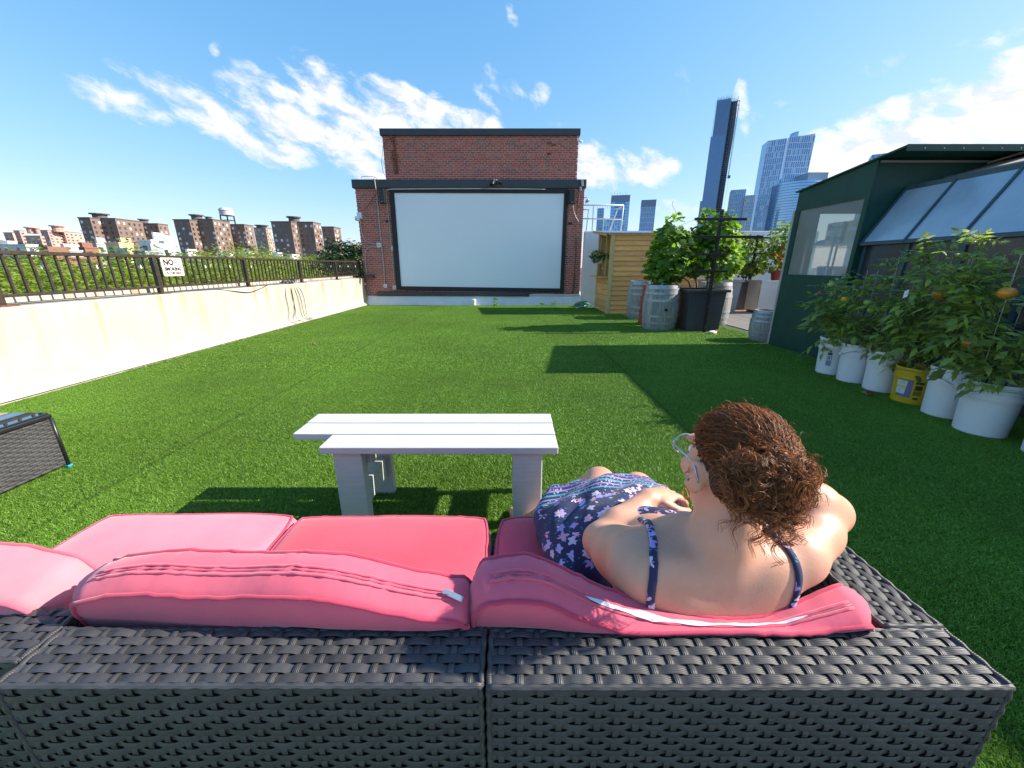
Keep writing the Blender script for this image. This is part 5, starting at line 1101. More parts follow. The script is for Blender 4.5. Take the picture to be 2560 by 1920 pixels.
TREES = [(-14, 4.5, -.9, 0, 1), (-16.5, 9.5, .2, 1, 1.05), (-13, 13.5, -.7, 0, 1), (-18.5, 15.5, .9, 1, 1.1), (-14, 19.5, .1, 0, 1.05), (-19, 22, 1.7, 2, 1.1), (-14.5, 26, .6, 1, 1.05), (-20.5, 30, 2.2, 0, 1.2), (-15, 33.5, .9, 2, 1.1), (-22, 38, 2.2, 1, 1.2), (-15.5, 41, .8, 1, 1.1), (-24, 48, 1.2, 2, 1.2), (-16, 50, .1, 0, 1.1), (-22, 3, -.6, 1, 1.1), (-27, 12, .4, 2, 1.2), (-12.5, 1, -1.8, 1, .9), (-30, 22, 1.3, 2, 1.2)]
for k, (x, y, z, kd, s) in enumerate(TREES): z = max(z, .3)*.5+1.35+(k*37%10-5)*.06 if x > -25 else z+1.0; tree('leafy yellow green street tree beyond the metal railing' if kd < 2 else 'deeper green street tree among the yellow green ones', x, y, z, kd, s, k)
tree('dark evergreen tree close beside the brick bulkhead', -13.4, 33, 3.4, 3, .95, 40, 'dark trees beyond the railing'); tree('dark tree seen low through the end of railing', -18.5, 36, -.6, 3, 1.0, 42, 'dark trees beyond the railing')
for k, (px, yt, Y) in enumerate([(60, 603, 160), (700, 640, 110), (800, 634, 90), (525, 640, 180)]):
    q = AT(px, yt, Y); tree(['dark round tree in front of the pink complex', 'green tree under the third tower block', 'green tree between the third tower block and bulkhead', 'small tree under the second tower block'][k], q.x, Y, q.z, 3 if k == 0 else 2, 1.6 if k == 0 else 1.0, 60+k, 'far trees below the tower blocks')
# ------------------------------------------------------------------ distant city (right): downtown towers
def tmat(name, c, rough=.25, metal=.0, spec=.8, var=.08): return MAT(name, c, rough, var, .02, metal=metal, spec=spec)
DKGL = tmat('haze_blue_glass', (.17, .31, .52), .35, .35); STRUCT = tmat('bare_structure', (.13, .17, .22), .8); BLGL = tmat('blue_glass', (.26, .46, .68), .15, .5); PALEFR = tmat('pale_mullion', (.66, .72, .80), .5)  # blue of distance haze is put into the tall dark tower's glass colour
def turned(parts, ang, cx, cy, k=1.0):
    ca, sa = math.cos(R(ang)), math.sin(R(ang))
    for o in parts:
        off = wloc(o)
        for v in o.data.vertices:
            x, y = (v.co.x+off.x-cx)*k, v.co.y+off.y-cy; v.co.x = cx+x*ca+y*sa-off.x; v.co.y = cy-x*sa+y*ca-off.y
BZ = STREET_Z
# 1: slim supertall under construction
t = thing('skyscraper', 'very tall dark slim tower under construction with bare frame on one side', 'skyscraper', (430, 905, BZ), 0, 'downtown towers behind the vines')
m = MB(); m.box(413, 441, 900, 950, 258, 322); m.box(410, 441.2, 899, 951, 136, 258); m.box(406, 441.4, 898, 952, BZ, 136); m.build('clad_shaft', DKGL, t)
m = MB()
for z0, z1, x0, y in ((136, 326, 411, 898.6), (258, 330, 414, 899.6), (BZ, 136, 407, 897.6)):
    x = x0
    while x < 441: m.box(x, x+.5, y-.7, y+.4, z0, z1-2-5*abs(math.sin(x)) if z1 > 320 else z1); x += 2.3 if x % 2 else 3.1
tag(m.build('vertical_fins', tmat('fin_metal', (.24, .38, .58), .4), t), kind='stuff')
m = MB(); z = BZ
while z < 318: m.box(441.6, 455+1.5*math.sin(z*.03), 902, 948, z, z+.7); z += 4.1
m.build('floor_slabs', STRUCT, t)
m = MB()
for x in (442.2, 446.5, 450.5, 454):
    for y in (903, 918, 933, 946): m.box(x, x+1, y, y+1, BZ, 322+2*math.sin(x))
m.build('bare_columns', STRUCT, t)
m = MB(); m.box(442, 449, 912, 940, BZ, 300); m.build('core', tmat('core', (.10, .13, .2), .7), t)
m = MB()
for k in range(16): m.box(413.5+2*k*.9, 414+2*k*.9, 901, 901.5, 320, 326+3*math.sin(k*2.1))
m.box(441, 459, 903, 904, 316, 317); m.box(441, 459, 903, 904, 309, 309.8); m.box(457.4, 458.6, 905, 906, 180, 318); m.box(459.4, 459.7, 905, 905.3, BZ, 312); m.box(457, 463, 903, 908, 178, 183); m.build('hoist_and_rods', STRUCT, t)
turned(t.children, 25, 430, 900, .9)
# 2: white gridded tower
def grid_face(mb_gl, mb_fr, o, ux, W, z0, z1, cols, rows, nrm, fr=1.0, seed=0):
    o = Vector(o); ux = Vector(ux).normalized(); nrm = Vector(nrm).normalized(); ch = (z1-z0)/rows; r = random.Random(seed)
    for i in range(cols+1):
        x = W*i/cols; mb_fr.obox(o+ux*x+Vector((0, 0, (z1-z0)/2+z0-o.z))+nrm*.35, ux*fr/2, nrm*.35, Vector((0, 0, (z1-z0)/2)))
    for j in range(rows+1):
        mb_fr.obox(o+ux*W/2+Vector((0, 0, z0+ch*j-o.z))+nrm*.3, ux*W/2, nrm*.3, Vector((0, 0, fr/2)))
    for i in range(cols):
        for j in range(rows):
            if r.random() < .8: mb_gl.obox(o+ux*(W*(i+.5)/cols)+Vector((0, 0, z0+ch*(j+.5)-o.z))+nrm*.12, ux*W/cols*.30, nrm*.1, Vector((0, 0, ch*.46)))
t = thing('skyscraper', 'tall white gridded glass tower with folded facade and slanted crown', 'skyscraper', (580, 900, BZ), 0, 'downtown towers behind the vines')
m = MB(); m.prism([(538, 915, BZ), (566, 897, BZ), (573, 900, BZ), (620, 893, BZ), (625, 940, BZ), (545, 945, BZ)], (0, 0, 252-BZ)); m.build('shaft', tmat('pale_blue_curtain', (.30, .50, .74), .2, .4), t)
m = MB(); m.add([(573, 900, 252), (620, 893, 252), (620, 893, 260), (573, 900, 254), (545, 945, 252), (625, 940, 252), (625, 940, 258)], [(0, 1, 2, 3), (1, 5, 6, 2), (3, 2, 6), (0, 3, 4), (3, 6, 5, 4)]); m.build('crown', PALEFR, t)
m = MB(); m.prism([(580, 905, 252), (592, 903, 252), (592, 903, 267), (585, 905, 266)], (0, 12, 0)); m.build('bulkhead', BLGL, t)
gl, fr = MB(), MB(); grid_face(gl, fr, (573, 900, BZ), (47, -7, 0), 47.5, 60, 256, 12, 17, (-7, -47, 0), 1.3, 1); grid_face(gl, fr, (538, 915, BZ), (28, -18, 0), 33.3, 60, 252, 9, 17, (-18, -28, 0), 1.3, 2)
tag(gl.build('windows', tmat('tower_window', (.10, .26, .50), .12, .5), t), kind='stuff'); tag(fr.build('mullions', PALEFR, t), kind='stuff')
# others
def glass_tower(label, X0, X1, Y, zt, D, mat, frm, cols, rows, zlow=60, cap=0, rod=False):
    t = thing('skyscraper', label, 'skyscraper', ((X0+X1)/2, Y, BZ), 0, 'downtown towers behind the vines'); m = MB(); m.box(X0, X1, Y, Y+D, BZ, zt); m.build('shaft', mat, t)
    gl, fr = MB(), MB(); grid_face(gl, fr, (X0, Y, BZ), (1, 0, 0), X1-X0, zlow, zt-cap, cols, rows, (0, -1, 0), .7, int(X0))
    tag(gl.build('windows', bpy.data.materials['tower_window'], t), kind='stuff'); tag(fr.build('mullions', frm, t), kind='stuff')
    if cap: m = MB(); m.box(X0-.5, X1+.5, Y-.6, Y+D+.5, zt-cap+.4, zt+.6); m.build('crown', tmat('crown_%d' % int(X0), (.16, .22, .32), .4), t)
    if rod: m = MB(); [m.box(X0+k*6, X0+k*6+.5, Y+4, Y+4.5, zt, zt+7+3*math.sin(k*3)) for k in range(6)]; m.build('antennas', STRUCT, t)
    turned(t.children, math.degrees(math.atan2((X0+X1)/2, Y))*.85, (X0+X1)/2, Y, .95)
    return t
BAND = tmat('blue_band', (.05, .13, .28), .2)
glass_tower('blue glass office tower with stepped top behind the pipe guard', 214, 254, 900, 146, 40, BLGL, BAND, 1, 16, 40, 12, True)
glass_tower('low blue glass annex in front of the blue office tower', 196, 232, 880, 96, 30, BLGL, PALEFR, 6, 9, 40)
glass_tower('pale slim tower left behind the blue office tower', 206, 222, 1000, 134, 20, tmat('pale_tower', (.35, .42, .52), .4), PALEFR, 5, 16, 40, 0, True)
glass_tower('white ribbed tower with dark crown between office tower and vines', 280, 311, 900, 137, 30, tmat('grey_tower', (.30, .38, .48), .4), PALEFR, 9, 8, 40, 14)
glass_tower('pale residential tower with dark windows behind the trellis', 470, 500, 900, 157, 30, tmat('pale_res', (.42, .48, .55), .5), PALEFR, 8, 12, 60)
glass_tower('cream stepped tower in front of the pale residential tower', 492, 511, 880, 143, 25, tmat('cream_tower', (.62, .60, .54), .6), tmat('cream_frame', (.66, .64, .58), .6), 6, 13, 60)
t = thing('skyscraper', 'rounded blue glass tower partly behind the green shed', 'skyscraper', (622, 850, BZ), 0, 'downtown towers behind the vines')
m = MB(); pl = [(565+6*k*.0, 0) for k in range(0)]; N = 16; arc = [(595+46*math.cos(R(200+130*k/N)), 880+46*math.sin(R(200+130*k/N))) for k in range(N+1)]
m.prism([(x, y, BZ) for x, y in arc]+[(640, 900, BZ), (556, 900, BZ)], (0, 0, 163-BZ)); m.build('shaft', BLGL, t)
m = MB(); m.box(600, 640, 860, 900, 150, 182); m.build('penthouse', tmat('pent', (.28, .36, .45), .4), t)
m = MB()
for j in range(20): m.prism([(x, y, 60+5.2*j) for x, y in [(595+46.6*math.cos(R(200+130*k/N)), 880+46.6*math.sin(R(200+130*k/N))) for k in range(N+1)]]+[(640, 900, 60+5.2*j), (556, 900, 60+5.2*j)], (0, 0, .9))
tag(m.build('floor_bands', BAND, t), kind='stuff')
q = AT(2205, 384, 900); glass_tower('grey stepped rooftop just above the green shed roof', q.x-16, q.x+22, 900, q.z, 40, tmat('grey_far', (.4, .42, .45), .6), PALEFR, 5, 20, 60)
# ------------------------------------------------------------------ white bench
def bench_mat():
    m = bpy.data.materials.new('white_painted_wood'); m.use_nodes = True; t = NT(m.node_tree); bs = t.n['Principled BSDF']; v = t.node('ShaderNodeTexCoord').outputs['Object']
    g = t.noise(t.mapping(v, scale=(2, 22, 22)), 3, 5, .6); c = t.ramp(g, [(.3, (.58, .57, .57)), (.7, (.66, .66, .66))])
    s = t.sstep(t.noise(t.mapping(v, scale=(3, 9, 9)), 2.4, 6, .75), .68, .75); c = t.mix(t.math('MULTIPLY', s, .5), c, (.30, .26, .2))
    t.l.new(c, bs.inputs['Base Color']); bs.inputs['Roughness'].default_value = .5; t.l.new(t.bump(g, .12, .003), bs.inputs['Normal']); return m
BW = bench_mat()
bn = thing('wooden_bench', 'white painted wooden bench with one shorter plank on the turf', 'bench', (-.4, 1.73, 0))
for a, b, y0, y1 in ((-1.055, .209, 1.809, 1.930), (-1.052, .207, 1.670, 1.799), (-.858, .206, 1.525, 1.660)):
    m = MB(); m.box(a, b, y0, y1, .418, .452); m.build('plank', BW, bn, bevel=.004)
for x0, x1, y0, y1 in ((-.812, -.682, 1.545, 1.605), (.004, .138, 1.545, 1.605), (-.79, -.655, 1.845, 1.885), (.0, .125, 1.845, 1.885)):
    m = MB(); m.box(x0, x1, y0, y1, 0, .417); m.build('leg', BW, bn, bevel=.004)
for x0 in (-.722, .02):
    m = MB(); m.box(x0, x0+.04, 1.606, 1.844, .13, .24); m.build('stretcher', BW, bn, bevel=.003)
m = MB(); m.box(-.735, -.66, 1.606, 1.844, .33, .416); m.build('apron', BW, bn, bevel=.003)
m = MB(); m.box(.03, .1, 1.606, 1.844, .33, .416); m.build('apron', BW, bn, bevel=.003)
sm0 = None
for x in (-.77, -.70, .04, .10):
    for y in (1.57, 1.63, 1.70, 1.77, 1.84, 1.90):
        if sm0 is None: m = MB(); m.lathe([(.0045, 0), (.0045, .0008), (.002, .001)], 10); o = m.build('screw', MAT('screw_head', (.5, .48, .42), .5, .2, 30), bn, world=False); sm0 = o.data
        else: o = link('screw', sm0, bn)
        o.location = Vector((x+rng.uniform(-.006, .006), y+rng.uniform(-.006, .006), .4521))-wloc(bn)
# ------------------------------------------------------------------ woven sofa modules
def wicker_mat(name, axis, base):
    m = bpy.data.materials.new(name); m.use_nodes = True; t = NT(m.node_tree); bs = t.n['Principled BSDF']; v = t.node('ShaderNodeTexCoord').outputs['Object']
    w = t.node('ShaderNodeTexWave'); w.bands_direction = axis; w.inputs['Scale'].default_value = 105; w.inputs['Distortion'].default_value = .2; t.l.new(v, w.inputs['Vector'])
    oi = t.node('ShaderNodeObjectInfo'); k = t.math('MULTIPLY_ADD', oi.outputs['Random'], .4, .8); n = t.noise(v, 14, 4, .6)
    s = t.node('ShaderNodeVectorMath', operation='SCALE'); c = t.ramp(n, [(.3, tuple(x*.75 for x in base)), (.7, tuple(x*1.3 for x in base))]); t.l.new(c, s.inputs[0]); t.l.new(k, s.inputs['Scale']); t.l.new(s.outputs[0], bs.inputs['Base Color'])
    t.l.new(t.math('MULTIPLY_ADD', n, .25, .42), bs.inputs['Roughness']); bs.inputs['Specular IOR Level'].default_value = .55
    t.l.new(t.bump(w.outputs['Fac'], .45, .0012), bs.inputs['Normal']); return m
WKX = wicker_mat('woven_strip', 'Y', (.050, .050, .053)); WKB = MAT('wicker_backing', (.006, .006, .007), .8)
RP, VS = .0145, .0295      # row pitch, upright spacing
_strip_cache = {}
def strip_mesh(L, phase, w, A, half):
    key = (round(L, 3), phase, w, half)
    if key in _strip_cache: return _strip_cache[key]
    n = max(6, int(L/half*6)); vs = []; fs = []
    for i in range(n+1):
        x = L*i/n; q = math.tanh(1.7*math.cos(math.pi*(x/half-.5+phase)))/math.tanh(1.7)*A
        for yy, dz in ((-w/2, -.0011), (-w*.3, 0), (w*.3, 0), (w/2, -.0011)): vs.append((x, yy, q+dz))
    fs = [(i*4+k, i*4+4+k, i*4+5+k, i*4+1+k) for i in range(n) for k in range(3)]
    me = bpy.data.meshes.new('strip'); me.from_pydata(vs, [], fs); me.polygons.foreach_set('use_smooth', [True]*len(fs)); me.materials.append(WKX); _strip_cache[key] = me; return me
def weave(thing_, name, o, u, v, Lu, Lv):
    # woven panel: flat bands along u, narrow double strands along v, outward normal u x v
    o = Vector(o); u = Vector(u); v = Vector(v); nn = u.cross(v)
    m = MB(); m.prism([o-nn*.004, o+u*Lu-nn*.004, o+u*Lu+v*Lv-nn*.004, o+v*Lv-nn*.004], -nn*.012); par = m.build(name, WKB, thing_); off = wloc(par)
    rows = int(Lv/RP); p = Lv/rows; ups = max(1, int(Lu/VS)); q = Lu/ups
    for j in range(rows):
        ob = link('strip', strip_mesh(Lu, j % 2, .0141, .0021, q), par); c = o+v*(p*(j+.5)); ob.matrix_local = Matrix.Translation(-off) @ basis(c, u, v)
    for i in range(ups):
        ob = link('upright_strand', strip_mesh(Lv, (i+1) % 2, .0100, .0021, p), par); c = o+u*(q*(i+.5)); ob.matrix_local = Matrix.Translation(-off) @ basis(c, v, -u)
    return par
def trim(thing_, pts):
    a, b = Vector(pts[0]), Vector(pts[1]); n = int((b-a).length/.0074); d = (b-a).normalized(); sd = d.orthogonal().normalized(); s2 = d.cross(sd)
    q = [a.lerp(b, i/n)+(sd*.0009*math.sin(i*math.pi/2)+s2*.0009*math.cos(i*math.pi/2)) for i in range(n+1)]
    m = MB(); m.tube(q, [.0040+.0012*abs(math.sin(i*math.pi/4)) for i in range(n+1)], 6); o = m.build('edge_trim', WKX, thing_, smooth=True); return o
HT = .62
def sofa(label, X0, X1, Yr, arm, seat_front=1.09):
    t = thing('sofa_module', label, 'sofa', ((X0+X1)/2, Yr+.3, 0), 0, 'black wicker sofa modules'); Yf = Yr+.097
    m = MB(); m.box(X0+.014, X1-.014, Yr+.017, Yf-.002, .04, HT-.017); m.build('backrest_core', WKB, t)
    xs = X1-.105 if arm else X1-.004
    m = MB(); m.box(X0+.004, xs, Yf, seat_front, .05, .30); m.build('seat_base', WKB, t, bevel=.008)
    for x in (X0+.04, X1-.04):
        for y in (Yr+.04, seat_front-.05): m = MB(); m.box(x-.02, x+.02, y-.02, y+.02, 0, .05); m.build('foot', BLACKPL, t)
    weave(t, 'rear_panel', (X0+.004, Yr, .05), (1, 0, 0), (0, 0, 1), X1-X0-.008, HT-.056)
    weave(t, 'backrest_top', (X0+.004, Yr+.004, HT), (1, 0, 0), (0, 1, 0), X1-X0-.008, .09)
    weave(t, 'side_panel', (X0, Yf, .05), (0, -1, 0), (0, 0, 1), Yf-Yr-.004, HT-.056)
    weave(t, 'front_panel', (X1-.004, seat_front, .05), (-1, 0, 0), (0, 0, 1), X1-X0-.008, .24)
    trim(t, [(X0, Yr+.001, HT-.002), (X1, Yr+.001, HT-.002)]); trim(t, [(X0+.001, Yr+.002, .05), (X0+.001, Yr+.002, HT)]); trim(t, [(X1-.001, Yr+.002, .05), (X1-.001, Yr+.002, HT)])
    trim(t, [(X0, Yf-.003, HT-.003), (X1, Yf-.003, HT-.003)]); trim(t, [(X0+.001, Yr, HT-.002), (X0+.001, Yf, HT-.002)]); trim(t, [(X1-.001, Yr, HT-.002), (X1-.001, Yf, HT-.002)])
    if arm:
        xa = X1-.10; m = MB(); m.box(xa+.014, X1-.014, Yf+.002, seat_front-.004, .04, HT-.017); m.build('arm_core', WKB, t)
        weave(t, 'arm_top', (X1-.003, Yf+.006, HT-.001), (0, 1, 0), (-1, 0, 0), seat_front-Yf-.01, .094)
        weave(t, 'arm_inner', (xa, seat_front, .30), (0, -1, 0), (0, 0, 1), seat_front-Yf-.004, HT-.306)
        weave(t, 'arm_outer', (X1, Yr+.004, .05), (0, 1, 0), (0, 0, 1), seat_front-Yr-.008, HT-.056)
        weave(t, 'arm_front', (X1-.004, seat_front+.002, .05), (-1, 0, 0), (0, 0, 1), .092, HT-.056)
        for pts in ([(xa, Yf, HT-.002), (xa, seat_front, HT-.002)], [(X1-.001, Yf, HT-.002), (X1-.001, seat_front, HT-.002)], [(xa, Yf+.003, HT+.001), (X1-.001, Yf+.003, HT+.001)], [(xa, seat_front, HT-.002), (X1, seat_front, HT-.002)]): trim(t, pts)
    else: weave(t, 'side_panel', (X1, Yr+.004, .05), (0, 1, 0), (0, 0, 1), Yf-Yr-.006, HT-.056)
    return t
sofa('black wicker sofa module with armrest under the seated woman', -.036, .748, .407, True)
sofa('black wicker middle sofa module beside the seated woman', -.776, -.046, .409, False)
sofa('black wicker end sofa module with the palest pink seat cushion', -1.46, -.786, .448, False)
# ------------------------------------------------------------------ cushions
def fabric(name, c):
    m = bpy.data.materials.new(name); m.use_nodes = True; t = NT(m.node_tree); bs = t.n['Principled BSDF']; v = t.node('ShaderNodeTexCoord').outputs['Object']
    f = t.noise(v, 5, 6, .6); col = t.ramp(f, [(.3, tuple(x*.86 for x in c)), (.7, tuple(min(1, x*1.1) for x in c))]); t.l.new(col, bs.inputs['Base Color'])
    bs.inputs['Roughness'].default_value = .85; bs.inputs['Sheen Weight'].default_value = .25; bs.inputs['Specular IOR Level'].default_value = .2
    h = t.math('ADD', t.math('MULTIPLY', t.noise(v, 26, 4, .6), .8), t.math('MULTIPLY', t.noise(v, 900, 2, .5), .12))
    t.l.new(t.bump(h, .25, .004), bs.inputs['Normal']); return m
F_PALE = fabric('pink_canvas_faded', (.74, .21, .27)); F_MID = fabric('pink_canvas_strong', (.66, .068, .11)); F_BACK = fabric('pink_canvas_back', (.70, .12, .18)); F_SEAM = fabric('pink_piping', (.55, .055, .11)); F_FARL = fabric('pink_canvas_bleached', (.70, .23, .27))
ZIP = MAT('zip_tape', (.52, .10, .17), .6, .1, 20); ZIPM = MAT('zip_metal', (.55, .56, .58), .3, .05, 9, metal=.8); INNER = MAT('cushion_lining', (.72, .68, .78), .7, .08, 15)
def cushion(name, label, w, d, h, M, mat, deform, group, seed, puff=.03, bulge=.012, zipper=False, wr=.0035, gape=None):
    back = name == 'back_cushion'
    # boxed cushion: panels in local xy (w x d), border height h; M places it, deform bends it in world space
    t = thing(name, label, 'cushion', M.translation, 0, group); NX, NY, NZ = 44, 30, 7; vs = []; idx = {}; fs = []
    def P(a, b, c):      # -1..1
        ex = 1-.045*abs(b)**6-.012*c*c*0; ey = 1-.045*abs(a)**6
        rim = min(1, max(0, (1-abs(a))*6))*min(1, max(0, (1-abs(b))*6))
        x, y, z = a*w/2*ex, b*d/2*ey, c*h/2
        if abs(c) > .999: z += math.copysign(puff*((1-a**4)*(1-b**4))**.7, c)
        else:
            k = bulge*(1-c*c)
            if abs(a) > .999: x += math.copysign(k, a)
            if abs(b) > .999: y += math.copysign(k, b)
        # gathers running away from the seams
        e = max(abs(a)**8, abs(b)**8); s = (x if abs(b) > abs(a) else y)
        g = wr*e*(noise.noise(Vector((s*30, c*1.5, seed)))+.6*noise.noise(Vector((s*70, c*2, seed+5))))*(1 if abs(c) < .999 else .7)
        lo = noise.noise(Vector((x*5, y*5, seed+c)))*.006
        v = Vector((x, y, z+lo*(1 if abs(c) > .5 else .3)))
        if abs(a) > abs(b): v.x += math.copysign(g, a)
        else: v.y += math.copysign(g, b)
        v.z += g*.6*(1 if c > 0 else -1)*(abs(c) > .999)
        q = deform(M @ v)
        if back and q.y < .506 and q.z < .628:
            if q.z > .585: q.z = .628
            else: q.y = .506
        if back and q.z < .412: q.z = .412
        return q
    def V(a, b, c):
        k = (round(a, 5), round(b, 5), round(c, 5))
        if k not in idx: idx[k] = len(vs); vs.append(P(a, b, c))
        return idx[k]
    def g(n): return [-1+2*i/n for i in range(n+1)]
    gx, gy, gz = g(NX), g(NY), g(NZ)
    for i in range(NX):
        for j in range(NY):
            fs.append((V(gx[i], gy[j], 1), V(gx[i+1], gy[j], 1), V(gx[i+1], gy[j+1], 1), V(gx[i], gy[j+1], 1))); fs.append((V(gx[i], gy[j], -1), V(gx[i], gy[j+1], -1), V(gx[i+1], gy[j+1], -1), V(gx[i+1], gy[j], -1)))
        for k in range(NZ):
            fs.append((V(gx[i], -1, gz[k]), V(gx[i+1], -1, gz[k]), V(gx[i+1], -1, gz[k+1]), V(gx[i], -1, gz[k+1]))); fs.append((V(gx[i+1], 1, gz[k]), V(gx[i], 1, gz[k]), V(gx[i], 1, gz[k+1]), V(gx[i+1], 1, gz[k+1])))
    for j in range(NY):
        for k in range(NZ):
            fs.append((V(-1, gy[j+1], gz[k]), V(-1, gy[j], gz[k]), V(-1, gy[j], gz[k+1]), V(-1, gy[j+1], gz[k+1]))); fs.append((V(1, gy[j], gz[k]), V(1, gy[j+1], gz[k]), V(1, gy[j+1], gz[k+1]), V(1, gy[j], gz[k+1])))
    m = MB(); m.add(vs, fs); body = m.build('cover', mat, t, smooth=True)
    for c in (-1, 1):
        loop = [P(a, -1, c) for a in gx]+[P(1, b, c) for b in gy[1:]]+[P(a, 1, c) for a in gx[::-1][1:]]+[P(-1, b, c) for b in gy[::-1][1:-1]]
        m = MB(); m.tube(loop, .0042, 6, closed=True); m.build('piping', F_SEAM if mat is not F_FARL else F_BACK, t, smooth=True)
    if zipper:
        for off, w_ in ((.16, .0028), (-.16, .0028), (0, .0016)):
            m = MB(); a0, a1 = (-.96, .96); top = [P(a0+(a1-a0)*i/50, 1, .05+off) for i in range(51)]
            m.tube(top, w_, 5); m.build('zipper_flap' if off else 'zipper_teeth', mat if off else ZIP, t, smooth=True)
        if gape:
            a0, a1 = gape; n = 40; m = MB(); vs = []; nr = (M.to_3x3() @ Vector((0, 1, 0))).normalized()
            for i in range(n+1):
                a = a0+(a1-a0)*i/n; wd = .30*math.sin(math.pi*i/n)**.6*(.7+.3*math.sin(i*.7)); vs += [P(a, 1, .05-wd)+nr*.0035, P(a, 1, .05)+nr*.005, P(a, 1, .05+wd)+nr*.0035]
            m.add(vs, [(i*3+k, i*3+k+1, i*3+k+4, i*3+k+3) for i in range(n) for k in (0, 1)]); m.build('lining', INNER, t, smooth=True)
            return t, P
        p = P(zipper, 1, .05); q = P(zipper-.03, 1, -.05); nrm = (M.to_3x3() @ Vector((0, 1, 0))).normalized(); m = MB(); ux = (P(zipper+.02, 1, .05)-p).normalized(); vv = nrm.cross(ux)
        m.obox(p+nrm*.007, ux*.006, vv*.004, nrm*.003); m.obox(p+nrm*.008+ux*.016-vv*.006, ux*.013-vv*.005, (vv+ux*.4)*.0045, nrm*.001); m.build('zipper_pull', ZIPM, t)
    return t, P
ident = lambda v: v
def seat_def(x0, x1):
    return lambda v: v
GS = 'pink seat cushions'; GB = 'pink back cushions'
def dent(v):
    k = math.exp(-((v.x-.33)/.22)**2-((v.y-.78)/.25)**2); return Vector((v.x, v.y, v.z-.035*k if v.z > .34 else v.z))
cushion('seat_cushion', 'strong pink seat cushion under the seated woman', .685, .60, .095, Matrix.Translation((.297, .80, .355)), F_MID, dent, GS, 1)
cushion('seat_cushion', 'strong pink seat cushion with a centre crease on the middle module', .645, .60, .095, Matrix.Translation((-.40, .805, .355)), F_MID, ident, GS, 2)
cushion('seat_cushion', 'faded pale pink seat cushion on the end module', .65, .575, .095, Matrix.Translation((-1.062, .83, .355)), F_PALE, ident, GS, 3)
def backM(x, y, z, tilt, yaw=0, roll=0):
    # local x = width, local y = up, local z = front
    return Matrix.Translation((x, y, z)) @ Matrix.Rotation(R(yaw), 4, 'Z') @ Matrix.Rotation(R(90+tilt), 4, 'X') @ Matrix.Rotation(R(roll), 4, 'Z')
def sagL(v):
    u = (v.x+.42)/.34; hi = max(0, (v.z-.45)/.3); return Vector((v.x, v.y-.012*math.sin(u*2.2), v.z+hi*(.010*math.cos(u*2.4)-.014*u*u-.02*max(0, u)**2+.008*math.sin(u*6))))
cushion('back_cushion', 'pink zipped back cushion slumped on the middle module', .70, .29, .084, backM(-.425, .580, .552, 15), F_BACK, sagL, GB, 4, .016, .014, .93, .006)
def sagR(v):
    u = (v.x-.27)/.34; hi = max(0, (v.z-.42)/.3); k = 1/(1+math.exp(-(v.x-.14)/.05)); nv = Vector((v.x, v.y, v.z))
    nv.z -= hi*k*(.09-.045*max(0, (v.x-.45)/.15)); nv.z += hi*(.01*math.cos(u*9))*(1-k)
    b = math.exp(-((v.x-.39)/.2)**2); nv.y = min(nv.y, nv.y*(1-b)+b*(.50+(nv.y-.50)*.38)) if nv.y > .47 else nv.y
    nv.y -= .01*k*hi; return nv
cushion('back_cushion', 'pink back cushion with open zip pressed down behind the woman', .685, .30, .088, backM(.275, .574, .552, 14), F_BACK, sagR, GB, 5, .016, .012, -.2, .007, (-.45, .72))
def sagE(v):
    u = (v.x+1.12)/.33; hi = max(0, (v.z-.45)/.3); return Vector((v.x, v.y+.02*u, v.z-hi*(.03*max(0, u)**2)+hi*.012*math.sin(u*5)))
cushion('back_cushion', 'bleached pale pink back cushion on the end module', .66, .32, .10, backM(-1.19, .625, .515, 14, -4), F_FARL, sagE, GB, 6, .02, .012, False, .006)
# lining showing through the open zip of the pressed cushion
pts = [(.04, .497, .690), (.10, .492, .682), (.16, .488, .664), (.22, .482, .646), (.30, .478, .636), (.40, .478, .632), (.50, .482, .634), (.57, .488, .636)]
# ------------------------------------------------------------------ wicker coffee table with glass top
tt = thing('coffee_table', 'black wicker coffee table with reflective glass top by the parapet', 'table', (-3.1, 1.75, 0))
TXa, TXb, TYa, TYb, TH_ = -3.42, -2.80, 1.42, 2.14, .375
m = MB(); m.box(TXa+.015, TXb-.015, TYa+.015, TYb-.015, .03, TH_-.03); m.build('core', WKB, tt)
weave(tt, 'side_panel', (TXb, TYa, .03), (0, 1, 0), (0, 0, 1), TYb-TYa, TH_-.07); weave(tt, 'front_panel', (TXa, TYa, .03), (1, 0, 0), (0, 0, 1), TXb-TXa, TH_-.07)
weave(tt, 'rear_panel', (TXb, TYb, .03), (-1, 0, 0), (0, 0, 1), TXb-TXa, TH_-.07)
m = MB(); m.box(TXa-.008, TXb+.008, TYa-.008, TYb+.008, TH_-.036, TH_-.008); m.build('rim', BLACKPL, tt, bevel=.008)
m = MB(); m.box(TXa, TXb, TYa, TYb, TH_-.0075, TH_); m.build('glass_top', MAT('dark_glass', (.02, .03, .035), .02, .1, 2, spec=1.0, coat=1), tt, bevel=.002)
for x, y in ((TXa, TYa), (TXb, TYa), (TXa, TYb), (TXb, TYb)):
    m = MB(); m.tube([(x, y, .02), (x, y, TH_-.035)], .011, 8); m.build('corner_trim', BLACKPL, tt, smooth=True)
    m = MB(); m.box(x-.014, x+.014, y-.014, y+.014, 0, .024); m.build('foot_cap', MAT('blue_cap', (.02, .35, .5), .4) if x == TXa and y == TYa else bpy.data.materials['blue_cap'], tt, bevel=.003)
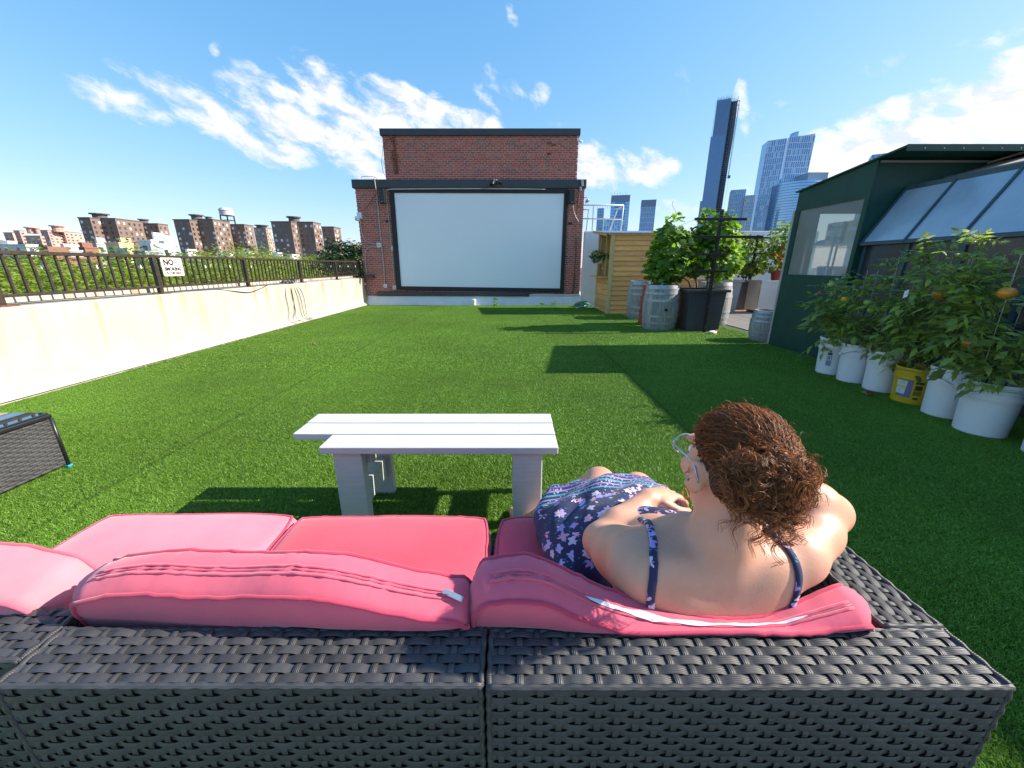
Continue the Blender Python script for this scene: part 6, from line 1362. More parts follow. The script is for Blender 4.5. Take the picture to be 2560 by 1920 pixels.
# ------------------------------------------------------------------ seated woman (signed distance field -> one continuous skin)
def smin(a, b, k):
    h = np.clip(.5+.5*(b-a)/k, 0, 1); return b*(1-h)+a*h-k*h*(1-h)
class SDF:
    def __init__(s, lo, hi, vox):
        s.lo = np.array(lo, dtype=np.float32); s.vox = vox; s.n = np.ceil((np.array(hi)-s.lo)/vox).astype(int)+1
        s.g = np.full(s.n, .2, dtype=np.float32)
    def _win(s, lo, hi, pad):
        a = np.clip(np.floor((np.array(lo)-pad-s.lo)/s.vox).astype(int), 0, s.n-1); b = np.clip(np.ceil((np.array(hi)+pad-s.lo)/s.vox).astype(int)+1, 1, s.n)
        ax = [s.lo[i]+s.vox*np.arange(a[i], b[i]) for i in range(3)]
        X, Y, Z = np.meshgrid(*ax, indexing='ij', sparse=True); return tuple(slice(a[i], b[i]) for i in range(3)), X.astype(np.float32), Y.astype(np.float32), Z.astype(np.float32)
    def put(s, w, d, k, op='add'):
        if op == 'add': s.g[w] = smin(s.g[w], d, k)
        else: s.g[w] = -smin(-s.g[w], d, k)
    def cap(s, a, b, ra, rb, k=.02, op='add'):
        a = np.array(a, dtype=float); b = np.array(b, dtype=float); r = max(ra, rb); w, X, Y, Z = s._win(np.minimum(a, b), np.maximum(a, b), r+k*1.5+.03)
        d = b-a; t = np.clip(((X-a[0])*d[0]+(Y-a[1])*d[1]+(Z-a[2])*d[2])/max(1e-9, (d*d).sum()), 0, 1)
        dist = np.sqrt((X-a[0]-t*d[0])**2+(Y-a[1]-t*d[1])**2+(Z-a[2]-t*d[2])**2)-(ra+(rb-ra)*t); s.put(w, dist, k, op)
    def chain(s, pts, rs, k=.02):
        for i in range(len(pts)-1): s.cap(pts[i], pts[i+1], rs[i], rs[i+1], k)
    def ell(s, c, r, k=.02, Rm=None, op='add'):
        c = np.array(c, dtype=float); r = np.array(r, dtype=float); m = r.max(); w, X, Y, Z = s._win(c-m, c+m, k*1.5+.03)
        x, y, z = X-c[0], Y-c[1], Z-c[2]
        if Rm is not None: x, y, z = (Rm[0][0]*x+Rm[1][0]*y+Rm[2][0]*z, Rm[0][1]*x+Rm[1][1]*y+Rm[2][1]*z, Rm[0][2]*x+Rm[1][2]*y+Rm[2][2]*z)
        q0 = np.sqrt((x/r[0])**2+(y/r[1])**2+(z/r[2])**2); q1 = np.sqrt((x/r[0]**2)**2+(y/r[1]**2)**2+(z/r[2]**2)**2)+1e-9
        s.put(w, q0*(q0-1)/q1, k, op)
    def mesh(s, name):
        # naive surface nets
        g = s.g; ins = g < 0; n = np.array(g.shape)-1
        c = np.zeros(n, dtype=np.int8)
        for i in (0, 1):
            for j in (0, 1):
                for k in (0, 1): c += ins[i:i+n[0], j:j+n[1], k:k+n[2]]
        act = (c > 0) & (c < 8); I = np.argwhere(act); idx = -np.ones(n, dtype=np.int64); idx[act] = np.arange(len(I))
        P = np.zeros((len(I), 3)); W = np.zeros(len(I)); cor = [(i, j, k) for i in (0, 1) for j in (0, 1) for k in (0, 1)]
        val = {q: g[I[:, 0]+q[0], I[:, 1]+q[1], I[:, 2]+q[2]] for q in cor}
        for q in cor:
            for ax in range(3):
                if q[ax] == 0:
                    q2 = list(q); q2[ax] = 1; a, b = val[q], val[tuple(q2)]; m = (a < 0) != (b < 0); t = np.where(m, a/(a-b+1e-12), 0)
                    p = np.tile(np.array(q, dtype=float), (len(I), 1)); p[:, ax] = t; P += p*m[:, None]; W += m
        P = (I+P/W[:, None])*s.vox+s.lo
        F = []
        for ax in range(3):
            o = [a for a in range(3) if a != ax]; sl = [slice(None)]*3; sl2 = [slice(None)]*3; sl[ax] = slice(0, -1); sl2[ax] = slice(1, None)
            d = ins[tuple(sl)] != ins[tuple(sl2)]; E = np.argwhere(d)
            ok = (E[:, o[0]] > 0) & (E[:, o[1]] > 0) & (E[:, o[0]] < n[o[0]]) & (E[:, o[1]] < n[o[1]]) & (E[:, ax] < n[ax]); E = E[ok]
            def at(da, db):
                q = E.copy(); q[:, o[0]] -= da; q[:, o[1]] -= db; return idx[q[:, 0], q[:, 1], q[:, 2]]
            quad = np.stack([at(1, 1), at(0, 1), at(0, 0), at(1, 0)], 1); flip = ins[E[:, 0], E[:, 1], E[:, 2]]
            if ax == 1: flip = ~flip
            quad[~flip] = quad[~flip][:, ::-1]; F.append(quad)
        F = np.concatenate(F); F = F[(F >= 0).all(1)]
        # light laplacian smoothing
        e = np.concatenate([F[:, [0, 1]], F[:, [1, 2]], F[:, [2, 3]], F[:, [3, 0]]])
        for _ in range(3):
            A = np.zeros_like(P); Wt = np.zeros(len(P)); np.add.at(A, e[:, 0], P[e[:, 1]]); np.add.at(Wt, e[:, 0], 1); np.add.at(A, e[:, 1], P[e[:, 0]]); np.add.at(Wt, e[:, 1], 1)
            P = P*.5+.5*A/np.maximum(Wt, 1)[:, None]
        me = bpy.data.meshes.new(name); me.from_pydata(P.tolist(), [], F.tolist()); me.polygons.foreach_set('use_smooth', [True]*len(F)); me.update(); return me
# joints (metres). She reclines against the pressed cushion and looks towards the screen.
HC = Vector((.402, .614, .872))                                   # head centre
Rh = Matrix.Rotation(R(4), 3, 'Z') @ Matrix.Rotation(R(-4), 3, 'X') @ Matrix.Rotation(R(3), 3, 'Y')   # head turned to her left; local +y = face
def hp(x, y, z): return HC+Rh @ Vector((x, y, z))
NK = Vector((.388, .588, .742)); SHL = Vector((.236, .605, .668)); SHR = Vector((.548, .600, .690)); CH = Vector((.37, .645, .60)); PV = Vector((.325, .86, .475))
ELL = Vector((.218, .770, .580)); WRL = Vector((.362, .875, .628))
ELR = Vector((.695, .715, .702)); WRR = Vector((.556, .675, .800))
HIPL = Vector((.245, .90, .475)); HIPR = Vector((.405, .89, .475)); KNL = Vector((.318, 1.215, .465)); ANL = Vector((.085, 1.50, .085)); KNR = Vector((.46, 1.22, .44)); ANR = Vector((.42, 1.36, .09))
B = SDF((-.02, .40, -.01), (.86, 1.74, 1.10), .0052)
# torso
B.chain([PV, PV.lerp(CH, .5), CH], [.115, .10, .105], .05)
B.ell((.374, .612, .632), (.158, .080, .115), .05, Matrix.Rotation(R(-22), 3, 'X')); B.ell((.365, .66, .575), (.145, .09, .12), .05)
B.ell((.29, .565, .648), (.075, .035, .075), .03); B.ell((.455, .562, .655), (.075, .035, .075), .03)       # shoulder blades
B.ell((.33, .73, .60), (.065, .06, .055), .03); B.ell((.44, .73, .61), (.065, .06, .055), .03)             # bust
B.ell((.33, .87, .47), (.165, .13, .09), .04)
B.chain([NK-Vector((.01, -.01, .07)), NK, hp(0, -.02, -.09)], [.056, .047, .047], .03)
B.cap(NK-Vector((0, 0, .05)), SHL+Vector((.02, 0, .005)), .036, .045, .035); B.cap(NK-Vector((0, 0, .05)), SHR+Vector((-.02, 0, .005)), .036, .045, .035)
# left arm resting on her lap
B.chain([SHL, SHL.lerp(ELL, .45), ELL], [.056, .050, .041], .03); B.chain([ELL, ELL.lerp(WRL, .35), WRL], [.042, .041, .026], .02)
# right arm raised, hand to the side of the head
B.chain([SHR, SHR.lerp(ELR, .5), ELR], [.050, .045, .038], .03); B.chain([ELR, ELR.lerp(WRR, .35), WRR], [.040, .039, .027], .03)
# legs
B.chain([HIPL, HIPL.lerp(KNL, .5), KNL], [.088, .073, .056], .04); B.chain([KNL, KNL.lerp(ANL, .3), ANL], [.053, .054, .034], .02)
B.chain([HIPR, HIPR.lerp(KNR, .5), KNR], [.088, .073, .056], .04); B.chain([KNR, KNR.lerp(ANR, .3), ANR], [.053, .054, .034], .02)
for an, dr in ((ANL, Vector((-.45, .9, 0))), (ANR, Vector((-.2, 1, 0)))):
    d = dr.normalized(); heel = an-d*.03; heel.z = .035; ball = an+d*.13; ball.z = .028; toe = an+d*.19; toe.z = .022
    B.chain([an, heel], [.034, .032], .02); B.chain([heel, (heel+ball)/2+Vector((0, 0, .02)), ball, toe], [.03, .033, .032, .018], .02)
# head: cranium, face, jaw, nose, lips, ears
B.ell(HC+Rh @ Vector((0, -.012, .022)), (.069, .088, .082), .02, Rh); B.ell(hp(0, .028, -.035), (.059, .066, .078), .03, Rh); B.ell(hp(0, .060, -.088), (.030, .028, .022), .025, Rh)
B.cap(hp(0, .092, .005), hp(0, .112, -.032), .009, .013, .012); B.ell(hp(0, .094, -.062), (.022, .012, .010), .008, Rh); B.ell(hp(0, .088, .022), (.05, .012, .012), .015, Rh)
B.ell(hp(-.034, .075, -.03), (.022, .018, .02), .015, Rh); B.ell(hp(.034, .075, -.03), (.022, .018, .02), .015, Rh)
for s in (-1, 1):
    B.ell(hp(s*.028, .099, .0), (.014, .014, .009), .008, Rh, 'sub')
    B.ell(hp(s*.078, -.012, -.014), (.009, .022, .034), .006, Rh @ Matrix.Rotation(R(-s*32), 3, 'Z')); B.ell(hp(s*.086, -.004, -.010), (.006, .010, .018), .004, Rh @ Matrix.Rotation(R(-s*32), 3, 'Z'), 'sub')
# hands: palm plus five bent fingers each
def hand(wr, fwd, side, nrm, curl, thumb):
    fwd = fwd.normalized(); nrm = (nrm-fwd*nrm.dot(fwd)).normalized(); side = fwd.cross(nrm)*side
    pc = wr+fwd*.045; Rm = Matrix((side, fwd, nrm)).transposed(); B.ell(pc, (.040, .052, .016), .012, Rm); B.cap(wr, pc, .024, .02, .015)
    for i, (off, L) in enumerate(((-.028, .072), (-.0095, .080), (.009, .075), (.026, .060))):
        p = pc+fwd*.040+side*off; d = fwd+side*off*1.5; q = [p]; rr = [.0098]
        for j, f in enumerate((.45, .32, .23)):
            ang = curl*(.55+.45*j); v = (d.normalized()*math.cos(ang)-nrm*math.sin(ang)).normalized(); q.append(q[-1]+v*L*f); rr.append(.0094-.001*j)
        B.chain(q, rr, .004)
    p = pc-fwd*.022+side*(-.032 if thumb else .032); ts = side*(-1 if thumb else 1); q = [p, p+ts*.022+fwd*.022-nrm*.012, p+ts*.030+fwd*.050-nrm*.020, p+ts*.026+fwd*.072-nrm*.024]; B.chain(q, [.014, .011, .0098, .0085], .006)
hand(WRL, Vector((.80, .45, -.10)), 1, Vector((.15, .15, 1)), .75, False)
hand(WRR, Vector((-.75, -.10, .40)), 1, Vector((.55, .2, .8)), .35, True)
SKIN = bpy.data.materials.new('skin'); SKIN.use_nodes = True
def skin_mat():
    t = NT(SKIN.node_tree); bs = t.n['Principled BSDF']; v = t.node('ShaderNodeTexCoord').outputs['Object']
    c = t.ramp(t.noise(v, 9, 5, .6), [(.3, (.59, .28, .175)), (.7, (.69, .37, .25))]); f = t.sstep(t.noise(v, 160, 3, .6), .66, .74); c = t.mix(t.math('MULTIPLY', f, .35), c, (.38, .16, .09)); red = t.sstep(t.noise(v, 4.5, 4, .6), .5, .72); c = t.mix(t.math('MULTIPLY', red, .3), c, (.66, .24, .16))
    t.l.new(c, bs.inputs['Base Color']); bs.inputs['Roughness'].default_value = .48; bs.inputs['Subsurface Weight'].default_value = .12; bs.inputs['Subsurface Radius'].default_value = (.012, .005, .003); bs.inputs['Subsurface Scale'].default_value = 1
    t.l.new(t.bump(t.noise(v, 260, 5, .7), .22, .002), bs.inputs['Normal'])
skin_mat()
person = thing('person', 'woman in a navy floral sundress reclining on the sofa, seen from behind', 'person', (.33, .86, .0)); PO = wloc(person)
me = B.mesh('body'); bvh = BVHTree.FromPolygons([v.co[:] for v in me.vertices], [p.vertices[:] for p in me.polygons])
me.transform(Matrix.Translation(-PO)); me.materials.append(SKIN); link('body', me, person)
# ---- dress
D = SDF((-.02, .44, .02), (.80, 1.46, .80), .0062)
D.chain([PV, PV.lerp(CH, .5), CH], [.124, .112, .113], .05); D.ell((.365, .66, .57), (.152, .094, .12), .05); D.ell((.33, .74, .60), (.072, .066, .06), .03); D.ell((.44, .74, .61), (.072, .066, .06), .03); D.ell((.33, .87, .47), (.178, .14, .10), .04)
D.chain([HIPL, HIPL.lerp(KNL, .5), KNL.lerp(HIPL, .06)], [.100, .088, .074], .06); D.chain([HIPR, HIPR.lerp(KNR, .5), KNR.lerp(HIPR, .02)], [.100, .088, .074], .06)
D.chain([(.15, .80, .45), (.14, 1.0, .455), (.20, 1.12, .46)], [.045, .06, .06], .06); D.chain([(.33, .98, .47), (.38, 1.15, .45)], [.10, .085], .06); D.cap((.16, 1.10, .47), (.215, 1.17, .46), .05, .04, .05)
gx = [D.lo[i]+D.vox*np.arange(D.n[i]) for i in range(3)]; X, Y, Z = np.meshgrid(*gx, indexing='ij', sparse=True)
fold = .006*np.sin(34*X+14*Y+8*np.sin(9*Y))*np.clip((Y-.78)/.12, 0, 1)+.004*np.sin(60*X-35*Y+20*Z)*np.clip((Y-.85)/.1, 0, 1); D.g += fold.astype(np.float32)
cut = (Z-(.640+.02*np.sin(X*20)-np.clip((.72-Y)*2.1, 0, .25))).astype(np.float32); D.g = np.maximum(D.g, np.broadcast_to(cut, D.g.shape))       # neckline, low at the back
hem = ((Y-1.14)*.92+(Z-.48)*.35-(X-.3)*.12+.006*np.sin(X*70+Z*40)).astype(np.float32); D.g = np.maximum(D.g, np.broadcast_to(hem, D.g.shape))
D.g = np.maximum(D.g, -(np.broadcast_to(Z-.335, D.g.shape)).astype(np.float32))
DRESS = bpy.data.materials.new('floral_fabric'); DRESS.use_nodes = True
def dress_mat():
    t = NT(DRESS.node_tree); bs = t.n['Principled BSDF']; v = t.node('ShaderNodeTexCoord').outputs['Object']; navy = (.012, .018, .075)
    wv = t.node('ShaderNodeVectorMath', operation='ADD'); nz = t.node('ShaderNodeTexNoise'); nz.inputs['Scale'].default_value = 30; t.l.new(v, nz.inputs['Vector']); sc = t.node('ShaderNodeVectorMath', operation='SCALE'); t.l.new(nz.outputs['Color'], sc.inputs[0]); sc.inputs['Scale'].default_value = .012; t.l.new(v, wv.inputs[0]); t.l.new(sc.outputs[0], wv.inputs[1])
    def flowers(scale, rad, pet, cols, base, seed):
        vo = t.node('ShaderNodeTexVoronoi'); vo.inputs['Scale'].default_value = scale; t.l.new(t.mapping(wv.outputs[0], loc=(seed, seed*.7, seed*.3)), vo.inputs['Vector'])
        # petals: angular wobble around each cell centre
        sb = t.node('ShaderNodeVectorMath', operation='SUBTRACT'); t.l.new(t.mapping(wv.outputs[0], loc=(seed, seed*.7, seed*.3)), sb.inputs[0]); t.l.new(vo.outputs['Position'], sb.inputs[1])
        sp = t.node('ShaderNodeSeparateXYZ'); t.l.new(sb.outputs[0], sp.inputs[0]); an = t.math('ARCTAN2', t.math('ADD', sp.outputs[1], t.math('MULTIPLY', sp.outputs[2], .8)), sp.outputs[0])
        rr = t.math('MULTIPLY_ADD', t.math('COSINE', t.math('MULTIPLY', an, 5)), pet, rad)
        d = vo.outputs['Distance']; inside = t.math('LESS_THAN', d, rr)
        csep = t.node('ShaderNodeSeparateColor'); t.l.new(vo.outputs['Color'], csep.inputs[0])
        col = t.ramp(csep.outputs[0], [(i/len(cols), c) for i, c in enumerate(cols)], 'CONSTANT'); on = t.math('LESS_THAN', csep.outputs[1], .72)
        c = t.mix(t.math('MULTIPLY', inside, on), base, col); ctr = t.math('MULTIPLY', t.math('LESS_THAN', d, rad*.28), on); return t.mix(ctr, c, (.55, .35, .08))
    leaves = t.node('ShaderNodeTexVoronoi'); leaves.inputs['Scale'].default_value = 62; t.l.new(t.mapping(wv.outputs[0], scale=(1, 2.4, 1.2), rot=(0, 0, .6)), leaves.inputs['Vector'])
    base = t.mix(t.math('LESS_THAN', leaves.outputs['Distance'], .20), navy, (.02, .22, .26))
    c = flowers(34, .40, .10, [(.36, .28, .66), (.62, .36, .52), (.42, .40, .74), (.60, .52, .66)], base, 3.1); c = flowers(17, .26, .07, [(.45, .36, .72), (.66, .55, .34), (.58, .30, .42)], c, 7.7)
    # patterned border bands above the hem
    sp = t.node('ShaderNodeSeparateXYZ'); t.l.new(v, sp.inputs[0]); hm = t.math('ADD', t.math('MULTIPLY_ADD', sp.outputs[1], .92, t.math('MULTIPLY', sp.outputs[2], .35)), t.math('MULTIPLY', sp.outputs[0], -.12))
    k = .92*(1.14-PO.y)+.35*.48-.12*(.3-PO.x); u = t.math('SUBTRACT', k, hm)     # metres above the hem
    band = t.math('LESS_THAN', u, .085); st = t.math('GREATER_THAN', t.math('SINE', t.math('MULTIPLY', u, 420)), .35)
    dots = t.node('ShaderNodeTexVoronoi'); dots.inputs['Scale'].default_value = 115; t.l.new(v, dots.inputs['Vector']); dt = t.math('LESS_THAN', dots.outputs['Distance'], .34)
    bc = t.mix(st, t.mix(dt, navy, (.40, .34, .62)), t.ramp(t.math('FRACT', t.math('MULTIPLY', u, 28)), [(0, (.03, .30, .34)), (.45, (.16, .10, .34)), (.75, (.34, .20, .44))], 'CONSTANT'))
    c = t.mix(band, c, bc); t.l.new(c, bs.inputs['Base Color']); bs.inputs['Roughness'].default_value = .8; bs.inputs['Sheen Weight'].default_value = .1; t.l.new(t.bump(t.noise(v, 500, 2, .5), .1, .002), bs.inputs['Normal'])
dress_mat()
me = D.mesh('sundress'); dbvh = BVHTree.FromPolygons([v.co[:] for v in me.vertices], [p.vertices[:] for p in me.polygons])
me.transform(Matrix.Translation(-PO)); me.materials.append(DRESS); link('sundress', me, person)
# ruffled hem around the knees
m = MB(); vs = []; N = 90
def ribbon(name, pts, w, mat, lift=.004, th=.0022):
    # band lying on the skin along the given guide points
    P = []
    for i in range(len(pts)-1):
        a, b, c, d = [Vector(pts[max(0, min(len(pts)-1, i+j))]) for j in (-1, 0, 1, 2)]
        for k in range(10):
            t_ = k/10; P.append(.5*((2*b)+(c-a)*t_+(2*a-5*b+4*c-d)*t_*t_+(3*b-a-3*c+d)*t_**3))
    P.append(Vector(pts[-1])); Q = []
    for p in P:
        co, no, *_ = bvh.find_nearest(p); Q.append((co+no*lift, no))
    m = MB(); vs = []
    for i, (p, no) in enumerate(Q):
        d = (Q[min(i+1, len(Q)-1)][0]-Q[max(i-1, 0)][0]).normalized(); s = d.cross(no).normalized()
        for a, b in ((-1, 0), (-.5, th), (.5, th), (1, 0), (1, -th), (-1, -th)): vs.append(p+s*a*w/2+no*b)
    n = len(Q); fs = [(i*6+k, i*6+6+k, i*6+6+(k+1) % 6, i*6+(k+1) % 6) for i in range(n-1) for k in range(6)]+[tuple(range(6)), tuple(range(n*6-6, n*6))[::-1]]
    m.add(vs, fs); return m.build(name, mat, person, smooth=True)
ribbon('shoulder_strap', [(.30, .75, .655), (.285, .70, .70), (.275, .645, .725), (.263, .59, .72), (.248, .54, .68), (.246, .52, .63), (.255, .52, .58), (.27, .53, .53)], .014, DRESS)
ribbon('shoulder_strap', [(.445, .75, .66), (.465, .70, .71), (.48, .64, .735), (.492, .58, .73), (.505, .535, .69), (.51, .515, .64), (.50, .52, .58), (.48, .53, .53)], .014, DRESS)
ribbon('dress_back_edge', [(.22, .66, .52), (.26, .58, .535), (.30, .54, .545), (.37, .53, .55), (.44, .53, .545), (.50, .56, .535), (.54, .64, .52)], .03, DRESS)
# ---- hair: cap, swept strands, curly bunch, loose curls
def hair_mat(name, lo, hi):
    m = bpy.data.materials.new(name); m.use_nodes = True; t = NT(m.node_tree); bs = t.n['Principled BSDF']; out = t.n['Material Output']; gi = t.node('ShaderNodeNewGeometry')
    c = t.ramp(gi.outputs['Random Per Island'], [(0, lo), (.55, tuple(.6*a+.4*b for a, b in zip(lo, hi))), (1, hi)]); t.l.new(c, bs.inputs['Base Color']); bs.inputs['Roughness'].default_value = .38; bs.inputs['Specular IOR Level'].default_value = .45
    tr = t.node('ShaderNodeBsdfTranslucent'); hs = t.node('ShaderNodeHueSaturation'); hs.inputs['Value'].default_value = 2.0; t.l.new(c, hs.inputs['Color']); t.l.new(hs.outputs[0], tr.inputs[0]); mx = t.node('ShaderNodeMixShader'); mx.inputs[0].default_value = .25
    t.l.new(bs.outputs[0], mx.inputs[1]); t.l.new(tr.outputs[0], mx.inputs[2]); t.l.new(mx.outputs[0], out.inputs[0]); return m
HAIR = hair_mat('brown_hair', (.085, .032, .013), (.52, .21, .065)); HAIRCORE = MAT('hair_core', (.022, .010, .006), .6, .4, 60, bump=.8, bscale=160)
hr = np.random.default_rng(5); CRN = np.array([.0, -.012, .022]); CRR = np.array([.069, .088, .082])
RhN = np.array(Rh); HCN = np.array(HC)
def to_world(p): return HCN+p @ RhN.T
class Strands:
    def __init__(s): s.V = []; s.F = []; s.n = 0
    def add(s, pts, r):
        # three sided tapering tube through pts (n,3)
        n = len(pts); d = np.gradient(pts, axis=0); d /= np.linalg.norm(d, axis=1)[:, None]+1e-9
        a = np.cross(d, np.array([.31, .52, .79])); a /= np.linalg.norm(a, axis=1)[:, None]+1e-9; b = np.cross(d, a)
        rr = (r*np.linspace(1, .35, n))[:, None]
        ring = np.stack([pts+(a*math.cos(q)+b*math.sin(q))*rr for q in (0, 2.094, 4.189)], 1).reshape(-1, 3); s.V.append(ring)
        i = np.arange(n-1)[:, None]*3+s.n; k = np.array([0, 1, 2]); k2 = np.array([1, 2, 0]); s.F.append(np.stack([i+k, i+k2, i+3+k2, i+3+k], 2).reshape(-1, 4)); s.n += n*3
    def build(s, name, mat, parent):
        V = np.concatenate(s.V)-np.array(PO); F = np.concatenate(s.F); me = bpy.data.meshes.new(name); me.vertices.add(len(V)); me.vertices.foreach_set('co', V.reshape(-1).astype(np.float32)); me.loops.add(F.size); me.loops.foreach_set('vertex_index', F.reshape(-1).astype(np.int32)); me.polygons.add(len(F)); me.polygons.foreach_set('loop_start', np.arange(0, F.size, 4, dtype=np.int32)); me.update(calc_edges=True); me.polygons.foreach_set('use_smooth', [True]*len(F)); me.materials.append(mat); return link(name, me, parent)
# cap over the scalp
def hairline(d): return (d[1]*.55-d[2]*.9) < .12 if d[1] > -.15 else d[2] > -.78
m = MB(); NU, NV = 48, 32; cap = {}
for i in range(NU):
    for j in range(NV+1):
        th = 2*math.pi*i/NU; ph = math.pi*j/NV; cap[i, j] = np.array([math.sin(ph)*math.cos(th), math.sin(ph)*math.sin(th), math.cos(ph)])
vid = {}
for i in range(NU):
    for j in range(NV):
        q = [cap[i, j], cap[(i+1) % NU, j], cap[(i+1) % NU, j+1], cap[i, j+1]]
        if all(hairline(d) for d in q):
            b = len(m.v); m.v += [tuple(to_world(CRN+d*(CRR+.004))) for d in q]; m.f.append((b+3, b+2, b+1, b)); m.m.append(0)
m.build('hair_cap', HAIRCORE, person)
KD = np.array([.02, -.93, .36]); KD /= np.linalg.norm(KD)       # knot direction on the skull
ST = Strands(); cnt = 0
while cnt < 3300:
    d = hr.normal(0, 1, 3); d /= np.linalg.norm(d)
    if not hairline(d): continue
    if np.dot(d, KD) > .93 or (d[1] > .2 and d[2] < .1): continue
    cnt += 1; n = 14; f = np.linspace(0, 1, n)[:, None]; end = KD+hr.normal(0, .13, 3); end /= np.linalg.norm(end); stop = hr.uniform(.45, 1.0)
    p = d*(1-f*stop)+end*f*stop; p /= np.linalg.norm(p, axis=1)[:, None]; lift = .004+.009*hr.random()*np.sin(np.pi*f)+.006*f*hr.random()
    w = hr.uniform(0, 6.28); am = hr.uniform(.001, .006); side = np.cross(p, end); side /= np.linalg.norm(side, axis=1)[:, None]+1e-6
    ear = np.array([-.95, -.05, -.42]); ear2 = ear*np.array([-1, 1, 1])
    if (np.minimum(np.linalg.norm(p-ear, axis=1), np.linalg.norm(p-ear2, axis=1)) < .42).any(): continue
    pts = CRN+p*(CRR+lift)+side*am*np.sin(f*hr.uniform(8, 20)+w)+p*am*.7*np.cos(f*hr.uniform(8, 22)+w); ST.add(to_world(pts), hr.uniform(.00045, .0009))
ST.build('swept_hair', HAIR, person)
BC = np.array([.384, .507, .910]); BR = np.array([.062, .044, .050])
m = MB(); vs = []
for j in range(17):
    for i in range(28):
        th = 2*math.pi*i/28; ph = math.pi*j/16; d = Vector((math.sin(ph)*math.cos(th), math.sin(ph)*math.sin(th), math.cos(ph))); k = .80+.16*noise.noise(d*2.5)+.10*noise.noise(d*6); vs.append((BC[0]+BR[0]*d.x*k, BC[1]+BR[1]*d.y*k, BC[2]+BR[2]*d.z*k))
m.add(vs, [(j*28+i, j*28+(i+1) % 28, j*28+28+(i+1) % 28, j*28+28+i) for j in range(16) for i in range(28)]); m.build('hair_bunch_core', HAIRCORE, person, smooth=True)
def curl(start, out, L, rad, turns, droop, r, n=30):
    f = np.linspace(0, 1, n)[:, None]; out = out/np.linalg.norm(out); ax = start+out*L*f+np.array([0, 0, -1])*droop*f*f
    d = np.gradient(ax, axis=0); d /= np.linalg.norm(d, axis=1)[:, None]; a = np.cross(d, np.array([.2, .3, .93])); a /= np.linalg.norm(a, axis=1)[:, None]+1e-9; b = np.cross(d, a)
    ph = hr.uniform(0, 6.28); sg = hr.choice((-1, 1)); rr = rad*(.4+.6*np.sin(np.pi*np.clip(f*1.1, 0, 1))**.6)
    return ax+(a*np.cos(sg*turns*6.283*f+ph)+b*np.sin(sg*turns*6.283*f+ph))*rr
ST = Strands()
for k in range(460):                    # locks of a few parallel hairs each
    d = hr.normal(0, 1, 3); d /= np.linalg.norm(d)
    if k > 330: d = np.array([hr.normal(0, .45), -.6, .75+hr.normal(0, .3)]); d /= np.linalg.norm(d)
    if d[1] > .55: d[1] *= -1
    if BC[0]+BR[0]*d[0] < .345 and d[2] < .2 and hr.random() < .7: continue
    s = BC+BR*d*hr.uniform(.45, .95); out = d*np.array([1.2, .8, .9])+hr.normal(0, .6, 3)+np.array([.05, -.1, .05]); L = hr.uniform(.010, .036); rad = hr.uniform(.006, .013); tu = hr.uniform(.9, 2.2); st = hr.bit_generator.state
    base = curl(s, out, L, rad, tu, hr.uniform(0, .015), 0)
    for q in range(hr.integers(5, 10)):
        f = np.linspace(0, 1, len(base))[:, None]; ST.add(base+hr.normal(0, .0016, 3)+hr.normal(0, .003, 3)*f+.0008*np.sin(f*hr.uniform(10, 30)+hr.uniform(0, 6)), hr.uniform(.00045, .0009))
ST.build('curly_hair_bunch', HAIR, person)
ST = Strands()
for k in range(34):                     # loose curls on the nape and shoulders
    u = hr.random(); s = np.array([.355+.10*u, .515+.02*hr.normal(), .868+.015*hr.normal()]); L = hr.uniform(.03, .075); base = curl(s, np.array([hr.normal(0, .25)-.05*(u < .3), -.12+hr.normal(0, .12), -1.0]), L+.02, hr.uniform(.006, .012), hr.uniform(1.2, 2.6), 0, 0, 36)
    for q in range(hr.integers(4, 9)):
        f = np.linspace(0, 1, len(base))[:, None]; ST.add(base+hr.normal(0, .0013, 3)+hr.normal(0, .003, 3)*f, hr.uniform(.0004, .0008))
ST.build('loose_curls', HAIR, person)
ST = Strands()
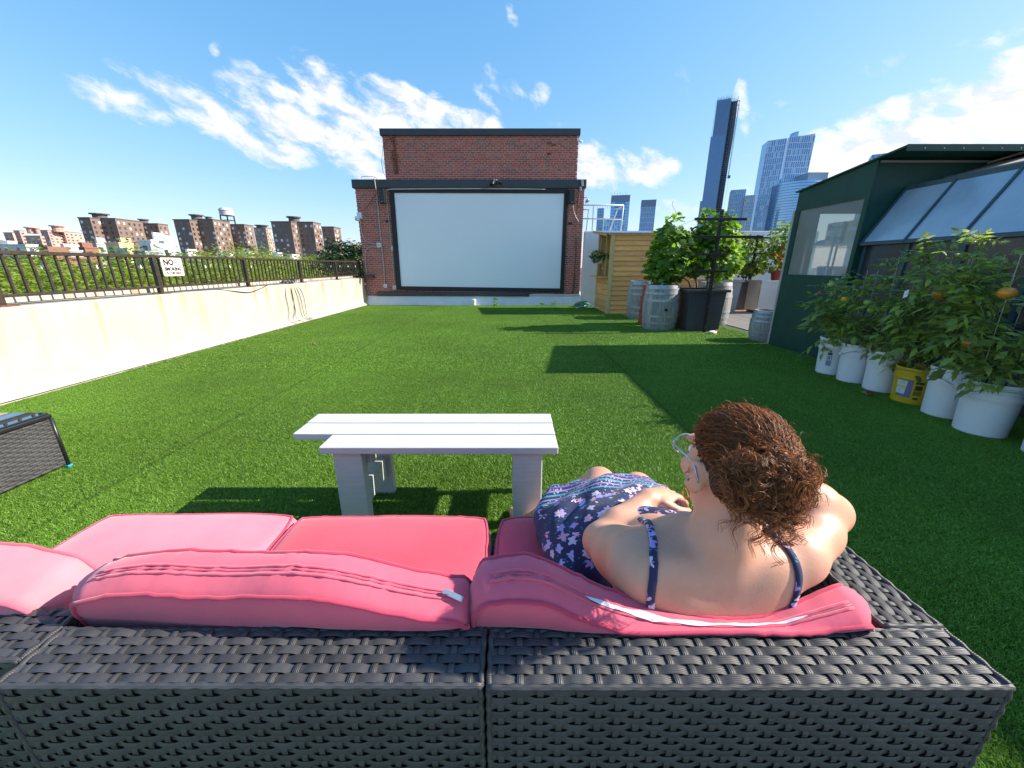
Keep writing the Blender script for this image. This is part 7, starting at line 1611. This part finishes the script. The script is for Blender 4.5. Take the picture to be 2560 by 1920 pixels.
for k in range(240):                    # flyaway frizz, sun glow put into its lighter hair colour
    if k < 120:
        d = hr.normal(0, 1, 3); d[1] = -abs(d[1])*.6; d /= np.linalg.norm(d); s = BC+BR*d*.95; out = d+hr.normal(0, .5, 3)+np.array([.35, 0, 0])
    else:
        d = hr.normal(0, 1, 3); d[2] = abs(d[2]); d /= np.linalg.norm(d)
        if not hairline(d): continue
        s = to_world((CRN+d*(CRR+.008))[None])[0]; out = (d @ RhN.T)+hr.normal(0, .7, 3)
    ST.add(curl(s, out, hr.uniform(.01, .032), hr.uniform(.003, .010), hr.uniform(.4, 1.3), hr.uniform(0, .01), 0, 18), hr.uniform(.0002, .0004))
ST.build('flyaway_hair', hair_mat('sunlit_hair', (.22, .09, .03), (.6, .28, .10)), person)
for s in (-1, 1):
    m = MB(); m.lathe([(.0115*math.sin(R(a)), -.0115*math.cos(R(a))) for a in range(0, 181, 15)], 14, hp(s*.030, .078, .0), cap=False, axis=Rh @ Vector((0, 1, 0))); o = m.build('eye', MAT('eye_white', (.75, .73, .7), .2, .05, 5) if s < 0 else bpy.data.materials['eye_white'], person, smooth=True)
# ---- glasses and earrings
gs = thing('eyeglasses', 'thin silver eyeglasses worn by the seated woman', 'glasses', hp(0, .1, 0)); RIM = MAT('glasses_metal', (.45, .55, .68), .25, .05, 5, metal=.8)
for s in (-1, 1):
    m = MB(); m.tube([hp(s*.034+.027*math.cos(a), .110-.004*abs(math.cos(a)), .0+.021*math.sin(a)) for a in [2*math.pi*k/24 for k in range(24)]], .0014, 6, closed=True); m.build('rim', RIM, gs, smooth=True)
    m = MB(); m.add([hp(s*.034+.0265*math.cos(a), .110-.004*abs(math.cos(a)), .0205*math.sin(a)) for a in [2*math.pi*k/24 for k in range(24)]], [tuple(range(24))]); m.build('lens', GLASS('lens_%d' % (s+1), (.95, .97, .97), .01, .85), gs)
    m = MB(); m.tube([hp(s*.061, .106, .008), hp(s*.072, .09, .010), hp(s*.080, .04, .012), hp(s*.083, .0, .013), hp(s*.084, -.018, .006), hp(s*.081, -.030, -.018)], .0016, 6); m.build('temple_arm', RIM, gs, smooth=True)
m = MB(); m.tube([hp(-.009, .110, .006), hp(0, .116, .009), hp(.009, .110, .006)], .0014, 6); m.build('bridge', RIM, gs)
er = thing('earring', 'small gold hoop earring on the ear of the seated woman', 'earring', hp(-.084, -.004, -.045)); m = MB(); m.tube([hp(-.084, -.004+.009*math.cos(a), -.052+.009*math.sin(a)) for a in [2*math.pi*k/20 for k in range(20)]], .0021, 8, closed=True); m.build('hoop', MAT('gold', (.75, .45, .12), .25, .05, 5, metal=1), er, smooth=True)
